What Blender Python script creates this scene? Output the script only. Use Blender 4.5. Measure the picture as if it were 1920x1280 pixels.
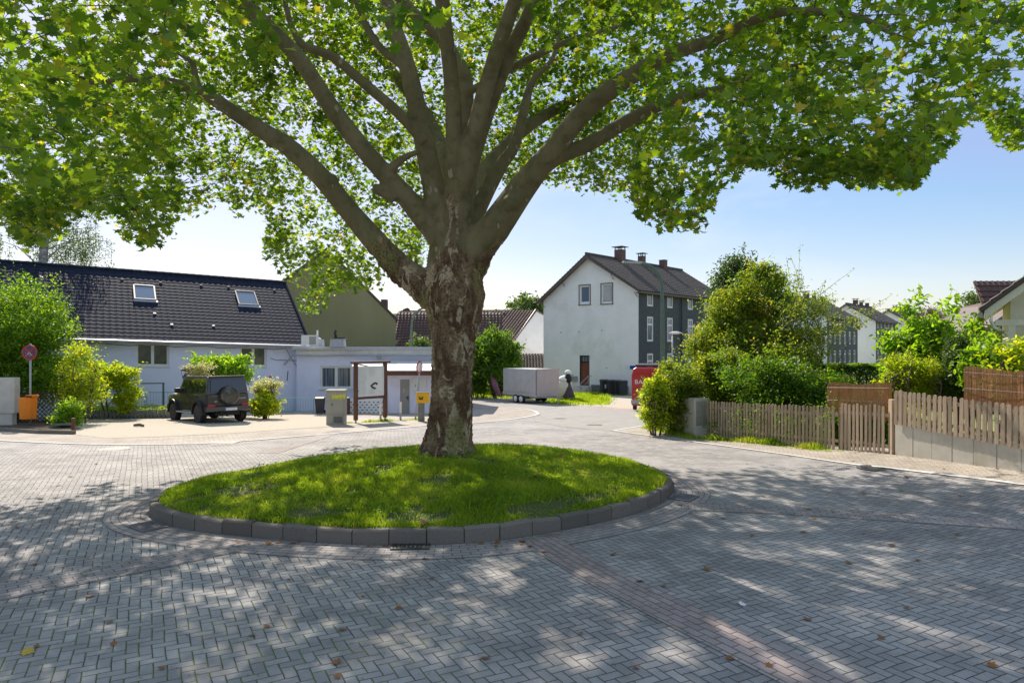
import bpy, bmesh, math, random
import numpy as np
from mathutils import Vector, Matrix, noise as mnoise
random.seed(7); rng = np.random.default_rng(11)
S = bpy.context.scene; COL = S.collection
for o in list(bpy.data.objects): bpy.data.objects.remove(o)
R = math.radians
# ------------------------------------------------------------------ camera, sky, sun, exposure
CZ, FPX, CX, HY = 2.6, 1300.0, 960.0, 650.0
cd = bpy.data.cameras.new('camera'); cam = bpy.data.objects.new('camera', cd); COL.objects.link(cam)
cam.location = (0, 0, CZ); cam.rotation_euler = (R(90), 0, 0)
cd.sensor_width = 36; cd.lens = 36*FPX/1920; cd.shift_y = (HY-640)/1920; cd.clip_end = 3000; cd.clip_start = .1
S.camera = cam
SUN_AZ, SUN_EL = 25.0, 41.0          # degrees left of the view direction, above the horizon
W = bpy.data.worlds.new("World"); S.world = W; W.use_nodes = True
wn = W.node_tree; wn.nodes.clear()
sky = wn.nodes.new('ShaderNodeTexSky'); sky.sky_type = 'NISHITA'; sky.sun_disc = False
sky.sun_elevation = R(SUN_EL); sky.sun_rotation = R(-SUN_AZ); sky.air_density = 1.0; sky.dust_density = 0.8; sky.ozone_density = 1.2
bg = wn.nodes.new('ShaderNodeBackground'); bg.inputs[1].default_value = 0.15
wo = wn.nodes.new('ShaderNodeOutputWorld')
tc = wn.nodes.new('ShaderNodeTexCoord'); mp = wn.nodes.new('ShaderNodeMapping'); mp.inputs['Scale'].default_value = (1.0, 1.0, 3.2)
nz = wn.nodes.new('ShaderNodeTexNoise'); nz.inputs['Scale'].default_value = 2.3; nz.inputs['Detail'].default_value = 7; nz.inputs['Roughness'].default_value = .55
nz.inputs['Distortion'].default_value = .6
rp = wn.nodes.new('ShaderNodeValToRGB'); rp.color_ramp.elements[0].position = .47; rp.color_ramp.elements[1].position = .78
rp.color_ramp.elements[1].color = (.55, .55, .55, 1)
mx = wn.nodes.new('ShaderNodeMix'); mx.data_type = 'RGBA'
wn.links.new(tc.outputs['Generated'], mp.inputs[0]); wn.links.new(mp.outputs[0], nz.inputs[0]); wn.links.new(nz.outputs[0], rp.inputs[0])
wn.links.new(rp.outputs[0], mx.inputs[0]); gm = wn.nodes.new('ShaderNodeGamma'); gm.inputs[1].default_value = .5; hs = wn.nodes.new('ShaderNodeHueSaturation'); hs.inputs['Saturation'].default_value = 2.1
wn.links.new(sky.outputs[0], gm.inputs[0]); wn.links.new(gm.outputs[0], hs.inputs['Color']); tn = wn.nodes.new('ShaderNodeMix'); tn.data_type = 'RGBA'; tn.blend_type = 'MULTIPLY'; tn.inputs[0].default_value = 1; tn.inputs[7].default_value = (1.05, .97, 1.03, 1)
wn.links.new(hs.outputs[0], tn.inputs[6]); fl = wn.nodes.new('ShaderNodeMix'); fl.data_type = 'RGBA'; fl.blend_type = 'LIGHTEN'; fl.inputs[0].default_value = 1; fl.inputs[7].default_value = (1.12, 1.55, 2.25, 1)   # even blue floor added to the sky to lift fill in the shade
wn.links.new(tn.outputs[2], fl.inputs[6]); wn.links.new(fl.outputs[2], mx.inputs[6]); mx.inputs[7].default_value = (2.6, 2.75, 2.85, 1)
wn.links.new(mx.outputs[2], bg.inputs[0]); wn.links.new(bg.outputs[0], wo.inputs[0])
sd = bpy.data.lights.new('sun', 'SUN'); sd.energy = 3.0; sd.angle = R(.53); sd.color = (1, .91, .78)
sun = bpy.data.objects.new('sun', sd); COL.objects.link(sun); sun.location = (-20, 40, 60)
SDIR = Vector((-math.sin(R(SUN_AZ))*math.cos(R(SUN_EL)), math.cos(R(SUN_AZ))*math.cos(R(SUN_EL)), math.sin(R(SUN_EL))))
sun.rotation_euler = SDIR.to_track_quat('Z', 'Y').to_euler()
vs = S.view_settings; vs.view_transform = 'Standard'; vs.look = 'None'; vs.gamma = 1; vs.exposure = 1.28
S.cycles.max_bounces = 8; S.cycles.transparent_max_bounces = 8; S.cycles.transmission_bounces = 6
S.cycles.sample_clamp_indirect = 6
# ------------------------------------------------------------------ terrain and pixel helpers
KN = [(-60, 0), (13, 0), (15, -.02), (17, -.07), (19, -.145), (40, -1.03), (44, -1.15), (50, -1.25), (70, -1.42), (140, -1.6), (1500, -1.6)]
def g(y, x=0.0):                                      # the street drops away ahead and climbs a little to the right
    r_ = max(0.0, x-7.6)*.095*min(1.0, max(0.0, (24-y)/7)) if y > -5 else 0
    return float(np.interp(y, [k[0] for k in KN], [k[1] for k in KN]))+min(r_, .6)
def P(px, py, D): return Vector(((px-CX)/FPX*D, D, CZ+(HY-py)/FPX*D))
def G(px, py):
    t = (py-HY)/FPX; lo, hi = .5, 900
    for _ in range(50):
        m = (lo+hi)/2
        if CZ-t*m > g(m, (px-CX)/FPX*m): lo = m
        else: hi = m
    return Vector(((px-CX)/FPX*lo, lo, g(lo, (px-CX)/FPX*lo)))
def Z(py, D): return CZ+(HY-py)/FPX*D
# ------------------------------------------------------------------ object helpers
def tag(o, label=None, cat=None, group=None, kind=None):
    if label: o['label'] = label
    if cat: o['category'] = cat
    if group: o['group'] = group
    if kind: o['kind'] = kind
    return o
def thing(name, label, cat, loc=(0, 0, 0), rz=0, group=None):
    o = bpy.data.objects.new(name, None); COL.objects.link(o); o.location = loc; o.rotation_euler = (0, 0, rz); o.empty_display_size = .2
    return tag(o, label, cat, group)
def dup(o, loc=None, rz=None, parent=None, label=None, scale=None):
    c = o.copy(); COL.objects.link(c)
    if parent: c.parent = parent
    if loc is not None: c.location = loc
    if rz is not None: c.rotation_euler = (c.rotation_euler[0], c.rotation_euler[1], rz)
    if label: c['label'] = label
    if scale: c.scale = (scale,)*3
    for ch in list(o.children): dup(ch, parent=c)
    return c
class MB:
    def __init__(s): s.v = []; s.f = []; s.m = []; s.uv = {}
    def quad(s, a, b, c, d, m=0):
        n = len(s.v); s.v += [tuple(a), tuple(b), tuple(c), tuple(d)]; s.f.append((n, n+1, n+2, n+3)); s.m.append(m)
    def poly(s, pts, m=0):
        n = len(s.v); s.v += [tuple(p) for p in pts]; s.f.append(tuple(range(n, n+len(pts)))); s.m.append(m)
    def box(s, x0, x1, y0, y1, z0, z1, m=0, M=None, tf=None):
        n = len(s.v)
        pts = [Vector(p) for p in ((x0,y0,z0),(x1,y0,z0),(x1,y1,z0),(x0,y1,z0),(x0,y0,z1),(x1,y0,z1),(x1,y1,z1),(x0,y1,z1))]
        if M is not None: pts = [M @ p for p in pts]
        s.v += [tuple(p) for p in pts]
        for f in ((0,3,2,1),(4,5,6,7),(0,1,5,4),(1,2,6,5),(2,3,7,6),(3,0,4,7)): s.f.append(tuple(n+i for i in f)); s.m.append(m)
        return s
    def prism(s, pts, axis, a, b, m=0, M=None):      # 2D polygon swept along an axis between a and b
        def mk(p, t):
            q = {'x': (t, p[0], p[1]), 'y': (p[0], t, p[1]), 'z': (p[0], p[1], t)}[axis]
            q = Vector(q); return tuple(M @ q) if M is not None else tuple(q)
        n = len(s.v); k = len(pts)
        s.v += [mk(p, a) for p in pts]+[mk(p, b) for p in pts]
        s.f.append(tuple(n+i for i in range(k))); s.m.append(m)
        s.f.append(tuple(n+k+i for i in reversed(range(k)))); s.m.append(m)
        for i in range(k):
            j = (i+1) % k; s.f.append((n+i, n+k+i, n+k+j, n+j)); s.m.append(m)
        return s
    def tube(s, pts, r, n=8, m=0, caps=True):
        pts = [Vector(p) for p in pts]; rr = r if isinstance(r, (list, tuple)) else [r]*len(pts)
        base = len(s.v); up = Vector((0, 0, 1)); prev = None
        for i, p in enumerate(pts):
            d = (pts[min(i+1, len(pts)-1)]-pts[max(i-1, 0)])
            d = d.normalized() if d.length > 1e-9 else Vector((0, 0, 1))
            if prev is None: a = d.orthogonal().normalized() if abs(d.z) > .9 else d.cross(up).normalized()
            else:
                a = prev-d*prev.dot(d); a = a.normalized() if a.length > 1e-6 else d.orthogonal().normalized()
            prev = a; b = d.cross(a)
            for k in range(n):
                t = 2*math.pi*k/n; s.v.append(tuple(p+(a*math.cos(t)+b*math.sin(t))*rr[i]))
        for i in range(len(pts)-1):
            for k in range(n):
                k2 = (k+1) % n; s.f.append((base+i*n+k, base+i*n+k2, base+(i+1)*n+k2, base+(i+1)*n+k)); s.m.append(m)
        if caps:
            s.f.append(tuple(base+k for k in reversed(range(n)))); s.m.append(m)
            s.f.append(tuple(base+(len(pts)-1)*n+k for k in range(n))); s.m.append(m)
        return s
    def lathe(s, prof, n=20, m=0, M=None):           # profile of (radius, height) about z, ends closed
        base = len(s.v)
        for r_, z in prof:
            for k in range(n):
                t = 2*math.pi*k/n; q = Vector((r_*math.cos(t), r_*math.sin(t), z)); s.v.append(tuple(M @ q) if M is not None else tuple(q))
        for i in range(len(prof)-1):
            for k in range(n):
                k2 = (k+1) % n; s.f.append((base+i*n+k, base+i*n+k2, base+(i+1)*n+k2, base+(i+1)*n+k)); s.m.append(m)
        s.f.append(tuple(base+k for k in reversed(range(n)))); s.m.append(m)
        s.f.append(tuple(base+(len(prof)-1)*n+k for k in range(n))); s.m.append(m)
        return s
    def shear(s, k):
        s.v = [(x, y, z+k*x) for x, y, z in s.v]; return s
    def build(s, name, mats, parent=None, smooth=False, bevel=0, label=None):
        me = bpy.data.meshes.new(name); me.from_pydata(s.v, [], s.f)
        for m in (mats if isinstance(mats, (list, tuple)) else [mats]): me.materials.append(m)
        me.polygons.foreach_set('material_index', s.m)
        if smooth: me.polygons.foreach_set('use_smooth', [True]*len(s.f))
        me.update(); o = bpy.data.objects.new(name, me); COL.objects.link(o)
        if parent: o.parent = parent
        if bevel:
            b = o.modifiers.new('bevel', 'BEVEL'); b.width = bevel; b.segments = 2; b.limit_method = 'ANGLE'; b.angle_limit = R(35)
        if label: o['label'] = label
        return o
def RX(a): return Matrix.Rotation(a, 4, 'X')
def RY(a): return Matrix.Rotation(a, 4, 'Y')
def RZ(a): return Matrix.Rotation(a, 4, 'Z')
def T(x, y, z): return Matrix.Translation((x, y, z))
def text(body, size, name, m, parent, M, extrude=.004, xs=1):
    cu = bpy.data.curves.new(name, 'FONT'); cu.body = body; cu.size = size; cu.extrude = extrude; cu.resolution_u = 3
    t = bpy.data.objects.new(name, cu); COL.objects.link(t)
    dg = bpy.context.evaluated_depsgraph_get(); me = bpy.data.meshes.new_from_object(t.evaluated_get(dg))
    bpy.data.objects.remove(t); bpy.data.curves.remove(cu)
    me.transform(M @ Matrix.Diagonal((xs, 1, 1, 1))); me.materials.clear(); me.materials.append(m)
    o = bpy.data.objects.new(name, me); COL.objects.link(o); o.parent = parent; return o
# ------------------------------------------------------------------ materials
class X:                                              # tiny maths-node wrapper
    def __init__(s, nt, k): s.nt, s.k = nt, k
    def op(s, o, b=None, c=None):
        n = s.nt.nodes.new('ShaderNodeMath'); n.operation = o
        for i, q in enumerate((s, b, c)):
            if q is None: continue
            if isinstance(q, X): s.nt.links.new(q.k, n.inputs[i])
            else: n.inputs[i].default_value = q
        return X(s.nt, n.outputs[0])
    def __add__(s, b): return s.op('ADD', b)
    def __sub__(s, b): return s.op('SUBTRACT', b)
    def __mul__(s, b): return s.op('MULTIPLY', b)
    def floor(s): return s.op('FLOOR')
    def mod(s, b): return s.op('FLOORED_MODULO', b)
    def lt(s, b): return s.op('LESS_THAN', b)
    def gt(s, b): return s.op('GREATER_THAN', b)
    def min(s, b): return s.op('MINIMUM', b)
    def max(s, b): return s.op('MAXIMUM', b)
    def smooth(s, a, b):
        n = s.nt.nodes.new('ShaderNodeMapRange'); n.interpolation_type = 'SMOOTHSTEP'; s.nt.links.new(s.k, n.inputs[0])
        n.inputs[1].default_value = a; n.inputs[2].default_value = b; return X(s.nt, n.outputs[0])
def newmat(name):
    m = bpy.data.materials.new(name); m.use_nodes = True; nt = m.node_tree
    return m, nt, nt.nodes['Principled BSDF']
def noise(nt, co, scale, detail=3, rough=.55, dist=0):
    n = nt.nodes.new('ShaderNodeTexNoise'); n.inputs['Scale'].default_value = scale; n.inputs['Detail'].default_value = detail
    n.inputs['Roughness'].default_value = rough; n.inputs['Distortion'].default_value = dist
    if co is not None: nt.links.new(co, n.inputs['Vector'])
    return X(nt, n.outputs[0])
def mixc(nt, f, a, b, mode='MIX'):
    n = nt.nodes.new('ShaderNodeMix'); n.data_type = 'RGBA'; n.blend_type = mode
    if isinstance(f, X): nt.links.new(f.k, n.inputs[0])
    else: n.inputs[0].default_value = f
    for i, q in ((6, a), (7, b)):
        if isinstance(q, tuple): n.inputs[i].default_value = q+(1,) if len(q) == 3 else q
        else: nt.links.new(q, n.inputs[i])
    return n.outputs[2]
def bump(nt, b, h, strength=.4, dist=.01):
    n = nt.nodes.new('ShaderNodeBump'); n.inputs['Strength'].default_value = strength; n.inputs['Distance'].default_value = dist
    nt.links.new(h.k if isinstance(h, X) else h, n.inputs['Height']); nt.links.new(n.outputs[0], b.inputs['Normal'])
def ocoord(nt, scale=(1, 1, 1), rot=(0, 0, 0), src='Object'):
    t = nt.nodes.new('ShaderNodeTexCoord'); m = nt.nodes.new('ShaderNodeMapping'); m.inputs['Scale'].default_value = scale; m.inputs['Rotation'].default_value = rot
    nt.links.new(t.outputs[src], m.inputs[0]); return m.outputs[0]
def pbr(name, c1, c2=None, sc=3, rough=.7, bs=0, bsc=40, metal=0, spec=.4, stretch=(1, 1, 1), dirt=None, coat=0, vary=None):
    m, nt, b = newmat(name); b.inputs['Roughness'].default_value = rough; b.inputs['Metallic'].default_value = metal; b.inputs['Specular IOR Level'].default_value = spec
    b.inputs['Coat Weight'].default_value = coat
    co = ocoord(nt, stretch)
    c2 = c2 or tuple(x*.82 for x in c1)
    col = mixc(nt, noise(nt, co, sc, 6, .6).smooth(.3, .7), c1, c2)
    if dirt: col = mixc(nt, noise(nt, co, sc*.31, 8, .7, .5).smooth(.5, .75)*dirt[1], col, dirt[0])
    if vary:
        s_ = nt.nodes.new('ShaderNodeObjectInfo' if vary == 'object' else 'ShaderNodeNewGeometry'); r_ = X(nt, s_.outputs['Random' if vary == 'object' else 'Random Per Island'])
        col = mixc(nt, r_.smooth(0, 1)*.75, col, tuple(x*.45 for x in c1)); col = mixc(nt, (r_*7.3).mod(1.0)*.35, col, tuple(min(1, x*1.3) for x in c1))
    nt.links.new(col, b.inputs['Base Color'])
    if bs: bump(nt, b, noise(nt, co, bsc, 4), bs, .01)
    return m
def paver(name, c1, c2, joint, rot=0, pattern='herring', src='Object', moss=0, jw=.045, speck=.5, bw=.1):
    m, nt, b = newmat(name); b.inputs['Roughness'].default_value = .82; b.inputs['Specular IOR Level'].default_value = .3
    co0 = ocoord(nt, src=src); co = ocoord(nt, (1/bw, 1/bw, 1/bw), (0, 0, rot), src=src)
    # slight waviness so courses do not look ruled
    nv = nt.nodes.new('ShaderNodeTexNoise'); nv.inputs['Scale'].default_value = .12; nt.links.new(co, nv.inputs['Vector'])
    va = nt.nodes.new('ShaderNodeVectorMath'); va.operation = 'MULTIPLY_ADD'; nt.links.new(nv.outputs['Color'], va.inputs[0])
    va.inputs[1].default_value = (.55, .55, 0); nt.links.new(co, va.inputs[2])
    sp = nt.nodes.new('ShaderNodeSeparateXYZ'); nt.links.new(va.outputs[0], sp.inputs[0])
    x, y = X(nt, sp.outputs[0]), X(nt, sp.outputs[1])
    if pattern == 'herring':
        i, j = x.floor(), y.floor(); fx, fy = x-i, y-j; k = (i-j).mod(4.0)
        k0, k1, k2, k3 = k.lt(.5), k.gt(.5)*k.lt(1.5), k.gt(1.5)*k.lt(2.5), k.gt(2.5)
        L, Rr, B, Tt = fx+k1, (fx*-1+1)+k0, fy+k2, (fy*-1+1)+k3
        e = L.min(Rr).min(B.min(Tt)); idx, idy = i-k1, j-k2
    else:
        j = y.floor(); xx = x*.5+j.mod(2.0)*.5; i = xx.floor(); fx = (xx-i)*2; fy = y-j
        e = fx.min(fx*-1+2).min(fy.min(fy*-1+1)); idx, idy = i, j
    cb = nt.nodes.new('ShaderNodeCombineXYZ'); nt.links.new(idx.k, cb.inputs[0]); nt.links.new(idy.k, cb.inputs[1])
    wnz = nt.nodes.new('ShaderNodeTexWhiteNoise'); wnz.noise_dimensions = '2D'; nt.links.new(cb.outputs[0], wnz.inputs['Vector'])
    rnd = X(nt, wnz.outputs['Value'])
    col = mixc(nt, rnd, c1, c2); col = mixc(nt, rnd.gt(.9)*.45, col, tuple(x*.55 for x in c1)); col = mixc(nt, rnd.lt(.07)*.5, col, tuple(x*1.3 for x in c2))
    col = mixc(nt, noise(nt, co0, 1.3, 7, .7).smooth(.38, .66)*.6, col, tuple(x*.55 for x in c1))
    col = mixc(nt, noise(nt, co0, .8, 8, .75, 1.5).smooth(.58, .66)*.45, col, (.12, .105, .085))      # worn and soiled patches
    col = mixc(nt, noise(nt, co0, .35, 4, .6).smooth(.42, .66)*.35, col, tuple(x*1.35 for x in c2))
    col = mixc(nt, noise(nt, co0, 230, 2, .5).smooth(.56, .7)*speck, col, tuple(min(1, x*2.3) for x in c1))  # aggregate
    col = mixc(nt, noise(nt, co0, 150, 2, .5).smooth(.56, .7)*speck*.8, col, tuple(x*.45 for x in c1))
    jc = joint
    if moss:
        ms = noise(nt, co0, .28, 3, .6).smooth(.5, .6)
        pos = nt.nodes.new('ShaderNodeSeparateXYZ'); nt.links.new(co0, pos.inputs[0])
        near = X(nt, pos.outputs[1]).smooth(8.4, 6.0)*X(nt, pos.outputs[0]).smooth(.6, -1.2)
        ms = (ms*.25+near*.95).min(1.0)*noise(nt, co0, 5, 3).smooth(.40, .55)
        jc = mixc(nt, ms*moss, joint, (.09, .16, .015))
    edge = e+noise(nt, co0, 60, 3)*.05-.025
    js = edge.smooth(jw*.45, jw*1.5)
    col = mixc(nt, js, jc, col); nt.links.new(col, b.inputs['Base Color'])
    h = edge.smooth(0, jw*3.0)*1.2+noise(nt, co0, 180, 3)*.2+rnd*.5
    bump(nt, b, h, .7, .007)
    return m
def leafmat(name, cols, trans=.5, tboost=2.3, rough=.5):
    m, nt, b = newmat(name); out = nt.nodes['Material Output']
    at = nt.nodes.new('ShaderNodeAttribute'); at.attribute_name = 'v'
    r = nt.nodes.new('ShaderNodeValToRGB'); els = r.color_ramp.elements
    while len(els) < len(cols): els.new(.5)
    for i, (p, c) in enumerate(cols): els[i].position = p; els[i].color = c+(1,)
    nt.links.new(at.outputs['Fac'], r.inputs[0]); nt.links.new(r.outputs[0], b.inputs['Base Color'])
    b.inputs['Roughness'].default_value = rough; b.inputs['Specular IOR Level'].default_value = .35
    tr = nt.nodes.new('ShaderNodeBsdfTranslucent'); nt.links.new(mixc(nt, 1.0, r.outputs[0], (tboost*1.05, tboost*1.05, tboost*.3), 'MULTIPLY'), tr.inputs[0])
    ms = nt.nodes.new('ShaderNodeMixShader'); ms.inputs[0].default_value = trans
    nt.links.new(b.outputs[0], ms.inputs[1]); nt.links.new(tr.outputs[0], ms.inputs[2]); nt.links.new(ms.outputs[0], out.inputs[0])
    return m
def glass(name, c=(.03, .04, .05), rough=.06):
    m, nt, b = newmat(name); b.inputs['Base Color'].default_value = c+(1,); b.inputs['Roughness'].default_value = rough
    b.inputs['Specular IOR Level'].default_value = .9; b.inputs['Coat Weight'].default_value = .6; b.inputs['Coat Roughness'].default_value = .03
    return m
M = {}
M['paver'] = paver('grey_block_paving', (.27, .252, .25), (.415, .388, .375), (.062, .056, .05), rot=R(62), moss=.9, jw=.052)
M['paver_red'] = paver('red_block_paving', (.315, .25, .24), (.395, .32, .30), (.07, .06, .055), pattern='run', src='UV', moss=.25)
M['paver_rose'] = paver('faded_rose_block_paving', (.30, .26, .255), (.38, .335, .325), (.065, .058, .052), pattern='run', src='UV', moss=.25)
M['paver_tan'] = paver('tan_block_paving', (.36, .31, .265), (.43, .375, .315), (.17, .145, .12), rot=R(20), pattern='run', jw=.05)
M['asphalt'] = pbr('worn_asphalt', (.27, .255, .235), (.33, .31, .285), 2.2, .9, .5, 160, dirt=((.17, .16, .15), .5))
M['gravel'] = pbr('pale_gravel', (.54, .47, .38), (.36, .31, .24), 38, .95, .9, 55, dirt=((.33, .27, .2), .6))
M['soil'] = pbr('dark_soil', (.13, .085, .055), (.07, .05, .035), 14, .95, 1, 40)
M['turfbase'] = pbr('turf_soil', (.07, .11, .02), (.10, .09, .035), 5, .95, .8, 40)
M['landgrass'] = pbr('rough_grass_ground', (.13, .19, .04), (.22, .22, .08), 3, .95, .8, 30)
M['line'] = pbr('worn_white_line', (.72, .71, .68), (.55, .53, .5), 9, .8, .2, 80)
M['kerb'] = pbr('island_kerb_concrete', (.245, .21, .175), (.12, .10, .085), 75, .9, 1, 130, dirt=((.08, .065, .055), .7), vary='island')
M['kerbjoint'] = pbr('kerb_joint', (.04, .035, .03))
M['concrete'] = pbr('pale_concrete', (.62, .58, .51), (.53, .49, .43), 2.5, .85, .3, 90, dirt=((.33, .29, .22), .7))
M['concrete_dark'] = pbr('grey_concrete', (.25, .24, .22), (.17, .165, .15), 4, .9, .5, 80)
M['lilac'] = pbr('lavender_render', (.78, .79, .95), (.74, .75, .92), 1.2, .9, .35, 120, dirt=((.52, .54, .70), .5))
M['lilac2'] = pbr('pale_lavender_render', (.80, .78, .93), (.76, .74, .88), 1.4, .9, .35, 120, dirt=((.55, .54, .66), .5))
M['white'] = pbr('white_paint', (.78, .77, .74), (.72, .71, .68), 4, .45)
M['cream'] = pbr('cream_wood', (.72, .68, .56), (.64, .6, .48), 4, .6)
M['whitewall'] = pbr('off_white_render', (.88, .86, .82), (.82, .8, .76), .9, .92, .5, 60, dirt=((.60, .58, .52), .6))
M['white2'] = pbr('clean_white_render', (.86, .84, .84), (.8, .78, .78), 1.2, .9, .2, 80)
M['olive'] = pbr('olive_render', (.29, .265, .13), (.26, .235, .11), .6, .92, .3, 70, dirt=((.22, .2, .1), .6), stretch=(1, 1, .25))
M['tile_black'] = pbr('glazed_black_tile', (.014, .018, .032), (.028, .033, .052), 5, .75, .1, 60, spec=.06)
M['tile_brown'] = pbr('brown_tile', (.125, .068, .052), (.095, .052, .042), 4, .7, .2, 50)
M['tile_grey'] = pbr('weathered_brown_tile', (.105, .085, .075), (.075, .062, .056), 3, .8, .3, 50, dirt=((.15, .13, .11), .6))
M['moss'] = pbr('mossy_ridge', (.42, .36, .2), (.25, .24, .1), 9, .95, 1, 30)
def slate():
    m, nt, b = newmat('slate_cladding'); co = ocoord(nt)
    br = nt.nodes.new('ShaderNodeTexBrick'); sp = nt.nodes.new('ShaderNodeSeparateXYZ'); cb = nt.nodes.new('ShaderNodeCombineXYZ')
    nt.links.new(co, sp.inputs[0]); nt.links.new((X(nt, sp.outputs[0])+X(nt, sp.outputs[1])).k, cb.inputs[0]); nt.links.new(sp.outputs[2], cb.inputs[1]); nt.links.new(cb.outputs[0], br.inputs[0])
    br.inputs['Scale'].default_value = 2.6; br.inputs['Color1'].default_value = (.02, .024, .035, 1); br.inputs['Color2'].default_value = (.065, .072, .09, 1)
    br.inputs['Mortar'].default_value = (.012, .013, .018, 1); br.inputs['Mortar Size'].default_value = .03
    col = mixc(nt, noise(nt, co, 6, 5, .7).smooth(.4, .7)*.6, br.outputs[0], (.09, .095, .11))
    nt.links.new(col, b.inputs[0]); b.inputs['Roughness'].default_value = .6; return m
M['slate'] = slate()
def brickwall():
    m, nt, b = newmat('dark_red_brick'); co = ocoord(nt)
    br = nt.nodes.new('ShaderNodeTexBrick'); sp = nt.nodes.new('ShaderNodeSeparateXYZ'); cb = nt.nodes.new('ShaderNodeCombineXYZ')
    nt.links.new(co, sp.inputs[0]); nt.links.new((X(nt, sp.outputs[0])+X(nt, sp.outputs[1])).k, cb.inputs[0]); nt.links.new(sp.outputs[2], cb.inputs[1]); nt.links.new(cb.outputs[0], br.inputs[0])
    br.inputs['Scale'].default_value = 4; br.inputs['Color1'].default_value = (.16, .07, .055, 1); br.inputs['Color2'].default_value = (.10, .05, .045, 1)
    br.inputs['Mortar'].default_value = (.2, .17, .15, 1); nt.links.new(br.outputs[0], b.inputs[0]); b.inputs['Roughness'].default_value = .85; return m
M['brick'] = brickwall()
M['gutter'] = pbr('brown_gutter', (.16, .12, .1), (.12, .09, .08), 6, .5)
M['zinc'] = pbr('zinc_pipe', (.42, .45, .5), (.34, .36, .4), 6, .45, metal=.3)
M['darkmetal'] = pbr('dark_metal', (.04, .042, .05), rough=.45)
M['roofmetal'] = pbr('bright_roof_felt', (.68, .66, .62), (.55, .53, .5), 2, .6, .2, 40)
M['woodbrown'] = pbr('brown_stained_wood', (.13, .055, .03), (.09, .04, .024), 5, .65, .3, 50, stretch=(1, 1, .2))
M['wood'] = pbr('weathered_picket_wood', (.52, .39, .28), (.40, .30, .215), 7, .85, .5, 60, stretch=(1, 1, .15), dirt=((.16, .13, .09), .6), vary='object')
M['woodgreen'] = pbr('old_trellis_wood', (.09, .065, .045), (.06, .045, .03), 9, .85, .4, 50)
M['reed'] = pbr('reed_mat', (.50, .23, .10), (.28, .12, .055), 60, .85, 1, 90, stretch=(1, 1, .04), dirt=((.6, .38, .2), .45))
M['glass'] = pbr('tree_reflection_glass', (.012, .022, .012), (.05, .085, .03), 2.2, .12, spec=.5); M['skyglass'] = glass('sky_glass', (.10, .16, .22), .03)  # window panes: mottled dark green painted in as reflected trees
def curtains():
    m, nt, b = newmat('net_curtain_glass'); co = ocoord(nt, (1, 1, .02))
    col = mixc(nt, noise(nt, co, 14, 3, .6).smooth(.35, .65), (.22, .25, .3), (.04, .055, .075))
    nt.links.new(col, b.inputs[0]); b.inputs['Roughness'].default_value = .15; b.inputs['Coat Weight'].default_value = .8; return m
M['curtain'] = curtains()
M['railblue'] = pbr('light_blue_rail_paint', (.22, .45, .55), (.26, .48, .56), 5, .4)
M['doorgrey'] = pbr('grey_beige_door', (.36, .335, .31), (.32, .3, .27), 3, .6)
M['doorred'] = pbr('red_brown_door', (.22, .07, .035), (.16, .05, .03), 4, .55)
M['cabinet'] = pbr('warm_grey_cabinet', (.66, .61, .55), (.62, .57, .52), 2.5, .65, .1, 60, dirt=((.3, .27, .23), .5))
M['cabinetb'] = pbr('beige_cabinet', (.36, .34, .30), (.31, .29, .25), 2.5, .65, .1, 60, dirt=((.22, .2, .17), .6))
M['yellow'] = pbr('postal_yellow', (.85, .45, .01), (.8, .42, .01), 3, .4)
M['sprayyellow'] = pbr('yellow_spray_paint', (.62, .62, .02), (.55, .55, .08), 20, .6)
M['orange'] = pbr('orange_plastic', (.95, .26, .01), (.88, .22, .01), 5, .45, dirt=((.5, .16, .03), .5))
M['black'] = pbr('matt_black', (.015, .015, .016), rough=.6)
M['bin'] = pbr('dark_bin_plastic', (.035, .036, .042), (.05, .05, .055), 5, .5)
M['carpaint'] = pbr('dark_bronze_car_paint', (.052, .047, .044), (.048, .044, .041), 1, .3, metal=.35, spec=.6, coat=.9)
M['carblack'] = pbr('car_black_plastic', (.02, .02, .022), rough=.5)
M['carglass'] = glass('car_glass', (.012, .016, .018), .03)
M['tyre'] = pbr('tyre_rubber', (.022, .021, .02), (.05, .045, .04), 12, .85)
M['alloy'] = pbr('alloy_rim', (.3, .3, .31), (.2, .2, .21), 8, .3, metal=.8)
M['redlight'] = pbr('red_lamp_plastic', (.45, .02, .02), rough=.25, coat=.5)
M['redpaint'] = pbr('red_van_paint', (.45, .02, .022), (.42, .018, .02), 2, .35, coat=.5)
M['tarp'] = pbr('grey_tarpaulin', (.50, .48, .45), (.44, .42, .4), 2, .55, .5, 5)
M['tarp2'] = pbr('pinkish_tarpaulin', (.50, .45, .43), (.45, .41, .39), 2, .55, .4, 5)
M['lampgreen'] = pbr('green_lamp_post', (.10, .15, .11), (.08, .12, .09), 5, .55)
M['galv'] = pbr('galvanised_steel', (.42, .42, .42), (.33, .33, .33), 9, .5, metal=.3)
M['blue'] = pbr('sign_blue', (.02, .07, .35), rough=.45)
M['signred'] = pbr('sign_red', (.5, .03, .025), (.4, .03, .02), 6, .5)
M['pink'] = pbr('faded_pink_cloth', (.36, .16, .22), (.28, .12, .17), 6, .8)
M['sack'] = pbr('cream_sack', (.7, .66, .56), (.6, .56, .46), 5, .8, .5, 12)
M['cloth'] = pbr('dark_plum_cloth', (.10, .07, .09), (.07, .05, .06), 5, .9, .4, 15)
M['paper'] = pbr('board_paper', (.75, .76, .76), (.7, .71, .72), 3, .5, coat=.3)
M['ink'] = pbr('grey_print', (.48, .50, .52), rough=.6)
M['grate'] = pbr('cast_iron', (.06, .055, .05), (.09, .08, .07), 30, .55, .5, 90, metal=.4)
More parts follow.
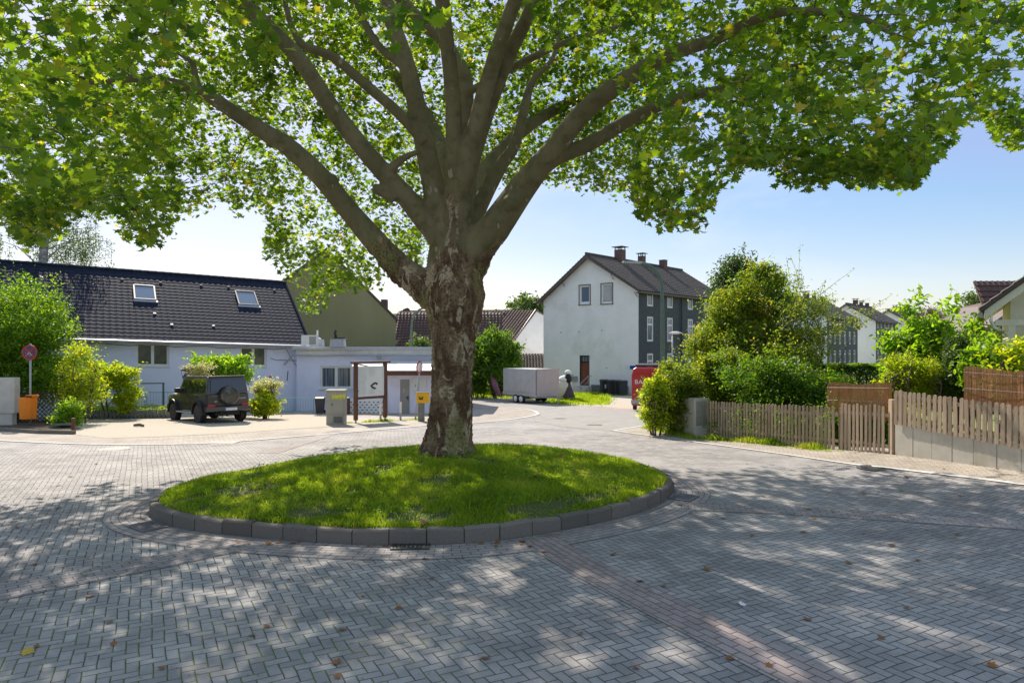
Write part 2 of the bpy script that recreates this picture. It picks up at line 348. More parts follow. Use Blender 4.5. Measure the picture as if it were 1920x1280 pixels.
M['grategalv'] = pbr('worn_iron_cover', (.16, .16, .17), (.10, .10, .11), 30, .6, .4, 90, metal=.2)
GREEN = [(0, (.05, .11, .012)), (.45, (.085, .17, .018)), (.85, (.13, .2, .02)), (.97, (.28, .2, .02)), (1, (.3, .12, .03))]
M['leaf_plane'] = leafmat('plane_tree_leaf', [(0, (.04, .085, .012)), (.35, (.08, .14, .014)), (.8, (.16, .215, .02)), (.985, (.20, .23, .02)), (1, (.30, .25, .03))], .5, 2.9)
M['leaf_green'] = leafmat('green_leaf', GREEN[:3])
M['leaf_fresh'] = leafmat('fresh_green_leaf', [(0, (.09, .19, .015)), (.5, (.16, .28, .02)), (1, (.28, .36, .03))])
M['leaf_yellow'] = leafmat('yellow_green_leaf', [(0, (.15, .23, .015)), (.5, (.26, .34, .02)), (.85, (.42, .42, .02)), (1, (.52, .44, .02))])
M['leaf_autumn'] = leafmat('turning_leaf', [(0, (.07, .13, .018)), (.5, (.14, .20, .022)), (.88, (.25, .28, .03)), (1, (.38, .26, .03))])
M['leaf_mixed'] = leafmat('mixed_green_leaf', [(0, (.06, .13, .014)), (.5, (.12, .22, .02)), (1, (.24, .32, .03))])
M['leaf_dark'] = leafmat('dark_green_leaf', [(0, (.035, .075, .014)), (.6, (.055, .105, .018)), (1, (.10, .15, .02))], .25)
M['leaf_grey'] = leafmat('grey_green_leaf', [(0, (.07, .12, .04)), (.6, (.11, .17, .06)), (1, (.17, .2, .08))], .3)
M['leaf_brown'] = leafmat('brown_conifer_needle', [(0, (.10, .075, .04)), (.6, (.14, .105, .05)), (1, (.12, .13, .04))], .2)
M['leaf_pale'] = leafmat('pale_rose_leaf', [(0, (.3, .36, .2)), (.6, (.5, .5, .38)), (1, (.65, .5, .46))], .3)
M['leaf_orange'] = leafmat('orange_leaf', [(0, (.45, .3, .03)), (1, (.6, .2, .03))], .4)
M['grass'] = leafmat('grass_blade', [(0, (.12, .19, .02)), (.5, (.23, .32, .03)), (.85, (.36, .41, .05)), (1, (.45, .38, .16))], .5, 2.0, .45)
M['dryleaf'] = pbr('dry_brown_leaf', (.27, .12, .04), (.2, .085, .03), 12, .8)
M['bark'] = pbr('brown_bark', (.12, .09, .065), (.07, .055, .04), 9, .9, .8, 30)
M['birch'] = pbr('birch_bark', (.6, .57, .52), (.13, .11, .1), 5, .85, .4, 30, stretch=(.4, .4, 2))
# ------------------------------------------------------------------ foliage helpers (numpy)
LEAF = {
 'maple': ([(0,-.48),(.10,-.30),(.40,-.42),(.34,-.16),(.62,.02),(.28,.12),(.30,.34),(.12,.26),(0,.62),(-.12,.26),(-.30,.34),(-.28,.12),(-.62,.02),(-.34,-.16),(-.40,-.42),(-.10,-.30)]),
 'oval': ([(0,-.5),(.2,-.18),(.17,.2),(0,.5),(-.17,.2),(-.2,-.18)]),
 'tri': ([(0,-.5),(.24,0),(0,.5),(-.24,0)]),
}
def leaves(name, pos, size, mat, parent=None, shape='tri', flat=.5, vshift=None, fold=.12, seed=1):
    pos = np.asarray(pos, float); n = len(pos); rg = np.random.default_rng(seed)
    size = np.broadcast_to(np.asarray(size, float), (n,)) * rg.uniform(.7, 1.25, n)
    nrm = rg.normal(size=(n, 3)); nrm[:, 2] = np.abs(nrm[:, 2])*.6+flat*1.6*np.abs(rg.normal(1, .35, n)); nrm /= np.linalg.norm(nrm, axis=1)[:, None]
    t = rg.normal(size=(n, 3)); t[:, 2] -= .5; t -= nrm*(t*nrm).sum(1)[:, None]; t /= np.linalg.norm(t, axis=1)[:, None]
    s = np.cross(nrm, t)
    sh = np.array(LEAF[shape]); k = len(sh)
    if shape == 'tri':
        zo = np.array([0, fold, 0, fold])
        V = pos[:, None, :]+size[:, None, None]*(sh[None, :, :1]*s[:, None, :]+sh[None, :, 1:]*t[:, None, :]+zo[None, :, None]*nrm[:, None, :])
        V = V.reshape(-1, 3); F = np.arange(n*4).reshape(n, 4); nf = n; per = 1; lv = 4
    else:
        zo = fold*np.abs(sh[:, 0])*2-.15*np.abs(sh[:, 1])
        bend = rg.uniform(.2, 1.8, n)
        V = pos[:, None, :]+size[:, None, None]*(sh[None, :, :1]*s[:, None, :]+sh[None, :, 1:]*t[:, None, :]+(bend[:, None]*zo[None, :])[:, :, None]*nrm[:, None, :])
        V = np.concatenate([pos[:, None, :], V], 1).reshape(-1, 3)
        b = np.arange(n)[:, None]*(k+1); i = np.arange(k)[None, :]
        F = np.stack([np.broadcast_to(b, (n, k)), b+1+i, b+1+(i+1) % k], -1).reshape(-1, 3); nf = n*k; per = k; lv = 3
    me = bpy.data.meshes.new(name); me.vertices.add(len(V)); me.vertices.foreach_set('co', V.ravel())
    me.loops.add(F.size); me.loops.foreach_set('vertex_index', F.ravel().astype(np.int32))
    me.polygons.add(nf); me.polygons.foreach_set('loop_start', (np.arange(nf)*lv).astype(np.int32))
    try: me.polygons.foreach_set('loop_total', np.full(nf, lv, np.int32))
    except Exception: pass
    val = rg.uniform(0, 1, n) if vshift is None else np.clip(rg.normal(.45, .25, n)+vshift, 0, 1)
    a = me.attributes.new('v', 'FLOAT', 'FACE'); a.data.foreach_set('value', np.repeat(val, per).astype(np.float32))
    me.materials.append(mat); me.update(calc_edges=True); me.validate()
    o = bpy.data.objects.new(name, me); COL.objects.link(o)
    if parent: o.parent = parent
    return o
def clump_points(c, r, nclump, per, cr, shell=.55, seed=1, zmin=None, flatten=.7):
    """clumps spread through an ellipsoid (more of them near its skin); returns leaf points, clump centres, per-leaf tint"""
    rg = np.random.default_rng(seed); d = rg.normal(size=(nclump, 3)); d /= np.linalg.norm(d, axis=1)[:, None]
    rad = (shell+(1-shell)*rg.uniform(0, 1, nclump)**.7)*rg.uniform(.82, 1.1, nclump)
    C = np.array(c)+d*rad[:, None]*np.array(r)
    if zmin is not None: C = C[C[:, 2] > zmin]
    cr_ = cr*rg.uniform(.55, 1.35, len(C)); k = (per*rg.uniform(.5, 1.5, len(C))).astype(int)
    idx = np.repeat(np.arange(len(C)), k); q = rg.normal(size=(len(idx), 3))*.5*cr_[idx][:, None]; q[:, 2] *= flatten
    tint = np.repeat(rg.normal(0, .16, len(C)), k)
    pts = C[idx]+q
    if zmin is not None:
        ok = pts[:, 2] > zmin-.15; pts = pts[ok]; tint = tint[ok]
    return pts, C, tint
def tree(name, label, cat, base, trunk_h, tr, ells, mat, bark='bark', leafsize=.12, shape='tri', lean=(0, 0), seed=1, group=None, stems=1, branch_r=.03, flat=.35, part='crown', zmin=None, sprigs=0, slen=.5):
    """ells: (offset xyz from base, radii, clumps, leaves per clump, clump size)"""
    t = thing(name, label, cat, base, 0, group); rg = random.Random(seed)
    P_, T_, C_ = [], [], []
    for i, (off, rad, ncl, per, cr) in enumerate(ells):
        p, C, ti = clump_points(off, rad, ncl, per, cr, seed=seed*17+i, zmin=zmin if zmin is not None else .1); P_.append(p); T_.append(ti); C_.append(C)
    P_, T_, C_ = np.concatenate(P_), np.concatenate(T_), np.concatenate(C_)
    w = MB(); ctr_ = C_.mean(0); far = np.linalg.norm((C_-ctr_)/(C_.std(0)+1e-6), axis=1); outer = C_[np.argsort(-far)[:max(4, len(C_)//2)]]
    for s_ in range(sprigs):                          # loose shoots that break the outline
        c = Vector(outer[rg.randrange(len(outer))]); d = (c-Vector(ctr_)); d.z = abs(d.z)*.4+.5*d.length; d.normalize(); d += Vector((rg.gauss(0, .35), rg.gauss(0, .35), rg.gauss(.1, .3))); L_ = slen*rg.uniform(.5, 1.5)
        e = c+d*L_; w.tube([c, c.lerp(e, .5)+Vector((0, 0, .04)), e], [.008, .006, .003], 3, caps=False); k = int(rg.uniform(10, 22)); extra = []
        for i in range(k): q = c.lerp(e, .15+.85*i/k); extra.append((q.x+rg.gauss(0, leafsize*.5), q.y+rg.gauss(0, leafsize*.5), q.z+rg.gauss(0, leafsize*.4)))
        P_ = np.concatenate([P_, np.array(extra)]); T_ = np.concatenate([T_, np.full(k, .12)])
    for s_ in range(stems):
        a = rg.uniform(0, 6.28); sp = .12*(stems > 1)
        top = Vector((lean[0]+math.cos(a)*trunk_h*.35*(stems > 1), lean[1]+math.sin(a)*trunk_h*.35*(stems > 1), trunk_h))
        b0 = Vector((math.cos(a)*sp, math.sin(a)*sp, -.1)); pts = [b0.lerp(top, q)+Vector((rg.uniform(-.05, .05), rg.uniform(-.05, .05), 0))*trunk_h*.3*(0 < q < 1) for q in (0, .3, .6, .85, 1)]
        w.tube(pts, [tr*1.25, tr, tr*.85, tr*.7, tr*.5], 8)
        for C in C_[rg.randrange(3)::max(1, len(C_)//(34//stems+6))]:
            C = Vector(C); st = pts[rg.randrange(2, 5)] if C.z > trunk_h*.6 else pts[rg.randrange(1, 3)]
            mid = st.lerp(C, .5)+Vector((rg.uniform(-.1, .1), rg.uniform(-.1, .1), rg.uniform(0, .2)))*(C-st).length
            w.tube([st, mid, C], [branch_r*1.3, branch_r*.7, branch_r*.25], 5, caps=False)
    w.build('trunk' if stems == 1 else 'stems', M[bark], t, smooth=True)
    leaves(part, P_, leafsize, M[mat], t, shape, flat, T_, seed=seed)
    return t
# ------------------------------------------------------------------ ground sheets
def sheet(name, pts, off, mat, kind='structure', label=None, cat=None):
    bm = bmesh.new(); vs_ = [bm.verts.new((p[0], p[1], 0)) for p in pts]; f = bm.faces.new(vs_)
    for y, _ in KN:
        bmesh.ops.bisect_plane(bm, geom=list(bm.verts)+list(bm.edges)+list(bm.faces), plane_co=(0, y, 0), plane_no=(0, 1, 0))
    for xx in [7.6]+[8.6+i for i in range(14)]:
        bmesh.ops.bisect_plane(bm, geom=list(bm.verts)+list(bm.edges)+list(bm.faces), plane_co=(xx, 0, 0), plane_no=(1, 0, 0))
    for yy in (18, 20, 21, 22, 23, 24):
        bmesh.ops.bisect_plane(bm, geom=list(bm.verts)+list(bm.edges)+list(bm.faces), plane_co=(0, yy, 0), plane_no=(0, 1, 0))
    bmesh.ops.triangulate(bm, faces=list(bm.faces))
    for v in bm.verts: v.co.z = g(v.co.y, v.co.x)+off
    bmesh.ops.recalc_face_normals(bm, faces=list(bm.faces))
    if sum(f.normal.z for f in bm.faces) < 0: bmesh.ops.reverse_faces(bm, faces=list(bm.faces))
    me = bpy.data.meshes.new(name); bm.to_mesh(me); bm.free(); me.materials.append(mat)
    o = bpy.data.objects.new(name, me); COL.objects.link(o); return tag(o, label, cat, kind=kind)
def gp(*pp): return [G(*p)[:2] for p in pp]
def cr_spline(pts, n=10, closed=False):
    pts = [Vector((p[0], p[1])) for p in pts]; out = []; k = len(pts)
    for i in range(k if closed else k-1):
        if closed: a, b, c, d = pts[i-1], pts[i], pts[(i+1) % k], pts[(i+2) % k]
        else: a, b, c, d = pts[max(i-1, 0)], pts[i], pts[i+1], pts[min(i+2, k-1)]
        for j in range(n):
            t = j/n; out.append(.5*((2*b)+(c-a)*t+(2*a-5*b+4*c-d)*t*t+(3*b-a-3*c+d)*t**3))
    if not closed: out.append(pts[-1])
    return out
def resample(line, step, closed=False):
    L = line+[line[0]] if closed else line; d = [0]
    for a, b in zip(L, L[1:]): d.append(d[-1]+(b-a).length)
    n = max(2, round(d[-1]/step)); xs = np.interp(np.linspace(0, d[-1], n+1), d, [p.x for p in L]); ys = np.interp(np.linspace(0, d[-1], n+1), d, [p.y for p in L])
    out = [Vector((a, b)) for a, b in zip(xs, ys)]; return out[:-1] if closed else out
def strip(name, line, w0, w1, off, mat, closed=False, step=.25, zf=None):
    """ribbon between offsets w0 and w1 (to the left of travel), with UVs in metres"""
    L = resample(line, step, closed); n = len(L); me = bpy.data.meshes.new(name); v = []; uv = []; f = []; s = 0
    idx = list(range(n))+([0] if closed else [])
    for q, i in enumerate(idx):
        if q: s += (L[i]-L[idx[q-1]]).length
        a = L[i-1] if (i > 0 or closed) else L[i]; b = L[(i+1) % n] if (i < n-1 or closed) else L[i]
        d = (b-a).normalized(); nn = Vector((-d.y, d.x))
        for w in (w0, w1):
            p = L[i]+nn*w; v.append((p.x, p.y, (zf(p.x, p.y) if zf else g(p.y, p.x))+off)); uv.append((s, w))
    for q in range(len(idx)-1): f.append((2*q, 2*q+2, 2*q+3, 2*q+1))
    me.from_pydata(v, [], f); u = me.uv_layers.new()
    for lp in me.loops: u.data[lp.index].uv = uv[lp.vertex_index]
    me.materials.append(mat); me.update()
    if me.polygons[0].normal.z < 0: me.flip_normals()
    o = bpy.data.objects.new(name, me); COL.objects.link(o); return tag(o, kind='structure')
sheet('ground', [(-900, -40), (900, -40), (900, 1400), (-900, 1400)], -.03, M['landgrass'])
road_pts = gp((-700, 1500), (2700, 1500), (2700, 1000), (1980, 905), (1500, 840), (1310, 812), (1300, 790), (1400, 770), (1400, 758), (1190, 755), (1000, 752), (930, 742), (870, 735), (780, 728), (740, 745), (520, 772), (150, 774), (0, 800), (-700, 830))
sheet('road', [(-30, -50), (30, -50)]+road_pts[2:], 0.0, M['paver'])  # paving extended out of view behind the camera to add bounce light
sheet('carriageway', gp((700, 726), (870, 731), (930, 740), (1040, 757), (1130, 762), (1190, 768), (1290, 772), (1290, 786), (1215, 797), (1145, 808), (1060, 800), (1000, 790), (1015, 778), (1000, 770), (950, 763), (890, 758), (780, 752)), .006, M['asphalt'])
PAVL = [(-260, 812), (0, 826), (170, 833), (330, 833), (440, 828), (600, 815), (720, 805), (800, 798), (890, 793), (960, 786), (1000, 779), (1008, 774), (990, 768), (940, 763), (890, 759), (800, 753)]
pl = gp(*PAVL)
sheet('pavement', pl+gp((730, 740), (640, 760), (560, 772), (150, 772), (0, 795), (-260, 800)), .006, M['paver_tan'])
sheet('gravel_yard', gp((130, 776), (300, 771), (470, 771), (540, 774), (610, 782), (700, 790), (700, 795), (600, 801), (440, 812), (300, 819), (200, 822), (140, 815)), .012, M['gravel'])
strip('edge_line', cr_spline(pl, 8), -.07, .07, .016, M['line'])
PR = gp((1400, 780), (1215, 797), (1150, 807.5), (1290, 827), (1500, 856), (1720, 884), (2100, 932))
sheet('footpath', gp((1215, 797), (1150, 807.5), (1290, 827), (1500, 856), (1720, 884), (2100, 932), (2100, 880), (1920, 868), (1660, 840), (1310, 805), (1290, 785)), .006, M['paver_tan'])
strip('kerb_line', [Vector(p) for p in PR[1:3]]+cr_spline(PR[2:], 6)[1:], -.06, .06, .016, M['line'])
sheet('verge', gp((700, 722), (850, 725), (885, 736), (960, 745), (1045, 757), (1100, 756), (1128, 752), (1125, 742), (1040, 736), (960, 730), (870, 722)), .012, M['landgrass'])
sheet('forecourt', gp((1125, 742), (1128, 752), (1100, 756), (1060, 758), (1190, 767), (1300, 770), (1330, 752), (1200, 742)), .004, M['gravel'])
# red block bands
ISL = [(-5.62,10.75),(-4.75,9.95),(-3.5,9.45),(-2.4,9.18),(-1.4,9.1),(-.3,9.28),(.95,10.0),(1.85,10.75),(2.55,11.65),(2.93,12.65),(2.8,14.2),(2.0,15.8),(.7,16.9),(-.9,17.2),(-2.8,16.5),(-4.3,15.2),(-5.4,13.5),(-5.85,12.0)]
isl = cr_spline(ISL, 8, True)
iln = resample(isl, .1, True)
strip('gutter_course', isl, -.64, -.02, .006, M['paver_rose'], True, .12)
strip('red_band', [Vector(p) for p in gp((1010, 1012), (1110, 1070), (1300, 1165), (1640, 1330))], -.27, .27, .007, M['paver_red'])
strip('red_band', [Vector(p) for p in gp((460, 1018), (300, 1052), (0, 1110), (-260, 1158))], -.3, .3, .007, M['paver_rose'])
strip('red_band', [Vector(p) for p in gp((1270, 948), (1500, 958), (1920, 985), (2300, 1010))], -.28, .28, .007, M['paver_rose'])
strip('red_band', [Vector(p) for p in gp((500, 850), (590, 822))]+[Vector(p) for p in gp((640, 806))], -.28, .28, .007, M['paver_rose'])
# island: kerb, mound, turf
ctr = Vector((-1.5, 13.2))
def isl_r(x, y):                                      # 0 at centre, 1 at the kerb line
    d = Vector((x, y))-ctr; a = math.atan2(d.y, d.x)
    return d.length/np.interp(a, IA, IR)
_a = sorted((math.atan2((p-ctr).y, (p-ctr).x), (p-ctr).length) for p in iln)
IA = np.array([_a[-1][0]-2*math.pi]+[q[0] for q in _a]+[_a[0][0]+2*math.pi]); IR = np.array([_a[-1][1]]+[q[1] for q in _a]+[_a[0][1]])
KH = .20
def mound(x, y):
    q = min(1.0, isl_r(x, y)); return KH-.035+.27*(1-q*q)+.025*mnoise.noise(Vector((x*1.3, y*1.3, 0)))*(1-q**6)+g(y)*.4*(y > 15)
mb = MB(); kl = resample(isl, .5, True); n = len(kl); rk = random.Random(3)
for i in range(n):
    a, b = kl[i], kl[(i+1) % n]; d = (b-a).normalized(); nn = Vector((-d.y, d.x))
    if (ctr-a).dot(nn) < 0: nn = -nn
    a2 = a+d*.007; b2 = b-d*.007; h = KH+rk.uniform(-.012, .012); tl = rk.uniform(-.014, .014)
    z0 = g(a.y)-.1; o_ = rk.uniform(-.01, .01)
    prof = [(o_, z0), (o_, h*.86), (.02+o_, h*.96), (.05+o_, h), (.11, h), (.11, z0)]
    k0 = len(mb.v)
    for p, dz in ((a2, tl), (b2, -tl)):
        for w_, z_ in prof:
            q = p+nn*w_; mb.v.append((q.x, q.y, z_+(dz if z_ > 0 else 0)+(g(p.y) if z_ > 0 else 0)))
    m_ = len(prof)
    for j in range(m_): mb.f.append((k0+j, k0+(j+1) % m_, k0+m_+(j+1) % m_, k0+m_+j)); mb.m.append(0)
    mb.f.append(tuple(k0+j for j in reversed(range(m_)))); mb.m.append(0); mb.f.append(tuple(k0+m_+j for j in range(m_))); mb.m.append(0)
tag(mb.build('kerb', M['kerb']), kind='structure')
mb = MB(); rings = 14; na = 72; V_ = []
for i in range(rings+1):
    for k in range(na):
        a = -math.pi+2*math.pi*k/na; r_ = np.interp(a, IA, IR)*(i/rings)*.975; x_, y_ = ctr.x+r_*math.cos(a), ctr.y+r_*math.sin(a)
        V_.append((x_, y_, mound(x_, y_)))
mb.v = V_
for i in range(rings):
    for k in range(na):
        mb.f.append((i*na+k, (i+1)*na+k, (i+1)*na+(k+1) % na, i*na+(k+1) % na)); mb.m.append(0)
tag(mb.build('island_mound', M['turfbase'], smooth=True), kind='structure')
def grass(name, pts, h, w, mat, label, seed=5, lean=.5):
    rg = np.random.default_rng(seed); pts = np.asarray(pts); n = len(pts)
    a = rg.uniform(0, 6.283, n); hh = h*rg.uniform(.45, 1.3, n)*(pts[:, 3] if pts.shape[1] > 3 else 1); b = rg.uniform(0, 6.283, n); ln = hh*lean*rg.uniform(.2, 1.3, n)
    dx = np.stack([np.cos(a), np.sin(a), np.zeros(n)], 1)*w*.5; p = pts[:, :3]
    mid = p+np.stack([np.cos(b)*ln*.35, np.sin(b)*ln*.35, hh*.6], 1); tip = p+np.stack([np.cos(b)*ln, np.sin(b)*ln, hh], 1)
    V = np.stack([p-dx, p+dx, mid+dx*.8, tip, mid-dx*.8], 1).reshape(-1, 3); F = np.arange(n*5)
    me = bpy.data.meshes.new(name); me.vertices.add(n*5); me.vertices.foreach_set('co', V.ravel()); me.loops.add(n*5); me.loops.foreach_set('vertex_index', F.astype(np.int32))
    me.polygons.add(n); me.polygons.foreach_set('loop_start', (np.arange(n)*5).astype(np.int32))
    try: me.polygons.foreach_set('loop_total', np.full(n, 5, np.int32))
    except Exception: pass
    at = me.attributes.new('v', 'FLOAT', 'FACE'); pn = np.array([mnoise.noise(Vector((x*1.1, y*1.1, 4))) for x, y in p[:, :2]])
    at.data.foreach_set('value', np.clip(rg.normal(.45, .18, n)+pn*.55, 0, 1).astype(np.float32))
    me.materials.append(mat); me.update(calc_edges=True)
    o = bpy.data.objects.new(name, me); COL.objects.link(o); return tag(o, label, 'grass', kind='stuff')
pts = []
while len(pts) < 150000:
    a = random.uniform(-math.pi, math.pi); q = math.sqrt(random.random()); r_ = np.interp(a, IA, IR)*q*.972
    x_, y_ = ctr.x+r_*math.cos(a), ctr.y+r_*math.sin(a)
    nn_ = mnoise.noise(Vector((x_*.9, y_*.9, 1.7)))
    bare = mnoise.noise(Vector((x_*2.2, y_*2.2, 5.5))) > .42 or Vector((x_+1.3, y_-14.3)).length < .85 and random.random() < .6 or q > .85 and y_ < 11.2 and mnoise.noise(Vector((x_*.9, y_*1.5, 8.1))) > -.12 and q < .945 and x_ > -3.2
    if bare and random.random() < .93: continue
    if Vector((x_+1.3, y_-14.3)).length < .5: continue
    if random.random() < .25 and y_ > 14: continue
    pts.append((x_, y_, mound(x_, y_), .8+nn_*1.0+(.5 if random.random() < .06 else 0)))
grass('grass', pts, .068, .011, M['grass'], 'bright green mown grass with bare soil patches on the round traffic island')
# broad-leaved weeds among the turf
pts = []
for i in range(300):
    a = random.uniform(-math.pi, math.pi); q = math.sqrt(random.random())*.9; r_ = np.interp(a, IA, IR)*q; x_, y_ = ctr.x+r_*math.cos(a), ctr.y+r_*math.sin(a)
    for _ in range(random.randint(10, 26)):
        xx, yy = x_+random.gauss(0, .12), y_+random.gauss(0, .12)
        if isl_r(xx, yy) < .96: pts.append((xx, yy, mound(xx, yy)+random.uniform(.04, .10)))
tag(leaves('clover', pts, .045, M['leaf_fresh'], None, 'oval', .6), 'low broad leaved weeds and clover growing through the island grass', 'weeds', kind='stuff')

pts = []
for i in range(520):                                   # dry bits lying in the turf
    a = random.uniform(-math.pi, math.pi); q = math.sqrt(random.random())*.96; r_ = np.interp(a, IA, IR)*q; x_, y_ = ctr.x+r_*math.cos(a), ctr.y+r_*math.sin(a); pts.append((x_, y_, mound(x_, y_)+random.uniform(.02, .06)))
tag(leaves('leaf_litter', pts, .05, M['leaf_brown'], None, 'oval', .8), 'small dry brown leaf bits lying in the island grass', 'leaf litter', kind='stuff')
pts = []
for i in range(2600):                                  # crumbs gathering along kerbs and in the joints
    if i % 5 < 2: p = iln[random.randrange(len(iln))]; n_ = (p-ctr).normalized(); p = p+n_*abs(random.gauss(.02, .09)); x_, y_ = p.x, p.y
    elif i % 5 == 2: q = G(random.uniform(1300, 1920), random.uniform(850, 905)); x_, y_ = q.x, q.y
    else: q = G(random.uniform(-20, 1940), random.uniform(830, 1275)); x_, y_ = q.x, q.y
    if isl_r(x_, y_) > .995: pts.append((x_, y_, g(y_, x_)+.012))
tag(leaves('street_litter', pts, .022, M['leaf_brown'], None, 'oval', 2.5), 'tiny dry leaf crumbs scattered over the block paving and along the kerb', 'leaf litter', kind='stuff')
# ------------------------------------------------------------------ the big plane tree
TB = Vector((-1.32, 14.3, .30))
plane = thing('plane_tree', 'huge spreading plane tree with flaking bark in the middle of the round grass island', 'tree', TB)
def limb(pts, k=1):                                        # (photo x, photo y, distance, photo radius) -> world points and radii
    return [(P(a, b, D), r*D/FPX*(.96 if k == 0 else float(np.interp(b, [400, 440, 500, 560], [.77, .84, .92, .97])))) for a, b, D, r in pts]
LIMBS = [
 [(842,866,14.3,60),(842,845,14.3,49),(845,800,14.3,43),(848,740,14.3,40.5),(848,700,14.3,41),(850,640,14.3,43),(852,600,14.3,50),(851,560,14.3,58),(850,520,14.3,56),(850,480,14.3,50),(850,440,14.3,40)],
 [(845,570,14.3,36),(800,540,14.25,33),(740,492,14.2,28),(660,402,14,25.5),(600,330,13.8,24.5),(540,275,13.6,23),(500,250,13.4,21),(450,218,13.2,19),(370,170,12.8,15),(280,149,12.4,10),(215,152,12.2,8),(165,157,12,5)],
 [(850,470,14.3,36),(810,425,14.3,30),(760,368,14.2,25),(690,290,13.9,22.5),(620,200,13.6,21.5),(560,110,13.3,20),(480,30,12.9,19),(400,-40,12.5,17),(300,-120,12,13),(180,-180,11.5,8)],
 [(795,268,14.1,13),(750,215,14,14),(690,163,13.9,13),(625,108,13.8,12),(570,86,13.7,10),(545,45,13.6,8),(530,-20,13.4,6)],
 [(845,470,14.3,38),(828,410,14.3,34),(813,350,14.3,28),(790,240,14.3,24.5),(765,130,14.2,21.5),(735,40,14.1,19),(705,-60,14,16),(680,-180,13.8,12),(660,-300,13.6,7)],
 [(752,122,14.2,10),(715,92,14.2,10),(690,55,14.2,9),(670,10,14.1,7),(640,-50,14,5)],
 [(862,450,14.6,28),(868,350,14.8,21),(868,260,14.9,19),(874,155,14.9,17.5),(840,90,14.8,16.5),(790,40,14.7,15),(748,-5,14.6,14),(690,-80,14.5,10)],
 [(853,470,14.2,38),(862,400,14.1,31),(874,330,14,26),(900,240,13.8,24),(930,160,13.6,21),(955,100,13.4,19),(985,40,13.1,17),(1010,-30,12.7,15),(1040,-140,12,11),(1060,-250,11.4,6)],
 [(880,172,14.7,10),(930,145,14.3,10),(975,120,14,10),(1020,98,13.8,9),(1080,72,13.6,7),(1180,45,13.2,5)],
 [(870,470,14.5,32),(888,410,14.8,23),(912,360,15,20),(940,310,15.2,17),(966,270,15.3,14),(984,200,15.4,12),(1000,150,15.5,9),(1035,112,15.6,6),(1050,60,15.8,4)],
 [(862,510,14.3,48),(895,465,14.2,42),(932,420,14,38),(980,352,13.8,34),(1030,290,13.5,27),(1090,215,13.2,25),(1150,165,12.8,23),(1250,105,12.3,18.5),(1340,75,11.8,15),(1410,40,11.3,13),(1480,22,10.9,11),(1600,30,10.4,9),(1670,62,10.1,6.5),(1740,90,9.8,4)],
 [(1010,318,13.65,22),(1050,292,13.6,20),(1110,268,13.6,18),(1180,225,13.6,16.5),(1260,190,13.4,13.5),(1350,168,13.2,11),(1400,150,13.1,8.5),(1440,130,13,6),(1530,118,12.8,3.5)],
 [(850,450,14.6,28),(845,330,16,20),(800,220,18,17),(740,140,20,13),(700,90,22,8)],
 [(860,450,14.7,28),(900,330,16.5,19),(1000,230,18.5,15),(1120,170,20.5,11),(1200,140,22,6)],
 [(850,430,14.2,26),(850,200,13.4,20),(820,-80,12,17),(800,-400,10.2,13),(780,-800,8.2,8)],
 [(850,430,14.2,26),(930,100,13,19),(1080,-250,11.2,15),(1300,-600,9.2,9)],
 [(730,328,14,13),(742,308,13.95,11),(765,292,13.9,8),(790,284,13.9,6)],
 [(700,352,14,12),(715,358,14,14),(740,375,14.1,12)],
 [(968,372,13.7,20),(957,380,13.6,20),(950,384,13.5,15)],
 [(372,170,12.8,9),(366,140,12.7,8),(360,118,12.6,7),(340,105,12.5,5)],
 [(620,330,13.9,14),(628,352,13.9,15),(640,375,13.95,12)],
]
tmb = MB()
for L in LIMBS:
    q = limb(L, 0 if L is LIMBS[0] else 1); pr = []; rr = []
    for i in range(len(q)-1):                         # smooth the polyline a little
        a = q[max(i-1, 0)][0]; b, rb = q[i]; c, rc = q[i+1]; d = q[min(i+2, len(q)-1)][0]
        for j in range(4):
            t = j/4; pr.append(.5*((2*b)+(c-a)*t+(2*a-5*b+4*c-d)*t*t+(3*b-a-3*c+d)*t**3)); rr.append(rb+(rc-rb)*t)
    pr.append(q[-1][0]); rr.append(q[-1][1]); tmb.tube([p-TB for p in pr], rr, 12)
# root flare
for k in range(9):
    a = k*2*math.pi/9+.3; d = Vector((math.cos(a), math.sin(a), 0)); L_ = .16+.1*((k*7) % 3)/2
    tmb.tube([d*.30+Vector((0, 0, .55)), d*.42+Vector((0, 0, .22)), d*(.50+L_*.35)+Vector((0, 0, .02)), d*(.55+L_)+Vector((0, 0, -.12))], [.14, .15, .13, .07], 8)
raw = tmb.build('raw', M['bark'])
rm = raw.modifiers.new('r', 'REMESH'); rm.mode = 'VOXEL'; rm.voxel_size = .028
smm = raw.modifiers.new('s', 'SMOOTH'); smm.factor = .6; smm.iterations = 5
dg = bpy.context.evaluated_depsgraph_get(); me = bpy.data.meshes.new_from_object(raw.evaluated_get(dg)); bpy.data.objects.remove(raw)
nv = len(me.vertices); co = np.empty(nv*3); me.vertices.foreach_get('co', co); co = co.reshape(-1, 3)
no = np.empty(nv*3); me.vertices.foreach_get('normal', no); no = no.reshape(-1, 3)
rough_v = np.zeros(nv)
for i in range(nv):
    p = Vector(co[i]); zz = p.z; r_ = 1-min(1, max(0, (zz-3.6+1.0*mnoise.noise(p*1.4)-1.4*max(0, .5-abs(p.x-.05)))/1.0))
    if r_ <= 0: rough_v[i] = 0; continue
    rough_v[i] = r_
    n1 = mnoise.noise(Vector((p.x*7, p.y*7, p.z*2.2))); n2 = mnoise.noise(p*18); n3 = mnoise.noise(Vector((p.x*3, p.y*3, p.z*.8)))
    amp = .05*n1+.03*n2+.05*n3
    co[i] += no[i]*amp*r_*(1 if zz > .3 else .6)
me.vertices.foreach_set('co', co.ravel()); at = me.attributes.new('rough', 'FLOAT', 'POINT'); at.data.foreach_set('value', rough_v.astype(np.float32))
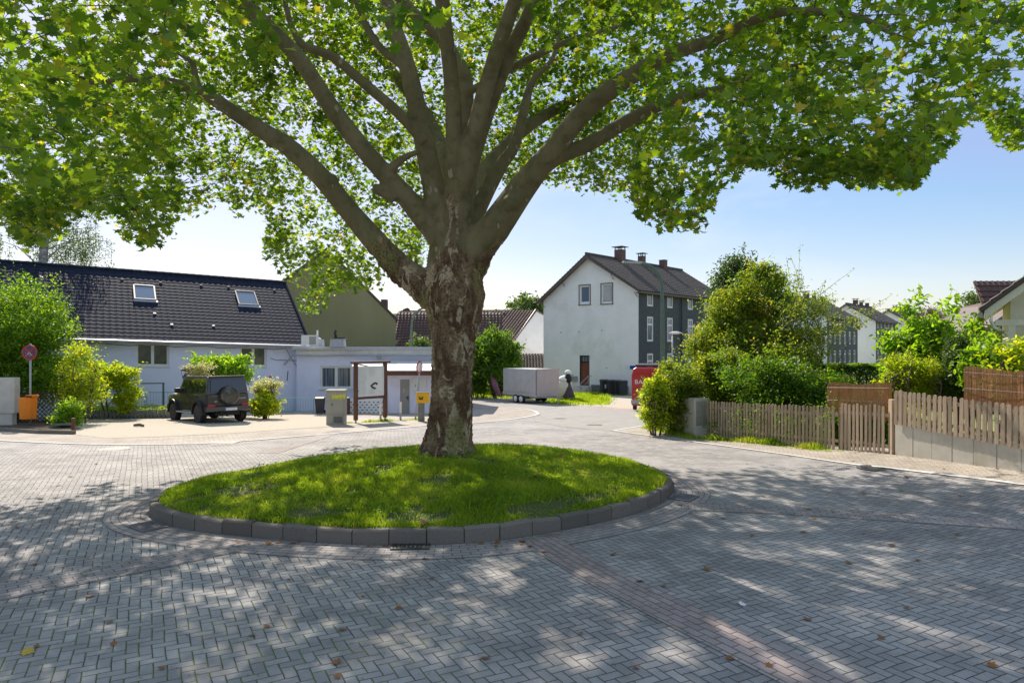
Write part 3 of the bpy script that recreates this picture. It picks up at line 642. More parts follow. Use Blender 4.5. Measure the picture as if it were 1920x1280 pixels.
me.polygons.foreach_set('use_smooth', [True]*len(me.polygons))
def planebark():
    m, nt, b = newmat('plane_bark'); cc = ocoord(nt); cs = ocoord(nt, (1, 1, .45))
    at = nt.nodes.new('ShaderNodeAttribute'); at.attribute_name = 'rough'; rv = X(nt, at.outputs['Fac'])
    up = mixc(nt, noise(nt, cs, 1.6, 5, .6).smooth(.4, .65), (.18, .148, .075), (.24, .195, .108))
    up = mixc(nt, noise(nt, cc, 5, 4, .6).smooth(.45, .7)*.7, up, (.11, .098, .045))
    up = mixc(nt, noise(nt, cs, 5.5, 3, .5).gt(.68), up, (.36, .30, .20))
    lo = mixc(nt, noise(nt, cs, 3.0, 6, .68, .6).smooth(.42, .58), (.12, .068, .04), (.26, .175, .105))
    lo = mixc(nt, noise(nt, cs, 2.2, 5, .6, 1.2).smooth(.53, .575), lo, (.50, .39, .26))
    lo = mixc(nt, noise(nt, cs, 1.4, 3, .6).smooth(.53, .62)*.75, lo, (.24, .22, .08))
    lo = mixc(nt, noise(nt, cc, 24, 4, .7).smooth(.5, .62)*.7, lo, (.035, .022, .014))
    col = mixc(nt, rv.smooth(.15, .75), up, lo); nt.links.new(col, b.inputs[0]); b.inputs['Roughness'].default_value = .9; b.inputs['Specular IOR Level'].default_value = .2
    h = noise(nt, cs, 13, 6, .7, .5)*rv+noise(nt, cs, 5.5, 3, .5).gt(.68)*-.25+noise(nt, cc, 45, 4)*.25
    bump(nt, b, h, .9, .03); return m
M['planebark'] = planebark(); me.materials.clear(); me.materials.append(M['planebark'])
to = bpy.data.objects.new('trunk', me); me.name = 'trunk'; COL.objects.link(to); to.parent = plane
# crown: sprays of leaves through the real volume of the crown
LOWX = [-300,0,40,100,150,215,232,262,300,330,360,440,470,500,492,520,560,600,640,690,720,745,770,800,830,880,900,930,960,1040,1080,1110,1180,1200,1240,1320,1335,1350,1370,1415,1450,1545,1575,1640,1720,1745,1790,1830,1850,1870,1950,2300]
LOWY = [430,405,470,440,395,400,440,465,450,410,385,395,365,400,455,520,565,570,540,535,520,520,505,500,470,360,350,330,345,350,345,375,375,405,425,425,390,345,335,290,340,350,320,345,345,300,260,215,225,270,275,300]
FX_ = [-300,0,100,200,270,340,400,520,700,900,1000,1100,1180,1250,1330,1420,1600,1720,1800,1850,1950,2300]
FY_ = [330,330,350,370,455,250,180,95,75,80,110,130,210,400,330,300,340,330,180,180,255,300]
def allow(p, j=0.0):
    D = p[1]
    if D < 5.6: return D < 4.5 and False
    px = CX+p[0]/D*FPX; py = HY-(p[2]-CZ)/D*FPX
    lim = np.interp(px, LOWX, LOWY) if D > 15.6 else np.interp(px, FX_, FY_)
    if 1835 < px < 1935 and 95 < py < 205 and (px-1885)**2/50**2+(py-150)**2/58**2 < 1: return False
    lim += 34*mnoise.noise(Vector((px/55, D*.2, 1)))+12*mnoise.noise(Vector((px/17, 3, D*.3)))
    return py < lim-14+j
def allow2(p):
    px = CX+p[0]/p[1]*FPX; py = HY-(p[2]-CZ)/p[1]*FPX
    return allow(p, 34) or (py < np.interp(px, LOWX, LOWY)+12 and not (1180 > px > 340 and p[1] < 15.6))
skel = []
for L in LIMBS[1:]:
    q = limb(L)
    for i in range(len(q)-1):
        for j in range(5):
            p = q[i][0].lerp(q[i+1][0], j/5); r_ = q[i][1]+(q[i+1][1]-q[i][1])*j/5
            if p.z > 5.2: skel.append((*(p), r_))
cl = []; C0 = np.array([-1.3, 14.3, 3.2]); tries = 0
NSH, NIN = 4300, 700
while len(cl) < NSH and tries < 400000:
    tries += 1
    d = rng.normal(size=3); d[2] = abs(d[2]); d /= np.linalg.norm(d)
    rx = 10.8 if d[0] > 0 else 11.8; ry = 8.6 if d[1] < 0 else 11.2; s_ = 1-.30*rng.random()**1.3
    wob = 1+.10*mnoise.noise(Vector(d*2.6))+.06*mnoise.noise(Vector(d*6))
    p = C0+d*np.array([rx, ry, 11.0])*s_*wob
    if mnoise.noise(Vector(p*.5)) < -.03 and p[1] < 15.5: continue      # gaps between the boughs
    if p[1] < 15.5 and (rng.random() < .22 or mnoise.noise(Vector(p*1.15)) < -.2): continue
    if p[0] > 4.2 and p[1] > 16.3: continue
    if p[2] > 3.7 and allow(p) and (rng.random() < .6 or allow(p, -55)): cl.append(p)
tries = 0; n0 = len(cl)
while len(cl) < n0+NIN and tries < 400000:
    tries += 1
    p = np.array([rng.uniform(-12, 10), rng.uniform(7.5, 21), rng.uniform(3.9, 9.5)]); r_ = math.hypot(p[0]+1.3, p[1]-14.3)
    if r_ < 4.2 or r_ > 11 or not allow(p): continue
    px = CX+p[0]/p[1]*FPX
    if p[1] < 15.6 and 380 < px < 1180: continue
    if mnoise.noise(Vector(p*.6)) < -.1: continue
    cl.append(p)
for _ in range(520):                                  # drooping sprays along the lower edge of the crown
    px = rng.uniform(-60, 1950)
    if 770 < px < 905: continue
    back = 430 < px < 1110; D = rng.uniform(17, 21.5) if back else rng.uniform(10.5, 14)
    lim = np.interp(px, LOWX, LOWY) if back else np.interp(px, FX_, FY_)
    if not back: lim = max(lim, np.interp(px, LOWX, LOWY)-8)
    q = P(px, lim-rng.uniform(8, 70), D); ok_ = np.array(q)
    if ok_[2] > 3.2 and math.hypot(q.x+1.3, q.y-14.3) < 11.8: cl.append(ok_)
cl = np.array(cl)
# twigs grow outwards from the nearest wood
sk = np.array(skel); dist = np.sqrt(((cl[:, None, :]-sk[None, ::3, :3])**2).sum(2)).min(1); order = np.argsort(dist); cl = cl[order]
nodes = np.zeros((len(sk)+len(cl)*2, 4)); nodes[:len(sk)] = sk; nn_ = len(sk); tw = MB(); ring = 4; LP = []; TI = []
for c in cl:
    dd = ((nodes[:nn_, :3]-c)**2).sum(1)+.5*np.maximum(0, nodes[:nn_, 2]-c[2])**2; i = int(np.argmin(dd)); a = Vector(nodes[i, :3]); b = Vector(c); L_ = (b-a).length
    if L_ > 4.5: continue
    r0 = min(nodes[i, 3]*.55, .008+.011*L_); mid = a.lerp(b, .5)+Vector((rng.normal(), rng.normal(), abs(rng.normal())*.9+.3))*.09*L_
    tw.tube([a-TB, mid-TB, b-TB], [r0, r0*.72, r0*.4], ring, caps=False)
    nodes[nn_] = (*mid, r0*.72); nodes[nn_+1] = (*b, max(.006, r0*.45)); nn_ += 2
    droop = -.25 if b.z < 7 else .0; axis = Vector((b.x-TB.x, b.y-TB.y, 0)).normalized()*.5+Vector((rng.normal()*.45, rng.normal()*.45, droop*1.3+rng.normal()*.18)); axis.normalize()
    k = int(rng.integers(10, 22)); ln = rng.uniform(.28, .7); tend = b+axis*ln
    if not allow2(tend): tend = b+Vector((0, 0, -.25*ln)) if allow2(b) else b+Vector((0, 0, .3*ln))
    ti = rng.normal(0, .13)+(.25 if rng.random() < .03 else 0)
    tw.tube([b-TB, b.lerp(tend, .5)-TB+Vector((0, 0, .02)), tend-TB], [.007, .005, .002], 3, caps=False)
    for _ in range(k):
        u = rng.random()**.8; q = b.lerp(tend, u)+Vector(rng.normal(size=3))*(.11+.05*rng.random())
        if q.y > 4.5 and allow2(q): LP.append(q-TB); TI.append(ti)
tw.build('twigs', M['bark'], plane)
leaves('crown', np.array(LP), .143, M['leaf_plane'], plane, 'maple', .55, np.array(TI), .14, seed=9)
print('plane leaves', len(LP), 'trunk verts', nv)
# ------------------------------------------------------------------ building helpers
def wallcols(mb, xs, z0, topf, ops, y=0, depth=.14, m=0, mr=0):
    """wall in the plane y facing -y, from x=xs[0] to xs[-1], with openings (x0,x1,z0,z1) and their reveals"""
    br = sorted(set(list(xs)+[v for o in ops for v in o[:2]]))
    for a, b in zip(br, br[1:]):
        if b-a < 1e-6: continue
        cm = (a+b)/2; iv = sorted([(o[2], o[3]) for o in ops if o[0] < cm < o[1]]); z = z0
        for (p, q) in iv:
            if p > z+1e-6: mb.quad((a, y, z), (b, y, z), (b, y, p), (a, y, p), m)
            z = q
        mb.quad((a, y, z), (b, y, z), (b, y, topf(b)), (a, y, topf(a)), m)
    for (a, b, p, q) in ops:
        mb.quad((a, y, p), (a, y+depth, p), (a, y+depth, q), (a, y, q), mr); mb.quad((b, y, q), (b, y+depth, q), (b, y+depth, p), (b, y, p), mr)
        mb.quad((a, y, q), (a, y+depth, q), (b, y+depth, q), (b, y, q), mr); mb.quad((a, y, p), (b, y, p), (b, y+depth, p), (a, y+depth, p), mr)
def window(par, x0, x1, z0, z1, y, fm='white', pm='glass', cols=1, fw=.07, trans=None, Mx=None, sill=None, k=0, name='window'):
    """frame with a real pane behind it; fits an opening; y is the recessed plane"""
    f = MB(); F = y-.05; B = y+.02
    f.box(x0, x0+fw, F, B, z0, z1); f.box(x1-fw, x1, F, B, z0, z1); f.box(x0+fw, x1-fw, F, B, z0, z0+fw); f.box(x0+fw, x1-fw, F, B, z1-fw, z1)
    for i in range(1, cols):
        xm = x0+(x1-x0)*i/cols; f.box(xm-fw*.7, xm+fw*.7, F+.003, B-.003, z0+fw, z1-fw)
    if trans: zt = z0+(z1-z0)*trans; f.box(x0+fw, x1-fw, F+.005, B-.005, zt-fw*.5, zt+fw*.5)
    if sill: f.box(x0-.06, x1+.06, y-.2, y-.052, z0-.05, z0-.005)
    p = MB(); p.quad((x0+fw*.5, y, z0+fw*.5), (x1-fw*.5, y, z0+fw*.5), (x1-fw*.5, y, z1-fw*.5), (x0+fw*.5, y, z1-fw*.5))
    if k: f.shear(k); p.shear(k)
    if Mx is not None:
        f.v = [tuple(Mx @ Vector(v)) for v in f.v]; p.v = [tuple(Mx @ Vector(v)) for v in p.v]
    fo = f.build(name, M[fm], par); p.build('pane', M[pm], fo); return fo
def tileroof(mb, o, u, v, n, LU, LV, tw=.28, th=.34, amp=.035, m=0, nu=4, shearu=0, thick=.06):
    """pantile slope: o lower corner, u along the eave, v up the slope, n outward"""
    o, u, v, n = map(Vector, (o, u, v, n)); NU = max(1, round(LU/tw)); NV = max(1, round(LV/th)); base = len(mb.v); rows = []
    for j in range(NV):
        for e, zz in ((0, amp*.9), (1, 0)):
            rows.append(((j+e)*LV/NV, zz))
    cols = [(i/nu*LU/NU, amp*.5*(math.sin(2*math.pi*(i % nu)/nu)+(.9 if i % nu == 1 else 0))) for i in range(NU*nu+1)]
    for (vv, z1) in rows:
        for (uu, z2) in cols: mb.v.append(tuple(o+u*(uu+shearu*vv)+v*vv+n*(z1+z2+.04)))
    C = len(cols)
    for r_ in range(len(rows)-1):
        for c in range(C-1): mb.f.append((base+r_*C+c, base+r_*C+c+1, base+(r_+1)*C+c+1, base+(r_+1)*C+c)); mb.m.append(m)
    a, b, c, d = o, o+u*LU, o+u*(LU+shearu*LV)+v*LV, o+u*(shearu*LV)+v*LV
    lo = [q-n*thick for q in (a, b, c, d)]; hi = [q+n*.035 for q in (a, b, c, d)]
    mb.poly([lo[3], lo[2], lo[1], lo[0]], m)
    for i in range(4): j = (i+1) % 4; mb.quad(lo[i], lo[j], hi[j], hi[i], m)
# ------------------------------------------------------------------ left: lavender house with the black roof
HS = 1.15; HL = 17*HS; LH0 = Vector((-10.22*HS-.857*HL, 34.5*HS-.515*HL, 0)); rz = math.atan2(.515, .857); kk = -.029
house = thing('terraced_house', 'low lavender house with a black pantile roof and two skylights behind the parked car', 'house', (LH0.x, LH0.y, 0), rz)
def lz(x, z): return z-kk*x                           # undo the shear for a target height
zE = Z(641.5, 34.5*HS)-kk*HL; zG = -1.6-kk*HL
ops = []
def lhx(px):                                          # distance along the facade under a photo column
    s = (px-CX)/FPX; return (s*LH0.y-LH0.x)/(math.cos(rz)-s*math.sin(rz))
def lhY(x): return LH0.y+math.sin(rz)*x
for a, b, t, bt in ((255, 317, 644, 686), (450, 500, 650, 687)):
    x0, x1 = lhx(a), lhx(b); Dm = (lhY(x0)+lhY(x1))/2; xm = (x0+x1)/2; ops.append((x0, x1, Z(bt, Dm)-kk*xm, Z(t, Dm)-kk*xm))
x0, x1 = lhx(153), lhx(200); ops.append((x0, x1, Z(748, lhY(x0))-kk*x0, Z(733, lhY(x0))-kk*x0))
w = MB(); wallcols(w, [0, HL], zG, lambda x: zE, ops, 0, .16, 0, 0)
w.quad((0, .0, zG), (0, 0, zE), (0, 11.7, zE), (0, 11.7, zG)); w.quad((HL, 0, zG), (HL, 11.7, zG), (HL, 11.7, zE), (HL, 0, zE)); w.quad((0, 11.7, zG), (0, 11.7, zE), (HL, 11.7, zE), (HL, 11.7, zG))
HR = 3.75*HS-.5; HV = 5.1*HS
w.poly([(0, 0, zE), (0, HV, zE+HR), (0, 11.73, zE)]); w.poly([(HL, 0, zE), (HL, 11.73, zE), (HL, HV, zE+HR)])
w.shear(kk).build('wall', M['lilac'], house)
for o_ in ops[:2]: window(house, *o_, .15, 'white', 'glass', 2, .10, sill=True, k=kk)
fo = window(house, *ops[2], .12, 'darkmetal', 'glass', 1, .05, k=kk, name='cellar_window')
rf = MB(); sl = math.atan2(HR, HV); vv = Vector((0, math.cos(sl), math.sin(sl))); nn2 = Vector((0, -math.sin(sl), math.cos(sl))); LVr = math.hypot(HR, HV)+.45
tileroof(rf, Vector((-.1, 0, zE))-vv*.4, (1, 0, 0), vv, nn2, HL+.25, LVr, .30, .36, .02, nu=4)
vb = Vector((0, -math.cos(sl), math.sin(sl))); tileroof(rf, Vector((HL+.15, 11.73, zE))-vb*.4, (-1, 0, 0), vb, Vector((0, math.sin(sl), math.cos(sl))), HL+.25, LVr, .6, .6, .03, nu=2)
for i in range(48):
    x_ = -.1+i*(HL+.25)/48; rf.tube([(x_, HV, zE+HR+.06), (x_+.44, HV, zE+HR+.07)], [.125, .13], 8)
for i in range(20):                                    # verge tiles down the right gable edge
    q = Vector((HL+.13, 0, zE))-vv*.4+vv*(i*LVr/20); rf.tube([q+nn2*.06, q+vv*(LVr/20)+nn2*.09], [.07, .075], 6)
rf.shear(kk); roof = rf.build('roof', M['tile_black'], house)
def onroof(px, py):                                   # a photo point lying on the front slope -> (x, distance up slope)
    dr = Vector(((px-CX)/FPX, 1, (HY-py)/FPX)); o0 = Vector((0, 0, CZ)); inv = RZ(-rz) @ T(-LH0.x, -LH0.y, 0)
    o1 = inv @ o0; d1 = (inv.to_3x3() @ dr); n3 = Vector((-kk*0, -math.sin(sl), math.cos(sl)))
    # sheared plane: z = zE + tan(sl)*y + kk*x
    t = (zE+math.tan(sl)*o1.y+kk*o1.x-o1.z)/(d1.z-math.tan(sl)*d1.y-kk*d1.x); q = o1+d1*t; return q.x, q.y/math.cos(sl)
for (l_, t_, r_, b_) in ((254, 539, 290, 563), (449, 550, 482, 573)):
    a = onroof(l_, b_); b = onroof(r_, b_); c = onroof(l_, t_); w_ = b[0]-a[0]; h_ = c[1]-a[1]; Mx = T(a[0], 0, zE) @ Matrix.Rotation(sl, 4, 'X') @ T(0, a[1], 0)
    f = MB()
    f.box(-.07, 0, -.07, h_+.07, .02, .17); f.box(w_, w_+.07, -.07, h_+.07, .02, .17); f.box(0, w_, -.07, 0, .02, .165); f.box(0, w_, h_, h_+.09, .02, .18)
    f.v = [tuple(Mx @ Vector(v)) for v in f.v]; f.shear(kk); sk_ = f.build('skylight', M['darkmetal'], house)
    p_ = MB(); p_.quad((0, 0, .13), (w_, 0, .13), (w_, h_, .13), (0, h_, .13)); p_.v = [tuple(Mx @ Vector(v)) for v in p_.v]; p_.shear(kk).build('pane', M['skyglass'], sk_)
    q_ = MB(); q_.box(-.1, w_+.14, -.26, -.072, .06, .115); q_.v = [tuple(Mx @ Vector(v)) for v in q_.v]; q_.shear(kk).build('flashing', M['zinc'], sk_)
for px_, py_ in ((229, 526), (301, 532), (377, 537), (428, 540), (514, 546), (322, 611), (400, 613), (290, 590)):
    a = onroof(px_, py_); q_ = MB(); q_.box(-.08, .08, -.06, .07, .03, .105); q_.v = [tuple((T(a[0], 0, zE) @ Matrix.Rotation(sl, 4, 'X') @ T(0, a[1], 0)) @ Vector(v)) for v in q_.v]
    q_.shear(kk).build('vent_tile', M['tile_brown'] if py_ < 560 else M['zinc'], house, bevel=.02)
gt = MB(); yy = -vv.y*.42-.06; zz = zE-.4*math.sin(sl)-.03
gt.tube([(-.1, yy, zz), (HL+.2, yy, zz)], .075, 8); gt.shear(kk).build('gutter', M['zinc'], house)
gt = MB(); gt.box(-.1, HL+.15, yy+.08, -.004, zz-.08, zz+.02); gt.shear(kk).build('soffit', M['gutter'], house)
gt = MB(); xp = HL-.3; gt.tube([(xp, yy, zz-.05), (xp, yy, zz-.2), (xp, -.09, zz-.42), (xp, -.09, zG+.3)], .05, 8); gt.shear(kk).build('downpipe', M['zinc'], house)
cb = MB(); cb.tube([(3+i*.7, -.02, zE-.42-.05*math.sin(i*1.9)) for i in range(23)]+[(HL-.9, -.02, zE-.9), (HL-.55, -.02, zE-1.4)], .012, 4); cb.shear(kk).build('cable', M['darkmetal'], house)
cb = MB(); cb.tube([(HL-1.1, -.02, zE-2.2), (HL-1.05, -.02, zE-1.65)], .02, 5); cb.tube([(HL-2, -.02, zE-.95), (HL-1.7, -.02, zE-1.05), (HL-.5, -.02, zE-1.06)], .014, 4); cb.shear(kk).build('wall_anchor', M['darkmetal'], house)
# ------------------------------------------------------------------ flat-roofed annex with lean-to
AY = 39.0; AX0 = (556-CX)/FPX*AY; AX1 = ax_end = -6.72; ag = g(AY)-.12; at_ = Z(652, AY)
def ax(px, Y=AY): return (px-CX)/FPX*Y
annex = thing('flat_roofed_annex', 'lavender single storey annex with flat felt roof and round wall fan beside the black-roofed house', 'annex', (0, AY, 0))
WO = (ax(600), ax(660), Z(728, AY), Z(686, AY))
w = MB(); wallcols(w, [AX0, ax(668)], ag, lambda x: at_-.05, [WO], 0, .12)
w.quad((AX0, 0, ag), (AX0, 0, at_-.05), (AX0, 8, at_-.05), (AX0, 8, ag)); w.quad((ax(668), 0, at_-.05), (AX1+4, 0, at_-.05), (AX1+4, 0, ag), (ax(668), 0, ag))
w.quad((AX1+4, 0, ag), (AX1+4, 0, at_-.05), (AX1+4, 8, at_-.05), (AX1+4, 8, ag)); w.build('wall', M['lilac'], annex)
window(annex, *WO, .11, 'white', 'curtain', 2, .11, sill=True)
w = MB(); w.box(AX0-.15, AX1+4.1, -.32, 8, at_-.05, at_+.06); w.box(AX0+.05, AX1+4.05, -.22, -.02, at_-.36, at_-.05); w.build('roof', M['roofmetal'], annex)
w = MB(); w.box(AX0-.16, AX1+4.12, -.36, -.322, at_-.11, at_+.03); w.tube([(AX0-.1, -.29, at_-.4), (AX1+4, -.29, at_-.42)], .04, 6); w.tube([(AX0-.1, -.29, at_-.38), (AX0-.65, -.1, at_-.95)], .045, 6); w.build('gutter', M['zinc'], annex)
fx = ax(711); fz = Z(668, AY); f = MB()
f.lathe([(.22, 0), (.235, .1), (.19, .12), (.18, .04)], 24, M=T(fx, -.005, fz) @ RX(R(90))); fo = f.build('wall_fan', M['white2'], annex, smooth=False)
f = MB(); f.lathe([(.18, .0), (.18, .05)], 20, M=T(fx, -.02, fz) @ RX(R(90))); f.build('fan_grille', M['zinc'], fo)
# lean-to (projects forward) with its own lavender wall, door and notice frames
LY = 36.2; lean = thing('lean_to', 'pale lavender lean-to with sloping felt roof and brown fascia in front of the annex', 'lean-to', (0, LY, 0))
lg = g(LY)-.12; lx0 = ax(727, LY); lx1 = (866-CX)/FPX*LY; lt = Z(700, LY)
DO = (ax(750.5, LY), ax(768, LY), lg, Z(711, LY))
w = MB(); wallcols(w, [lx0, lx1], lg, lambda x: lt, [DO], 0, .14); w.quad((lx0, 0, lg), (lx0, 0, lt), (lx0, 2.55, lt+.55), (lx0, 2.55, lg)); w.quad((lx1, 0, lg), (lx1, 2.6, lg), (lx1, 2.6, lt+.5), (lx1, 0, lt))
w.build('wall', M['lilac2'], lean)
w = MB(); ry0, ry1 = -.7, AY-LY-.32; rz0, rz1 = Z(697, LY-.7), Z(679, AY-.2)
rx0 = ax(664, LY+1.6); w.prism([(ry0, rz0), (ry1, rz1), (ry1, rz1+.07), (ry0, rz0+.07)], 'x', ax(731, LY-.7), lx1); w.prism([(.9, rz0+(rz1-rz0)*.48-.01), (ry1-.004, rz1-.006), (ry1-.004, rz1+.064), (.9, rz0+(rz1-rz0)*.48+.06)], 'x', rx0, ax(731, LY-.7)-.002)
w.poly([(ax(731, LY-.7)-.003, ry0, rz0+.062), (ax(731, LY-.7)-.003, .9, rz0+(rz1-rz0)*.48+.055), (rx0, .9+.0, rz0+(rz1-rz0)*.48+.055)])
w.build('roof', M['roofmetal'], lean)
w = MB(); w.box(ax(722, LY-.7), lx1, ry0-.05, ry0-.003, rz0-.18, rz0+.05)
w.prism([(ax(731, LY-.7)-.01, rz0-.1), (ax(731, LY-.7)-.01, rz0+.05), (rx0, rz1+.0), (rx0, rz1-.42)], 'y', .0, .05, M=Matrix(((1, 0, 0, 0), (-(1.6+.7)/(ax(731, LY-.7)-rx0), 1, 0, -.72+(1.6+.7)/(ax(731, LY-.7)-rx0)*ax(731, LY-.7)), (0, 0, 1, 0), (0, 0, 0, 1))))
w.build('fascia', M['woodbrown'], lean)
d = MB(); d.box(DO[0]+.01, DO[1]-.01, .05, .1, DO[2], DO[3]-.01); do = d.build('door', M['doorgrey'], lean)
d = MB(); d.tube([(DO[1]-.09, -.01, lg+.95), (DO[1]-.22, -.01, lg+.95)], .018, 6); d.box(DO[1]-.12, DO[1]-.07, .03, .048, lg+.82, lg+1.02); d.build('handle', M['black'], do)
t_ = text('?', .26, 'door_mark', M['white'], do, T(DO[0]+.14, .047, lg+1.22) @ RX(R(90)))
for a, b in ((773, 785.5), (786.5, 800)):
    f = MB(); x0, x1, z0, z1 = ax(a, LY), ax(b, LY), Z(740, LY), Z(708, LY)
    f.box(x0, x1, -.05, -.003, z0, z1); fo = f.build('notice_panel', M['white'], lean)
    f = MB(); f.box(x0+.03, x1-.03, -.056, -.052, z0+.04, z1-.04); f.build('poster', M['paper'], fo)
    f = MB()
    if a < 780: f.box((x0+x1)/2-.03, (x0+x1)/2+.03, -.062, -.058, (z0+z1)/2-.05, (z0+z1)/2+.1)
    for i in range(3): f.box(x0+.07+.0, x1-.07, -.062, -.058, z0+.1+i*.06, z0+.12+i*.06)
    f.build('print', M['ink'], fo)
# breeze-block wall with holes beside the lean-to
bw = thing('screen_block_wall', 'low white screen block wall with rows of dark holes behind the notice board', 'wall', (0, 36.0, 0)); f = MB(); zb0 = g(36)-.1; zb1 = Z(747, 36.0); xa, xb = ax(652, 36.0), ax(722, 36.0)
hol = []; r_ = 0; zz = zb0+.12
while zz < zb1-.1:
    xx = xa+.12+(.11 if r_ % 2 else 0)
    while xx < xb-.15: hol.append((xx, xx+.10, zz, zz+.055)); xx += .235
    zz += .135; r_ += 1
rows = sorted(set(h[2] for h in hol)); z = zb0
for r0 in rows:
    f.quad((xa, 0, z), (xb, 0, z), (xb, 0, r0), (xa, 0, r0)); hs = [h for h in hol if h[2] == r0]; x = xa
    for h in hs:
        f.quad((x, 0, r0), (h[0], 0, r0), (h[0], 0, r0+.055), (x, 0, r0+.055)); x = h[1]
        f.quad((h[0], 0, r0+.055), (h[1], 0, r0+.055), (h[1], .12, r0+.055), (h[0], .12, r0+.055)); f.quad((h[0], 0, r0), (h[0], .12, r0), (h[1], .12, r0), (h[1], 0, r0)); f.quad((h[0], 0, r0), (h[0], 0, r0+.055), (h[0], .12, r0+.055), (h[0], .12, r0)); f.quad((h[0], .12, r0), (h[0], .12, r0+.055), (h[1], .12, r0+.055), (h[1], .12, r0), 1)
    f.quad((x, 0, r0), (xb, 0, r0), (xb, 0, r0+.055), (x, 0, r0+.055)); z = r0+.055
f.quad((xa, 0, z), (xb, 0, z), (xb, 0, zb1), (xa, 0, zb1)); f.quad((xa, 0, zb1), (xb, 0, zb1), (xb, .2, zb1), (xa, .2, zb1)); f.quad((xa, 0, zb0), (xa, 0, zb1), (xa, .2, zb1), (xa, .2, zb0)); f.quad((xb, 0, zb0), (xb, .2, zb0), (xb, .2, zb1), (xb, 0, zb1)); f.quad((xa, .2, zb0), (xa, .2, zb1), (xb, .2, zb1), (xb, .2, zb0), 1)
f.build('block_wall', [M['white2'], M['darkmetal']], bw)
# things on the flat roof
def roofbox(px, Y, w_, h_, name, label, cat, mat, z=at_+.06):
    x = ax(px, Y); t = thing(name, label, cat, (x, Y, z)); f = MB(); f.prism([(-w_/2, 0), (w_/2, 0), (w_/2-.04, h_), (-w_/2+.04, h_)], 'y', -.25, .3); return t, f
t, f = roofbox(633.5, 38.8, .8, .43, 'roof_chimney', 'low grey chimney box with broken black cowl on the annex roof', 'chimney', 'zinc'); f.build('chimney_box', M['zinc'], t); f = MB(); f.box(-.44, .44, -.3, .35, .432, .47)
f.build('cap', M['concrete_dark'], t); f = MB(); f.tube([(-.12, 0, .47), (-.12, 0, .62), (-.17, 0, .8), (-.1, 0, .95)], [.09, .07, .05, .04], 7); f.box(-.2, -.02, -.06, .06, .82, .86); [f.box(.0+i*.11, .07+i*.11, -.08, .08, .47, .53) for i in range(4)]; f.build('cowl', M['black'], t)
t, f = roofbox(596, 39.6, .62, .42, 'roof_chimney', 'low grey chimney box with a thin white flue pipe on the annex roof', 'chimney', 'zinc'); f.build('chimney_box', M['zinc'], t); f = MB(); f.tube([(-.03, 0, .42), (-.03, 0, .95)], .055, 8); f.lathe([(.2, .42), (.2, .46), (.07, .55)], 10); f.build('flue', M['white'], t)
t = thing('air_conditioner', 'white air conditioning unit with black grille on the annex roof beside the roof edge', 'air conditioner', (ax(581, 37.9), 37.9, at_+.075)); f = MB(); f.box(-.42, .42, -.17, .17, .06, .62); f.box(-.35, -.28, -.2, .2, 0, .06); f.box(.28, .35, -.2, .2, 0, .06); f.build('casing', M['white'], t)
f = MB(); [f.box(.02+.0, .38, -.18, -.172, .12+i*.055, .145+i*.055) for i in range(8)]; f.build('grille', M['darkmetal'], t)
# olive building behind
oy = 52.0; ol = thing('olive_house', 'tall olive green house with a blank gable wall behind the annex', 'house', (0, oy, 0))
ox0, ox1 = ax(508, oy), ax(742, oy); apx = ax(612, oy); az = Z(470, oy); ez = Z(600, oy); gz = g(oy)-.1
w = MB(); pr = [(ox0-4, gz), (ox1, gz), (ox1, ez), (apx, az), (ox0-4, az-6)]; SH = Matrix(((1, -.34, 0, 0), (0, 1, 0, 0), (0, 0, 1, 0), (0, 0, 0, 1))); w.prism(pr, 'y', 0, 12, M=SH); w.build('wall', M['olive'], ol)
w = MB(); ang = math.atan2(az-ez, ox1-apx)
for s_, x1_, z1_ in ((1, ox1, ez), (-1, ox0-4, az-6)):
    w.prism([(apx, az+.02), (x1_+s_*.15, z1_-.1), (x1_+s_*.15, z1_+.08), (apx, az+.22)], 'y', -.12, 12.2, M=SH)
w.build('roof', M['tile_grey'], ol)
w = MB(); w.box(ax(700, oy), ax(711, oy), 3, 3.7, ez, Z(556, oy)); w.build('chimney', M['brick'], ol)
w = MB(); w.box(ax(601, oy), ax(602.3, oy), -.02, -.003, Z(588, oy), Z(582, oy)); w.build('wall_hook', M['black'], ol)
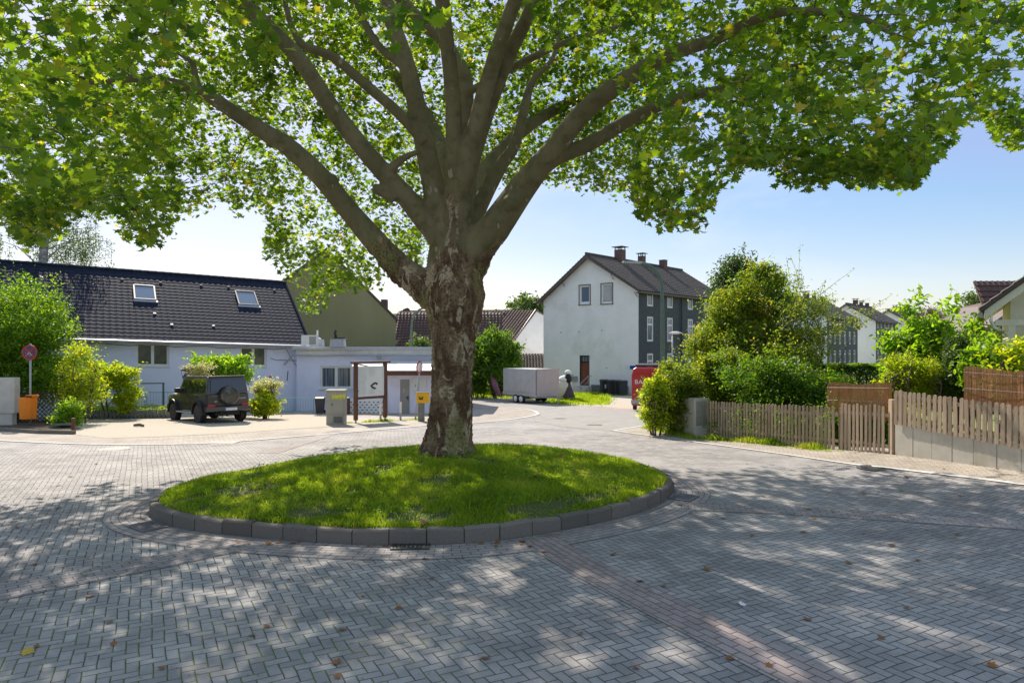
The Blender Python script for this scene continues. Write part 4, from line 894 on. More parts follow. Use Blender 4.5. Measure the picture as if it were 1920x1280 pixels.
# brown-roofed houses further back
def farhouse(name, label, px0, px1, Y, eavey, ridgey, dep, wm, rm, sky=(), hip=None, gz=None):
    t = thing(name, label, 'house', (ax(px0, Y), Y, 0)); L_ = ax(px1, Y)-ax(px0, Y); ze, z1 = Z(eavey, Y), Z(ridgey, Y+dep/2); gz = g(Y)-.1
    w = MB(); w.box(0, L_, 0, dep, gz, ze); w.prism([(0, ze), (dep, ze), (dep/2, z1)], 'x', .0, L_); w.build('wall', M[wm], t)
    s_ = math.atan2(z1-ze, dep/2); v = Vector((0, math.cos(s_), math.sin(s_))); n_ = Vector((0, -math.sin(s_), math.cos(s_))); LV = math.hypot(dep/2, z1-ze)
    r_ = MB(); tileroof(r_, Vector((-.15, 0, ze))-v*.4, (1, 0, 0), v, n_, L_+.3, LV+.4, .35, .4, .05, nu=3); v2 = Vector((0, -math.cos(s_), math.sin(s_))); tileroof(r_, Vector((L_+.15, dep, ze))-v2*.4, (-1, 0, 0), v2, Vector((0, math.sin(s_), math.cos(s_))), L_+.3, LV+.4, 1, 1, .03, nu=2)
    r_.tube([(-.15, dep/2, z1+.08), (L_+.15, dep/2, z1+.08)], .12, 6); r_.build('roof', M[rm], t)
    for a, b, c, d in sky:
        f = MB(); Mx = T(0, 0, ze) @ Matrix.Rotation(s_, 4, 'X'); q = lambda p: (ax(p, Y+dep*.25)-ax(px0, Y))
        x0, x1 = q(a), q(b); v0, v1 = c*LV, d*LV; f.box(x0, x1, v0, v1, .0, .16); f.v = [tuple(Mx @ Vector(p)) for p in f.v]; so = f.build('skylight', M['gutter'], t)
        f = MB(); f.box(x0+.1, x1-.1, v0+.1, v1-.1, .162, .17); f.v = [tuple(Mx @ Vector(p)) for p in f.v]; f.build('pane', M['skyglass'], so)
    return t
farhouse('brown_roofed_house', 'house with a long brown tiled roof and skylight seen left of the plane tree trunk', 690, 838, 74, 650, 603, 9, 'white2', 'tile_brown', [(742, 756, .35, .75)])
farhouse('grey_roofed_hall', 'distant low building with a grey flat topped roof and a satellite dish', 700, 860, 110, 618, 590, 8, 'concrete', 'zinc')
t = thing('satellite_dish', 'small dark round satellite dish on the distant grey roof', 'satellite dish', P(762, 592, 112)); f = MB(); f.tube([(0, 0, -.6), (0, 0, .6)], .06, 6); f.build('mast', M['galv'], t); f = MB(); f.lathe([(.65, 0), (.55, .15), (.1, .2)], 14, M=T(0, -.1, .7) @ RX(R(80))); f.build('dish', M['darkmetal'], t)
t = thing('old_tiled_outbuilding', 'old outbuilding with a brown tiled roof and mossy pale verge near the curved lamp', 'outbuilding', (ax(742, 60), 60, 0)); f = MB(); ob = [(0, g(60)-.2), (9, g(60)-.2), (9, Z(650, 60)), (0, Z(650, 60))]; f.prism(ob, 'y', 0, 6); f.build('wall', M['brick'], t)
f = MB(); tileroof(f, (-.2, -.3, Z(652, 60)), (1, 0, 0), Vector((0, .72, .69)).normalized(), Vector((0, -.69, .72)).normalized(), 9.4, 4.6, .3, .36, .05, nu=3, shearu=.0); f.build('roof', M['tile_brown'], t)
f = MB(); a0 = Vector((-.4, -.35, Z(655, 60)+.1)); a1 = Vector((ax(797, 63)-ax(742, 60), 3.2, Z(598, 63)+.1)); [f.tube([a0.lerp(a1, i/14), a0.lerp(a1, (i+1)/14)], [.17, .2], 6) for i in range(14)]; f.build('mossy_ridge', M['moss'], t, smooth=False)
# house with white gable, right of trunk
bh = thing('brown_gabled_house', 'white gabled house with reddish brown tiled roof left of the tall white house', 'house', (ax(1017, 71), 71, 0))
by = 71; gx1 = 4.3; gz = g(by)-.1; apz = Z(582, by); axx = ax(1004, by)-ax(1017, by); ey = Z(640, by)
# ridge runs to the left and slightly away; gable faces right-front
w = MB(); A = Vector((ax(1004, 75)-ax(1017, 71), 4, Z(582, 75))); Bf = Vector((ax(964, 71)-ax(1017, 71), 0, Z(636, 71))); Bb = Vector((5.5, 7, Z(636, 71)))
du = Vector((-.96, .12, 0)).normalized()*15
w.poly([(Bf.x, Bf.y, gz), (Bb.x, Bb.y, gz), Bb, A, Bf]); b2, a2, c2 = Bf+du, A+du, Bb+du
w.poly([(Bf.x, Bf.y, gz), Bf, b2, (b2.x, b2.y, gz)]); w.poly([(b2.x, b2.y, gz), b2, a2, c2, (c2.x, c2.y, gz)]); w.poly([(Bb.x, Bb.y, gz), (c2.x, c2.y, gz), c2, Bb]); w.build('wall', M['white2'], bh)
r_ = MB(); up = A-Bf; un = du.normalized(); sv = (up-un*up.dot(un)); LVv = sv.length; shr = up.dot(un)/LVv; vn = sv.normalized(); nm = (vn.cross(un)) ; nm = nm if nm.z > 0 else -nm
ve = vn; tileroof(r_, Bf-ve*.35-un*.15-un*shr*.35, un, ve, nm, 15.3, LVv+.4, .33, .38, .05, nu=3, shearu=shr); r_.poly([A+Vector((0, 0, .1)), a2+Vector((0, 0, .1)), c2+Vector((0, 0, .05)), Bb+Vector((.2, 0, .05))]); r_.build('roof', M['tile_brown'], bh)
r_ = MB(); r_.tube([Bf-ve*.35+nm*.0, A+nm*.08, Bb], .09, 6); r_.build('verge', M['gutter'], bh)
for a, b in ((.55, .72), (.2, .3)):
    p0 = Bf+un*(3.6 if a > .4 else 8.5)+vn*LVv*a; f = MB(); Mx = Matrix.Translation(p0) @ Matrix((tuple(un)+(0,), tuple(vn)+(0,), tuple(nm)+(0,), (0, 0, 0, 1))).transposed(); f.box(0, .9, 0, 1.2, .05, .2, M=Mx); so = f.build('skylight', M['gutter'], bh); f = MB(); f.box(.08, .82, .08, 1.12, .202, .21, M=Mx); f.build('pane', M['skyglass'], so)
for i in range(9):
    r_ = MB(); r_.box(0, .25, 0, .2, .05, .18, M=Matrix.Translation(Bf+un*(1.5+i*1.45)+vn*LVv*.88) @ Matrix((tuple(un)+(0,), tuple(vn)+(0,), tuple(nm)+(0,), (0, 0, 0, 1))).transposed()); r_.build('vent_tile', M['gutter'], bh)
t = thing('tiled_shed', 'low shed with a banded brown tiled roof beside the tall white house', 'shed', (ax(968, 67), 67, 0)); f = MB(); f.box(0, 3.8, 0, 3, g(67)-.1, Z(690, 67)); f.build('wall', M['concrete'], t); f = MB(); tileroof(f, (-.6, -.3, Z(694, 66.7)), (1, 0, 0), Vector((0, .8, .6)), Vector((0, -.6, .8)), 4.4, 2.6, .3, .34, .08, nu=3); f.build('roof', M['tile_grey'], t)
# ------------------------------------------------------------------ tall white houses with slate-clad fronts
def slatehouse(cx, cy, label, main=False, L=16.4, zb=None):
    rz = R(48.5); t = thing('slate_fronted_house', label, 'house', (cx, cy, 0), rz, None if main else 'slate fronted houses in a row beyond the hedge')
    gb = g(cy)-.3; Mg = T(0, 10, 0) @ RZ(R(-90)); eR, ap, eL, ya = 7.42, 10.55, 6.95, 4.9
    prof = lambda s: np.interp(s, [0, 10-ya, 10], [eL, ap, eR])
    ops = [(10-5.95, 10-4.85, 6.4, 7.96), (10-3.65, 10-2.55, 6.37, 7.96), (10-5.95, 10-4.9, -.8, 1.85)] if main else []
    w = MB(); wallcols(w, [0, 10-ya, 10], gb, prof, ops, 0, .16)
    w.v = [tuple(Mg @ Vector(v)) for v in w.v]
    w.poly([(L, 0, gb), (L, 10, gb), (L, 10, eL), (L, ya, ap), (L, 0, eR)]); w.quad((0, 10, gb), (0, 10, eL), (L, 10, eL), (L, 10, gb)); w.build('gable_wall', M['whitewall'] if main else M['white2'], t)
    xs = [1.9, 5.3, 9.1, 12.4, 14.9] if main else [1.6, 3.9, 6.6, 9.2, 11.9, 14.6]; so = []
    for x in xs:
        so += [(x-.52, x+.52, 6.0, 7.2), (x-.52, x+.52, 3.05, 5.15), (x-.52, x+.52, .05, 2.05)]
    w = MB(); wallcols(w, [0, L], gb, lambda x: eR, so, 0, .10); w.build('slate_front', M['slate'], t)
    for o in so: window(t, *o, .085, 'white', 'curtain' if main else 'glass', 1, .15, trans=(.68 if o[3]-o[2] > 1.5 else None), name='window')
    if main:
        a = window(t, *ops[0], .13, 'white', 'skyglass', 1, .14, Mx=Mg, name='window'); b = window(t, *ops[1], .13, 'white', 'curtain', 1, .12, Mx=Mg, name='window')
        for o in ops[:2]:
            q = MB(); q.box(o[0]-.09, o[0]-.002, -.03, .05, o[2]-.1, o[3]+.08); q.box(o[1]+.002, o[1]+.09, -.03, .05, o[2]-.1, o[3]+.08); q.box(o[0], o[1], -.03, .05, o[3]+.002, o[3]+.08); q.box(o[0]-.12, o[1]+.12, -.09, .05, o[2]-.16, o[2]-.102); q.v = [tuple(Mg @ Vector(v)) for v in q.v]; q.build('window_surround', M['gutter'], t)
        sh = MB(); [sh.box(10-3.5, 10-2.7, .03, .05, 6.55+i*.09, 6.60+i*.09) for i in range(14)]; sh.v = [tuple(Mg @ Vector(v)) for v in sh.v]; sh.build('shutter', M['white'], b)
        d = MB(); o = ops[2]; d.box(o[0]+.05, o[1]-.05, .08, .13, o[2]+.05, o[3]-.62); d.v = [tuple(Mg @ Vector(v)) for v in d.v]; do = d.build('door', M['doorred'], t)
        d = MB(); d.box(o[0], o[0]+.1, .02, .15, o[2], o[3]); d.box(o[1]-.06, o[1], .02, .15, o[2], o[3]); d.box(o[0]+.1, o[1]-.06, .02, .15, o[3]-.62, o[3]-.54); d.box(o[0]+.1, o[1]-.06, .02, .15, o[3]-.08, o[3]); d.v = [tuple(Mg @ Vector(v)) for v in d.v]; d.build('door_frame', M['black'], do)
        d = MB(); d.box(o[0]+.11, o[1]-.07, .09, .11, o[3]-.53, o[3]-.09); d.v = [tuple(Mg @ Vector(v)) for v in d.v]; d.build('fanlight', M['curtain'], do)
        st = MB(); n = 4; [st.box(o[0]-.7, o[1]+.35, -.5-.3*(i+1), .0 if i == 0 else -.5-.3*i, gb, o[2]-.14*i-.01) for i in range(n)]; st.v = [tuple(Mg @ Vector(v)) for v in st.v]; st.build('steps', M['concrete'], t)
        rl = MB()
        for s_ in (o[0]-.65, o[1]+.3):
            rl.tube([(s_, -.1, o[2]+.9), (s_, -.6, o[2]+.9), (s_, -1.7, o[2]+.3)], .03, 6); rl.tube([(s_, -.6, o[2]), (s_, -.6, o[2]+.9)], .03, 6); rl.tube([(s_, -1.7, gb), (s_, -1.7, o[2]+.3)], .03, 6); rl.tube([(s_, -.6, o[2]+.4), (s_, -1.7, o[2]-.15)], .02, 6)
        rl.v = [tuple(Mg @ Vector(v)) for v in rl.v]; rl.build('handrail', M['galv'], t)
        q = MB(); q.box(o[0]-.95, o[0]-.2, -.12, -.003, .05-.5, .4-.5+.1); q.v = [tuple(Mg @ Vector(v)) for v in q.v]; q.build('letterbox', M['galv'], t)
        q = MB(); q.box(.1+9.1, 9.85, -.03, -.003, .75, 1.05); q.v = [tuple(Mg @ Vector(v)) for v in q.v]; sg = q.build('street_sign', M['blue'], t)
        q = MB(); q.box(8.8, 9.15, -.03, -.003, .75, 1.05); q.v = [tuple(Mg @ Vector(v)) for v in q.v]; q.build('number_plate', M['white'], t)
        q = MB(); q.box(8.25, 10-.003, -.012, -.002, gb, eR-.1); 
        q = MB(); q.box(0, 1.2, -.03, -.002, gb, 7.3); q.v = [tuple(Mg @ Vector(v)) for v in q.v]; q.build('wall_lining', M['whitewall'], t)
        q = MB(); [q.tube([(sx_, -.02, sz_-.04), (sx_, -.02, sz_+.04)], .04, 6) for sx_, sz_ in ((2.0, 3.9), (4.0, 3.9), (6.4, 4.0), (6.9, .8))]; q.v = [tuple(Mg @ Vector(v)) for v in q.v]; q.build('wall_anchor', M['darkmetal'], t)
        dp = MB(); dp.tube([(7.3, -.35, 7.25), (7.25, -.1, 6.9), (7.25, -.08, gb)], .055, 8); dp.build('downpipe', M['darkmetal'], t)
        ba = MB(); [ba.tube([(-.02, y_, z_), (-.45, y_, z_+.35), (-.45, y_, z_+.42)], .035, 4) for y_, z_ in ((.1, 6.7), (2.4, 8.3), (7.6, 8.0), (9.9, 6.2))]; ba.build('roof_bracket', M['gutter'], t)
    r_ = MB()
    for y0, ze, yy_, sg_ in ((0, eR, ya, 1), (10, eL, ya, -1)):
        s = math.atan2(ap-ze, abs(yy_-y0)); v = Vector((0, sg_*math.cos(s), math.sin(s))); n_ = Vector((0, -sg_*math.sin(s), math.cos(s))); LV = math.hypot(ap-ze, abs(yy_-y0))+.5
        o = Vector((-.55 if sg_ > 0 else L+.4, y0, ze))-v*.5; tileroof(r_, o, (sg_, 0, 0), v, n_, L+.95, LV, .33 if main else .8, .36 if main else .7, .045, nu=3, thick=.1)
    r_.tube([(-.55, ya, ap+.1), (L+.4, ya, ap+.1)], .13, 6); r_.build('roof', M['tile_grey'], t)
    gu = MB(); gu.tube([(-.5, -.5, eR-.38), (L+.4, -.5, eR-.38)], .07, 6); gu.build('gutter', M['gutter'], t)
    so_ = MB(); so_.prism([(-.44, eR-.42), (-.44, eR-.34), (ya, ap-.13), (10.4, eL-.38), (10.4, eL-.46), (ya, ap-.3)], 'x', -.53, -.40); so_.box(-.4, L, -.42, -.003, eR-.45, eR-.36); so_.build('fascia', M['gutter'], t)
    for i, (x_, h_, w_) in enumerate(((4.4, 1.0, .75), (8.2, .8, .55), (12.3, .75, .6))):
        c = MB(); c.box(x_-w_/2, x_+w_/2, ya-.3-w_/2, ya-.3+w_/2, ap-.9, ap+h_-.1); co = c.build('chimney', M['brick'], t)
        c = MB()
        if i < 2:
            [c.box(x_+sx*w_*.42-.03, x_+sx*w_*.42+.03, ya-.3+sy*w_*.42-.03, ya-.3+sy*w_*.42+.03, ap+h_-.1, ap+h_+.12) for sx in (-1, 1) for sy in (-1, 1)]
            c.box(x_-w_*.75, x_+w_*.75, ya-.3-w_*.75, ya-.3+w_*.75, ap+h_+.12, ap+h_+.17)
        else: c.box(x_-w_*.55, x_+w_*.55, ya-.3-w_*.55, ya-.3+w_*.55, ap+h_-.1, ap+h_-.04)
        c.build('chimney_cap', M['darkmetal'], co)
        c = MB(); c.box(x_-w_*.6, x_+w_*.6, ya-.3-w_*.8, ya-.3-w_*.5, ap-.75, ap-.45); c.build('flashing', M['zinc'], co)
    return t
slatehouse(10.4, 57, 'tall white gabled house with red-brown door and slate front, nearest of the slate houses', True)
slatehouse(48.9, 107.6, 'slate fronted white house half hidden by the loose shrub, second along the row')
slatehouse(65.6, 125, 'slate fronted house with wide clean white gable, middle of the far row')
slatehouse(84.7, 146, 'farthest slate fronted house showing little but its roof above the shrubs')
# ------------------------------------------------------------------ right: house with white eaves, brick house
ry = 19.5; rc = P(1846, 588, ry); rh = thing('white_eaved_house', 'cream gabled house with deep white eaves and brown tiles at the right edge', 'house', (rc.x, ry, 0), R(-34)); ez_ = rc.z; slp = .83; w_ = 4.2
# local: x along the gable front (towards the camera's right), y away along the side, roof climbing with x
w = MB(); w.prism([(0, ez_), (w_, ez_+slp*w_), (w_, ez_+slp*w_+.07), (0, ez_+.07)], 'y', .02, 9); w.build('roof_boards', M['cream'], rh)
w = MB(); s = math.atan(slp); tileroof(w, Vector((-.08, 9, ez_+.10)), (0, -1, 0), Vector((math.cos(s), 0, math.sin(s))), Vector((-math.sin(s), 0, math.cos(s))), 9.12, w_/math.cos(s), .3, .34, .04, nu=4, thick=.03)
w.prism([(-.1, ez_+.02), (w_, ez_+.12+slp*w_), (w_, ez_+.24+slp*w_), (-.1, ez_+.16)], 'y', -.10, -.036); w.build('roof', M['tile_grey'], rh)
w = MB(); w.prism([(0, ez_-.15), (w_, ez_+slp*w_-.15), (w_, ez_+slp*w_+.09), (0, ez_+.09)], 'y', -.034, .017); w.build('bargeboard', M['cream'], rh)
w = MB(); w.prism([(.62, g(19)-.3), (w_+3, g(19)-.3), (w_+3, ez_+slp*w_-.2), (w_, ez_+slp*w_-.02), (.62, ez_+slp*.62-.02)], 'y', .9, 9); w.build('wall', M['cream'], rh)
w = MB(); w.box(.25, 1.5, .25, .38, ez_-.33, ez_-.17); w.box(.55, .72, .25, .38, g(19)-.3, ez_-.335); w.build('eave_beam', M['cream'], rh)
w = MB(); w.tube([(-.1, -.05, ez_-.03), (-.1, 9, ez_-.03)], .07, 8); w.build('gutter', M['galv'], rh)
w = MB(); w.tube([(.15, .05, ez_-.05), (.15, .05, ez_-.2), (.22, .2, ez_-.38), (.45, .6, ez_-.5), (.55, .85, ez_-.62)], .045, 8); w.build('downpipe', M['white'], rh)
t = thing('brick_house', 'dark red brick house with glossy brown roof behind the white-eaved house', 'house', (0, 36, 0)); w = MB(); bx = lambda px: (px-CX)/FPX*36; w.prism([(bx(1842), g(36)), (bx(2050), g(36)), (bx(2050), Z(540, 36)), (bx(1905), Z(572, 36)), (bx(1842), Z(620, 36))], 'y', 0, 6); w.build('wall', M['brick'], t)
w = MB(); w.prism([(bx(1836), Z(625, 36)), (bx(1905), Z(574, 36)), (bx(1905), Z(568, 36)), (bx(1834), Z(620, 36))], 'y', -.3, 6.2); w.build('verge', M['gutter'], t)
w = MB(); tileroof(w, ((1848-CX)/FPX*38, 38, Z(588, 38)-.0), (1, 0, 0), Vector((.08, .55, .8)).normalized(), Vector((0, -.8, .55)), 7, 2.3, .32, .36, .06, nu=4); w.v = [(x, y-36, z) for x, y, z in w.v]; w.build('roof', M['tile_brown'], t)
# ------------------------------------------------------------------ right: picket fences, retaining wall, reed mats, cabinet
def arr(o): return tag(o)
def picketline(name, label, pa, pb, ha, hb, za, zb, mat='wood', w_=.085, gap=.055, post_at=(), rnd=True):
    """pickets between two ground points; heights and base levels run linearly"""
    a, b = Vector(pa), Vector(pb); L = (b-a).length; rz = math.atan2((b-a).y, (b-a).x); t = thing(name, label, 'fence', (a.x, a.y, 0), rz); n = int(L/(w_+gap)); rg = random.Random(int(L*100))
    lp = lambda q, u, v: u+(v-u)*q
    for i in range(n):
        x = i*(w_+gap)+gap/2; q = x/L; z0 = lp(q, za, zb)+rg.uniform(-.01, .01); h = lp(q, ha, hb)+rg.uniform(-.025, .02); tl = rg.uniform(-.018, .018)
        k = MB(); P2 = [(0, z0), (w_, z0), (w_+tl, z0+h-.035), (w_*.85+tl, z0+h-.01), (w_*.5+tl, z0+h), (w_*.15+tl, z0+h-.01), (tl, z0+h-.035)]
        k.prism([(x+p, z) for p, z in P2], 'y', -.022, 0); k.build('picket', M[mat], t)
    for q_ in (.2, .78):
        k = MB(); k.prism([(0, za+ha*q_), (L, zb+hb*q_), (L, zb+hb*q_+.07), (0, za+ha*q_+.07)], 'y', .001, .04); k.build('rail', M[mat], t)
    for x in post_at:
        q = x/L; k = MB(); k.box(x-.05, x+.05, .041, .14, lp(q, za, zb)-.1, lp(q, za, zb)+lp(q, ha, hb)-.03); k.build('post', M[mat], t)
    return t
f0, f1, f2 = G(1326, 819), G(1571, 843), G(1668, 851.5)
picketline('picket_fence', 'long weathered picket fence overgrown with creeper beside the grey cabinet', f0[:2], f1[:2], 1.12, 1.13, g(f0.y)+.03, g(f1.y)+.03, post_at=(.1, 2.5, 4.9), w_=.07, gap=.05)
picketline('picket_gate', 'plain picket fence section with reed mat above it, left of the concrete wall', (f1.x+.04, f1.y-.03), f2[:2], 1.24, 1.24, g(f1.y)+.03, g(f2.y)+.03, post_at=(.1, 1.6), w_=.07, gap=.055)
t = thing('gate_post', 'tall square wooden post where the picket fence meets the concrete wall', 'post', (f2.x+.08, f2.y-.02, g(f2.y))); k = MB(); k.box(-.08, .08, -.08, .08, -.1, 1.42); k.build('post_shaft', M['wood'], t, bevel=.01)
wA, wB = G(1678, 853), G(1920, 878); print('wall', wA, wB); wd = Vector((math.sin(R(16)), -math.cos(R(16)), 0)); wL0 = (.7385*wA.y-wA.x)/(wd.x-.7385*wd.y); wL = wL0*1.9; wrz = math.atan2(wd.y, wd.x)
rw = thing('retaining_wall', 'low retaining wall of pale concrete slabs under the right hand picket fence', 'wall', (wA.x, wA.y, 0), wrz)
x = 0; i = 0
while x < wL:
    wl = .5; k = MB(); z0 = -.15; q = x/wL0; zt = .86-.15*q; zt2 = .86-.15*(x+wl)/wL0
    k.prism([(x+.006, z0), (x+wl-.006, z0), (x+wl-.006, zt2), (x+.006, zt)], 'y', .004*(i % 2), .1); k.build('slab', M['concrete'], rw, bevel=.006); x += wl; i += 1
k = MB(); k.box(0, wL, .06, .09, -.1, .5); k.build('joint', M['kerbjoint'], rw)
na = Vector((-wd.y, wd.x)); pz = lambda q: .83-.15*q
a_ = Vector(wA[:2]); ftop = Z(742, 14.85)
picketline('wall_top_picket_fence', 'wide weathered picket fence standing on the concrete retaining wall', (a_-na*.03)[:], (a_-na*.03+Vector(wd[:2])*wL)[:], .80, .80+.02*wL/wL0, .80, .80-.15*wL/wL0, w_=.085, gap=.045, post_at=(.1, 1.35, 2.7, 4.0))
def reed(name, label, A, B, z0a, z1a, z0b, z1b, off=.16):
    A, B = Vector(A), Vector(B); L = (B-A).length; t = thing(name, label, 'reed screen', (A.x, A.y, 0), math.atan2((B-A).y, (B-A).x)); k = MB(); n = int(L/.009); rg = random.Random(4)
    for i in range(n):
        x = i*L/n; q = x/L; za = z0a+(z0b-z0a)*q; zb_ = z1a+(z1b-z1a)*q+rg.uniform(-.012, .012)+.02*math.sin(x*5); yo = off+.025*math.sin(x*2.1)+rg.uniform(0, .006); k.prism([(x, yo), (x+.0085, yo), (x+.004, yo+.006)], 'z', za, zb_)
    k.build('reeds', M['reed'], t); w2 = MB(); [w2.tube([(0, off-.01, z0a+(z1a-z0a)*q), (L, off-.01, z0b+(z1b-z0b)*q)], .004, 4) for q in (.12, .5, .88)]; w2.build('wire', M['darkmetal'], t); return t
D1, D2 = f1.y+.35, f2.y
reed('reed_mat', 'reddish reed mat rising behind the lower picket fence', P(1543, 700, D1)[:2], (f2.x+.0, f2.y+.1), Z(780, D1), Z(719, D1), Z(790, D2), Z(719.5, D2))
qa, qb = (1798-1678)/242, 1.9; ra = a_+Vector(wd[:2])*wL0*.545; rb = a_+Vector(wd[:2])*wL; Ya, Yb = ra.y, a_.y+wd.y*wL0
reed('reed_mat', 'long orange-brown reed mat above the fence on the retaining wall', ra[:], rb[:], Z(745, Ya)-.25, Z(688, Ya), Z(745, Yb)-.3, Z(695, Yb)-.1, .14)
def cabinet(label, a, b, dep, h, m, plinth, cat='utility cabinet'):
    a, b = Vector(a[:2]), Vector(b[:2]); L = (b-a).length; t = thing('utility_cabinet', label, cat, (a.x, a.y, g(a.y)), math.atan2((b-a).y, (b-a).x)); k = MB(); k.box(.01, L-.01, .01, dep-.01, -.3, plinth-.003); k.build('plinth', M[m], t, bevel=.006)
    k = MB(); k.box(0, L, 0, dep, plinth, h-.045); k.build('housing', M[m], t, bevel=.008); k = MB(); k.box(-.015, L+.015, -.015, dep+.015, h-.042, h); k.build('lid', M['concrete'], t, bevel=.01); return t, L
t, L_ = cabinet('large plain warm grey utility cabinet beside the overgrown fence', G(1258, 811), G(1302, 818), .50, 1.28, 'cabinet', .33)
k = MB(); k.box(L_+.001, L_+.004, .06, .44, .4, 1.2); k.build('side_panel', M['cabinetb'], t)
t, L_ = cabinet('beige utility cabinet with yellow graffiti near the notice board', G(611, 797), G(646, 797), .42, 1.40, 'cabinetb', .43)
k = MB(); k.box(.03, L_-.03, -.012, -.001, .47, 1.32); k.build('door', M['cabinetb'], t, bevel=.004)
k = MB(); [k.box(.3+c*.06, .34+c*.06, -.006, .012, .12+r_*.05, .145+r_*.05) for c in range(6) for r_ in range(5)]; k.build('vent', M['darkmetal'], t); k = MB(); k.lathe([(.03, 0), (.03, .02)], 10, M=T(L_*.33, -.013, .82) @ RX(R(90))); k.build('lock', M['darkmetal'], t)
k = MB(); gx = L_*.37
for i, pts_ in enumerate(([(0, 0), (0, .2), (.1, 0), (.1, .2)], [(.14, 0), (.19, .19), (.24, 0), (.16, .08), (.23, .08)], [(.37, .18), (.28, .17), (.29, .1), (.36, .09), (.35, .01), (.27, 0)], [(.4, .19), (.5, .2), (.45, .2), (.45, 0)], [(-.03, .06), (.2, .1), (.5, .07)], [(-.02, .14), (.25, .13), (.52, .15)])):
    k.tube([(gx+x_, -.0165-.001*i, 1.03+z_) for x_, z_ in pts_], .0275, 6)
k.v = [(x, -.0165+(y+.0165)*.1, z) for x, y, z in k.v]; k.build('graffiti', M['sprayyellow'], t)
# ------------------------------------------------------------------ vegetation on the right
def base(px, D): return ((px-CX)/FPX*D, D, g(D))
def bush(name, label, cat, px0, px1, py0, py1, D, mat, ls=.07, n=60, per=60, cr=.35, seed=1, shape='tri', dep=None, group=None, th=None, flat=.35, shell=.5, ells=None, round_=False, **k):
    ls *= 1.35; per = int(per*.62)
    x0, x1 = (px0-CX)/FPX*D, (px1-CX)/FPX*D; z1, z0 = Z(py0, D), Z(py1, D); b = ((x0+x1)/2, D, g(D)); rx_, rz_ = (x1-x0)/2, (z1-z0)/2; dep = dep or rx_
    zc_ = (z0+z1)/2-b[2]; rgb = random.Random(seed*3); p = [((0, 0, zc_), (rx_*.76, dep*.8, rz_*.78), int(n*.75), per, cr)]
    for i in range(6):                                # side lobes break the outline
        a = rgb.uniform(0, 6.28); u = rgb.uniform(-.75, .7); h_ = math.sqrt(1-u*u)
        p.append(((math.cos(a)*h_*rx_*.66, math.sin(a)*h_*dep*.5, zc_+u*rz_*.68), (rx_*.38, dep*.45, rz_*.32), int(n*.17), per, cr*.9))
    if round_ is False: p.append(((0, 0, zc_-rz_*.55), (rx_*.98, dep*.85, rz_*.47), int(n*.6), per, cr))
    p += (ells or [])
    return tree(name, label, cat, b, th or max(.3, (z0+z1)/2-b[2]), k.pop('tr', .03), p, mat, leafsize=ls, shape=shape, seed=seed, group=group, stems=k.pop('stems', 4), flat=flat, branch_r=k.pop('branch_r', .012), part='foliage', sprigs=k.pop('sprigs', 34), slen=k.pop('slen', .26*rx_**.5+.1), **k)
bush('mixed_hedge_shrub', 'bushy green and yellow shrub spilling over the pavement left of the grey cabinet', 'shrub', 1210, 1318, 655, 806, 23.4, 'leaf_autumn', .075, 230, 65, .26, 21, dep=1.0)
bush('mixed_hedge_shrub', 'yellowing shrub with a few orange sprays hanging in front of the red van', 'shrub', 1204, 1256, 690, 806, 22.6, 'leaf_yellow', .085, 80, 40, .22, 22, dep=.4)
bush('overgrown_shrub', 'dense green shrub mass behind the picket fence, below the yellowing tree', 'shrub', 1300, 1430, 630, 822, 23.6, 'leaf_autumn', .075, 260, 60, .3, 23, dep=1.0)
bush('overgrown_shrub', 'dark green arching shrub draping over the middle of the long picket fence', 'shrub', 1385, 1570, 655, 835, 21.6, 'leaf_green', .08, 260, 60, .3, 24, dep=.8, ells=[((-1.3, 0, 1.9), (.9, .6, .7), 40, 40, .3), ((1.3, 0, 1.5), (.8, .5, .5), 40, 40, .3)], sprigs=90, slen=.5)
bush('elder_shrub', 'loose yellow-green shrub filling the gap between yellowing tree and thin fruit tree', 'shrub', 1400, 1545, 630, 760, 23.2, 'leaf_autumn', .085, 150, 40, .36, 224, dep=.9, sprigs=110, slen=.7)
bush('overgrown_shrub', 'green shrub seen through the plain picket fence under the lower reed mat', 'shrub', 1540, 1670, 730, 850, 18.9, 'leaf_green', .07, 150, 50, .25, 124, dep=.6)
bush('yellowing_tree', 'bushy yellow-green tree with turning leaves behind the long picket fence', 'tree', 1292, 1500, 560, 770, 26, 'leaf_autumn', .085, 380, 75, .38, 25, dep=1.8, th=3.2, stems=5, tr=.05, branch_r=.02, ells=[((.55, 0, 5.0), (1.0, .9, 1.1), 110, 60, .34), ((-.5, 0, 4.4), (.9, .8, .9), 90, 60, .34), ((.9, 0, 5.7), (.55, .5, .55), 36, 50, .28), ((1.5, 0, 4.4), (.8, .7, .7), 50, 50, .3)], sprigs=60)
bush('loose_fruit_tree', 'thin open tree with bare arching branches against the sky and far houses', 'tree', 1430, 1560, 500, 690, 24.5, 'leaf_autumn', .075, 100, 30, .38, 26, dep=1.5, th=2.2, stems=5, tr=.045, branch_r=.016, sprigs=70, slen=.8, ells=[((.9, 0, 3.9), (.8, .6, 1.0), 40, 22, .3), ((1.9, 0, 3.8), (.7, .3, .3), 6, 14, .2), ((2.5, 0, 4.2), (.3, .2, .25), 3, 14, .16)])
bush('dark_conical_tree', 'tall dark olive tree with pointed top behind the yellowing tree', 'tree', 1335, 1455, 446, 700, 38, 'leaf_dark', .13, 300, 60, .5, 27, dep=1.9, th=6.5, stems=1, tr=.15, branch_r=.03)
hd = thing('clipped_hedge', 'long flat-topped clipped hedge in front of the far slate houses', 'hedge', (0, 0, 0)); pts = []; tis = []
hA, hB = P(1530, 690, 25), P(1690, 690, 23)
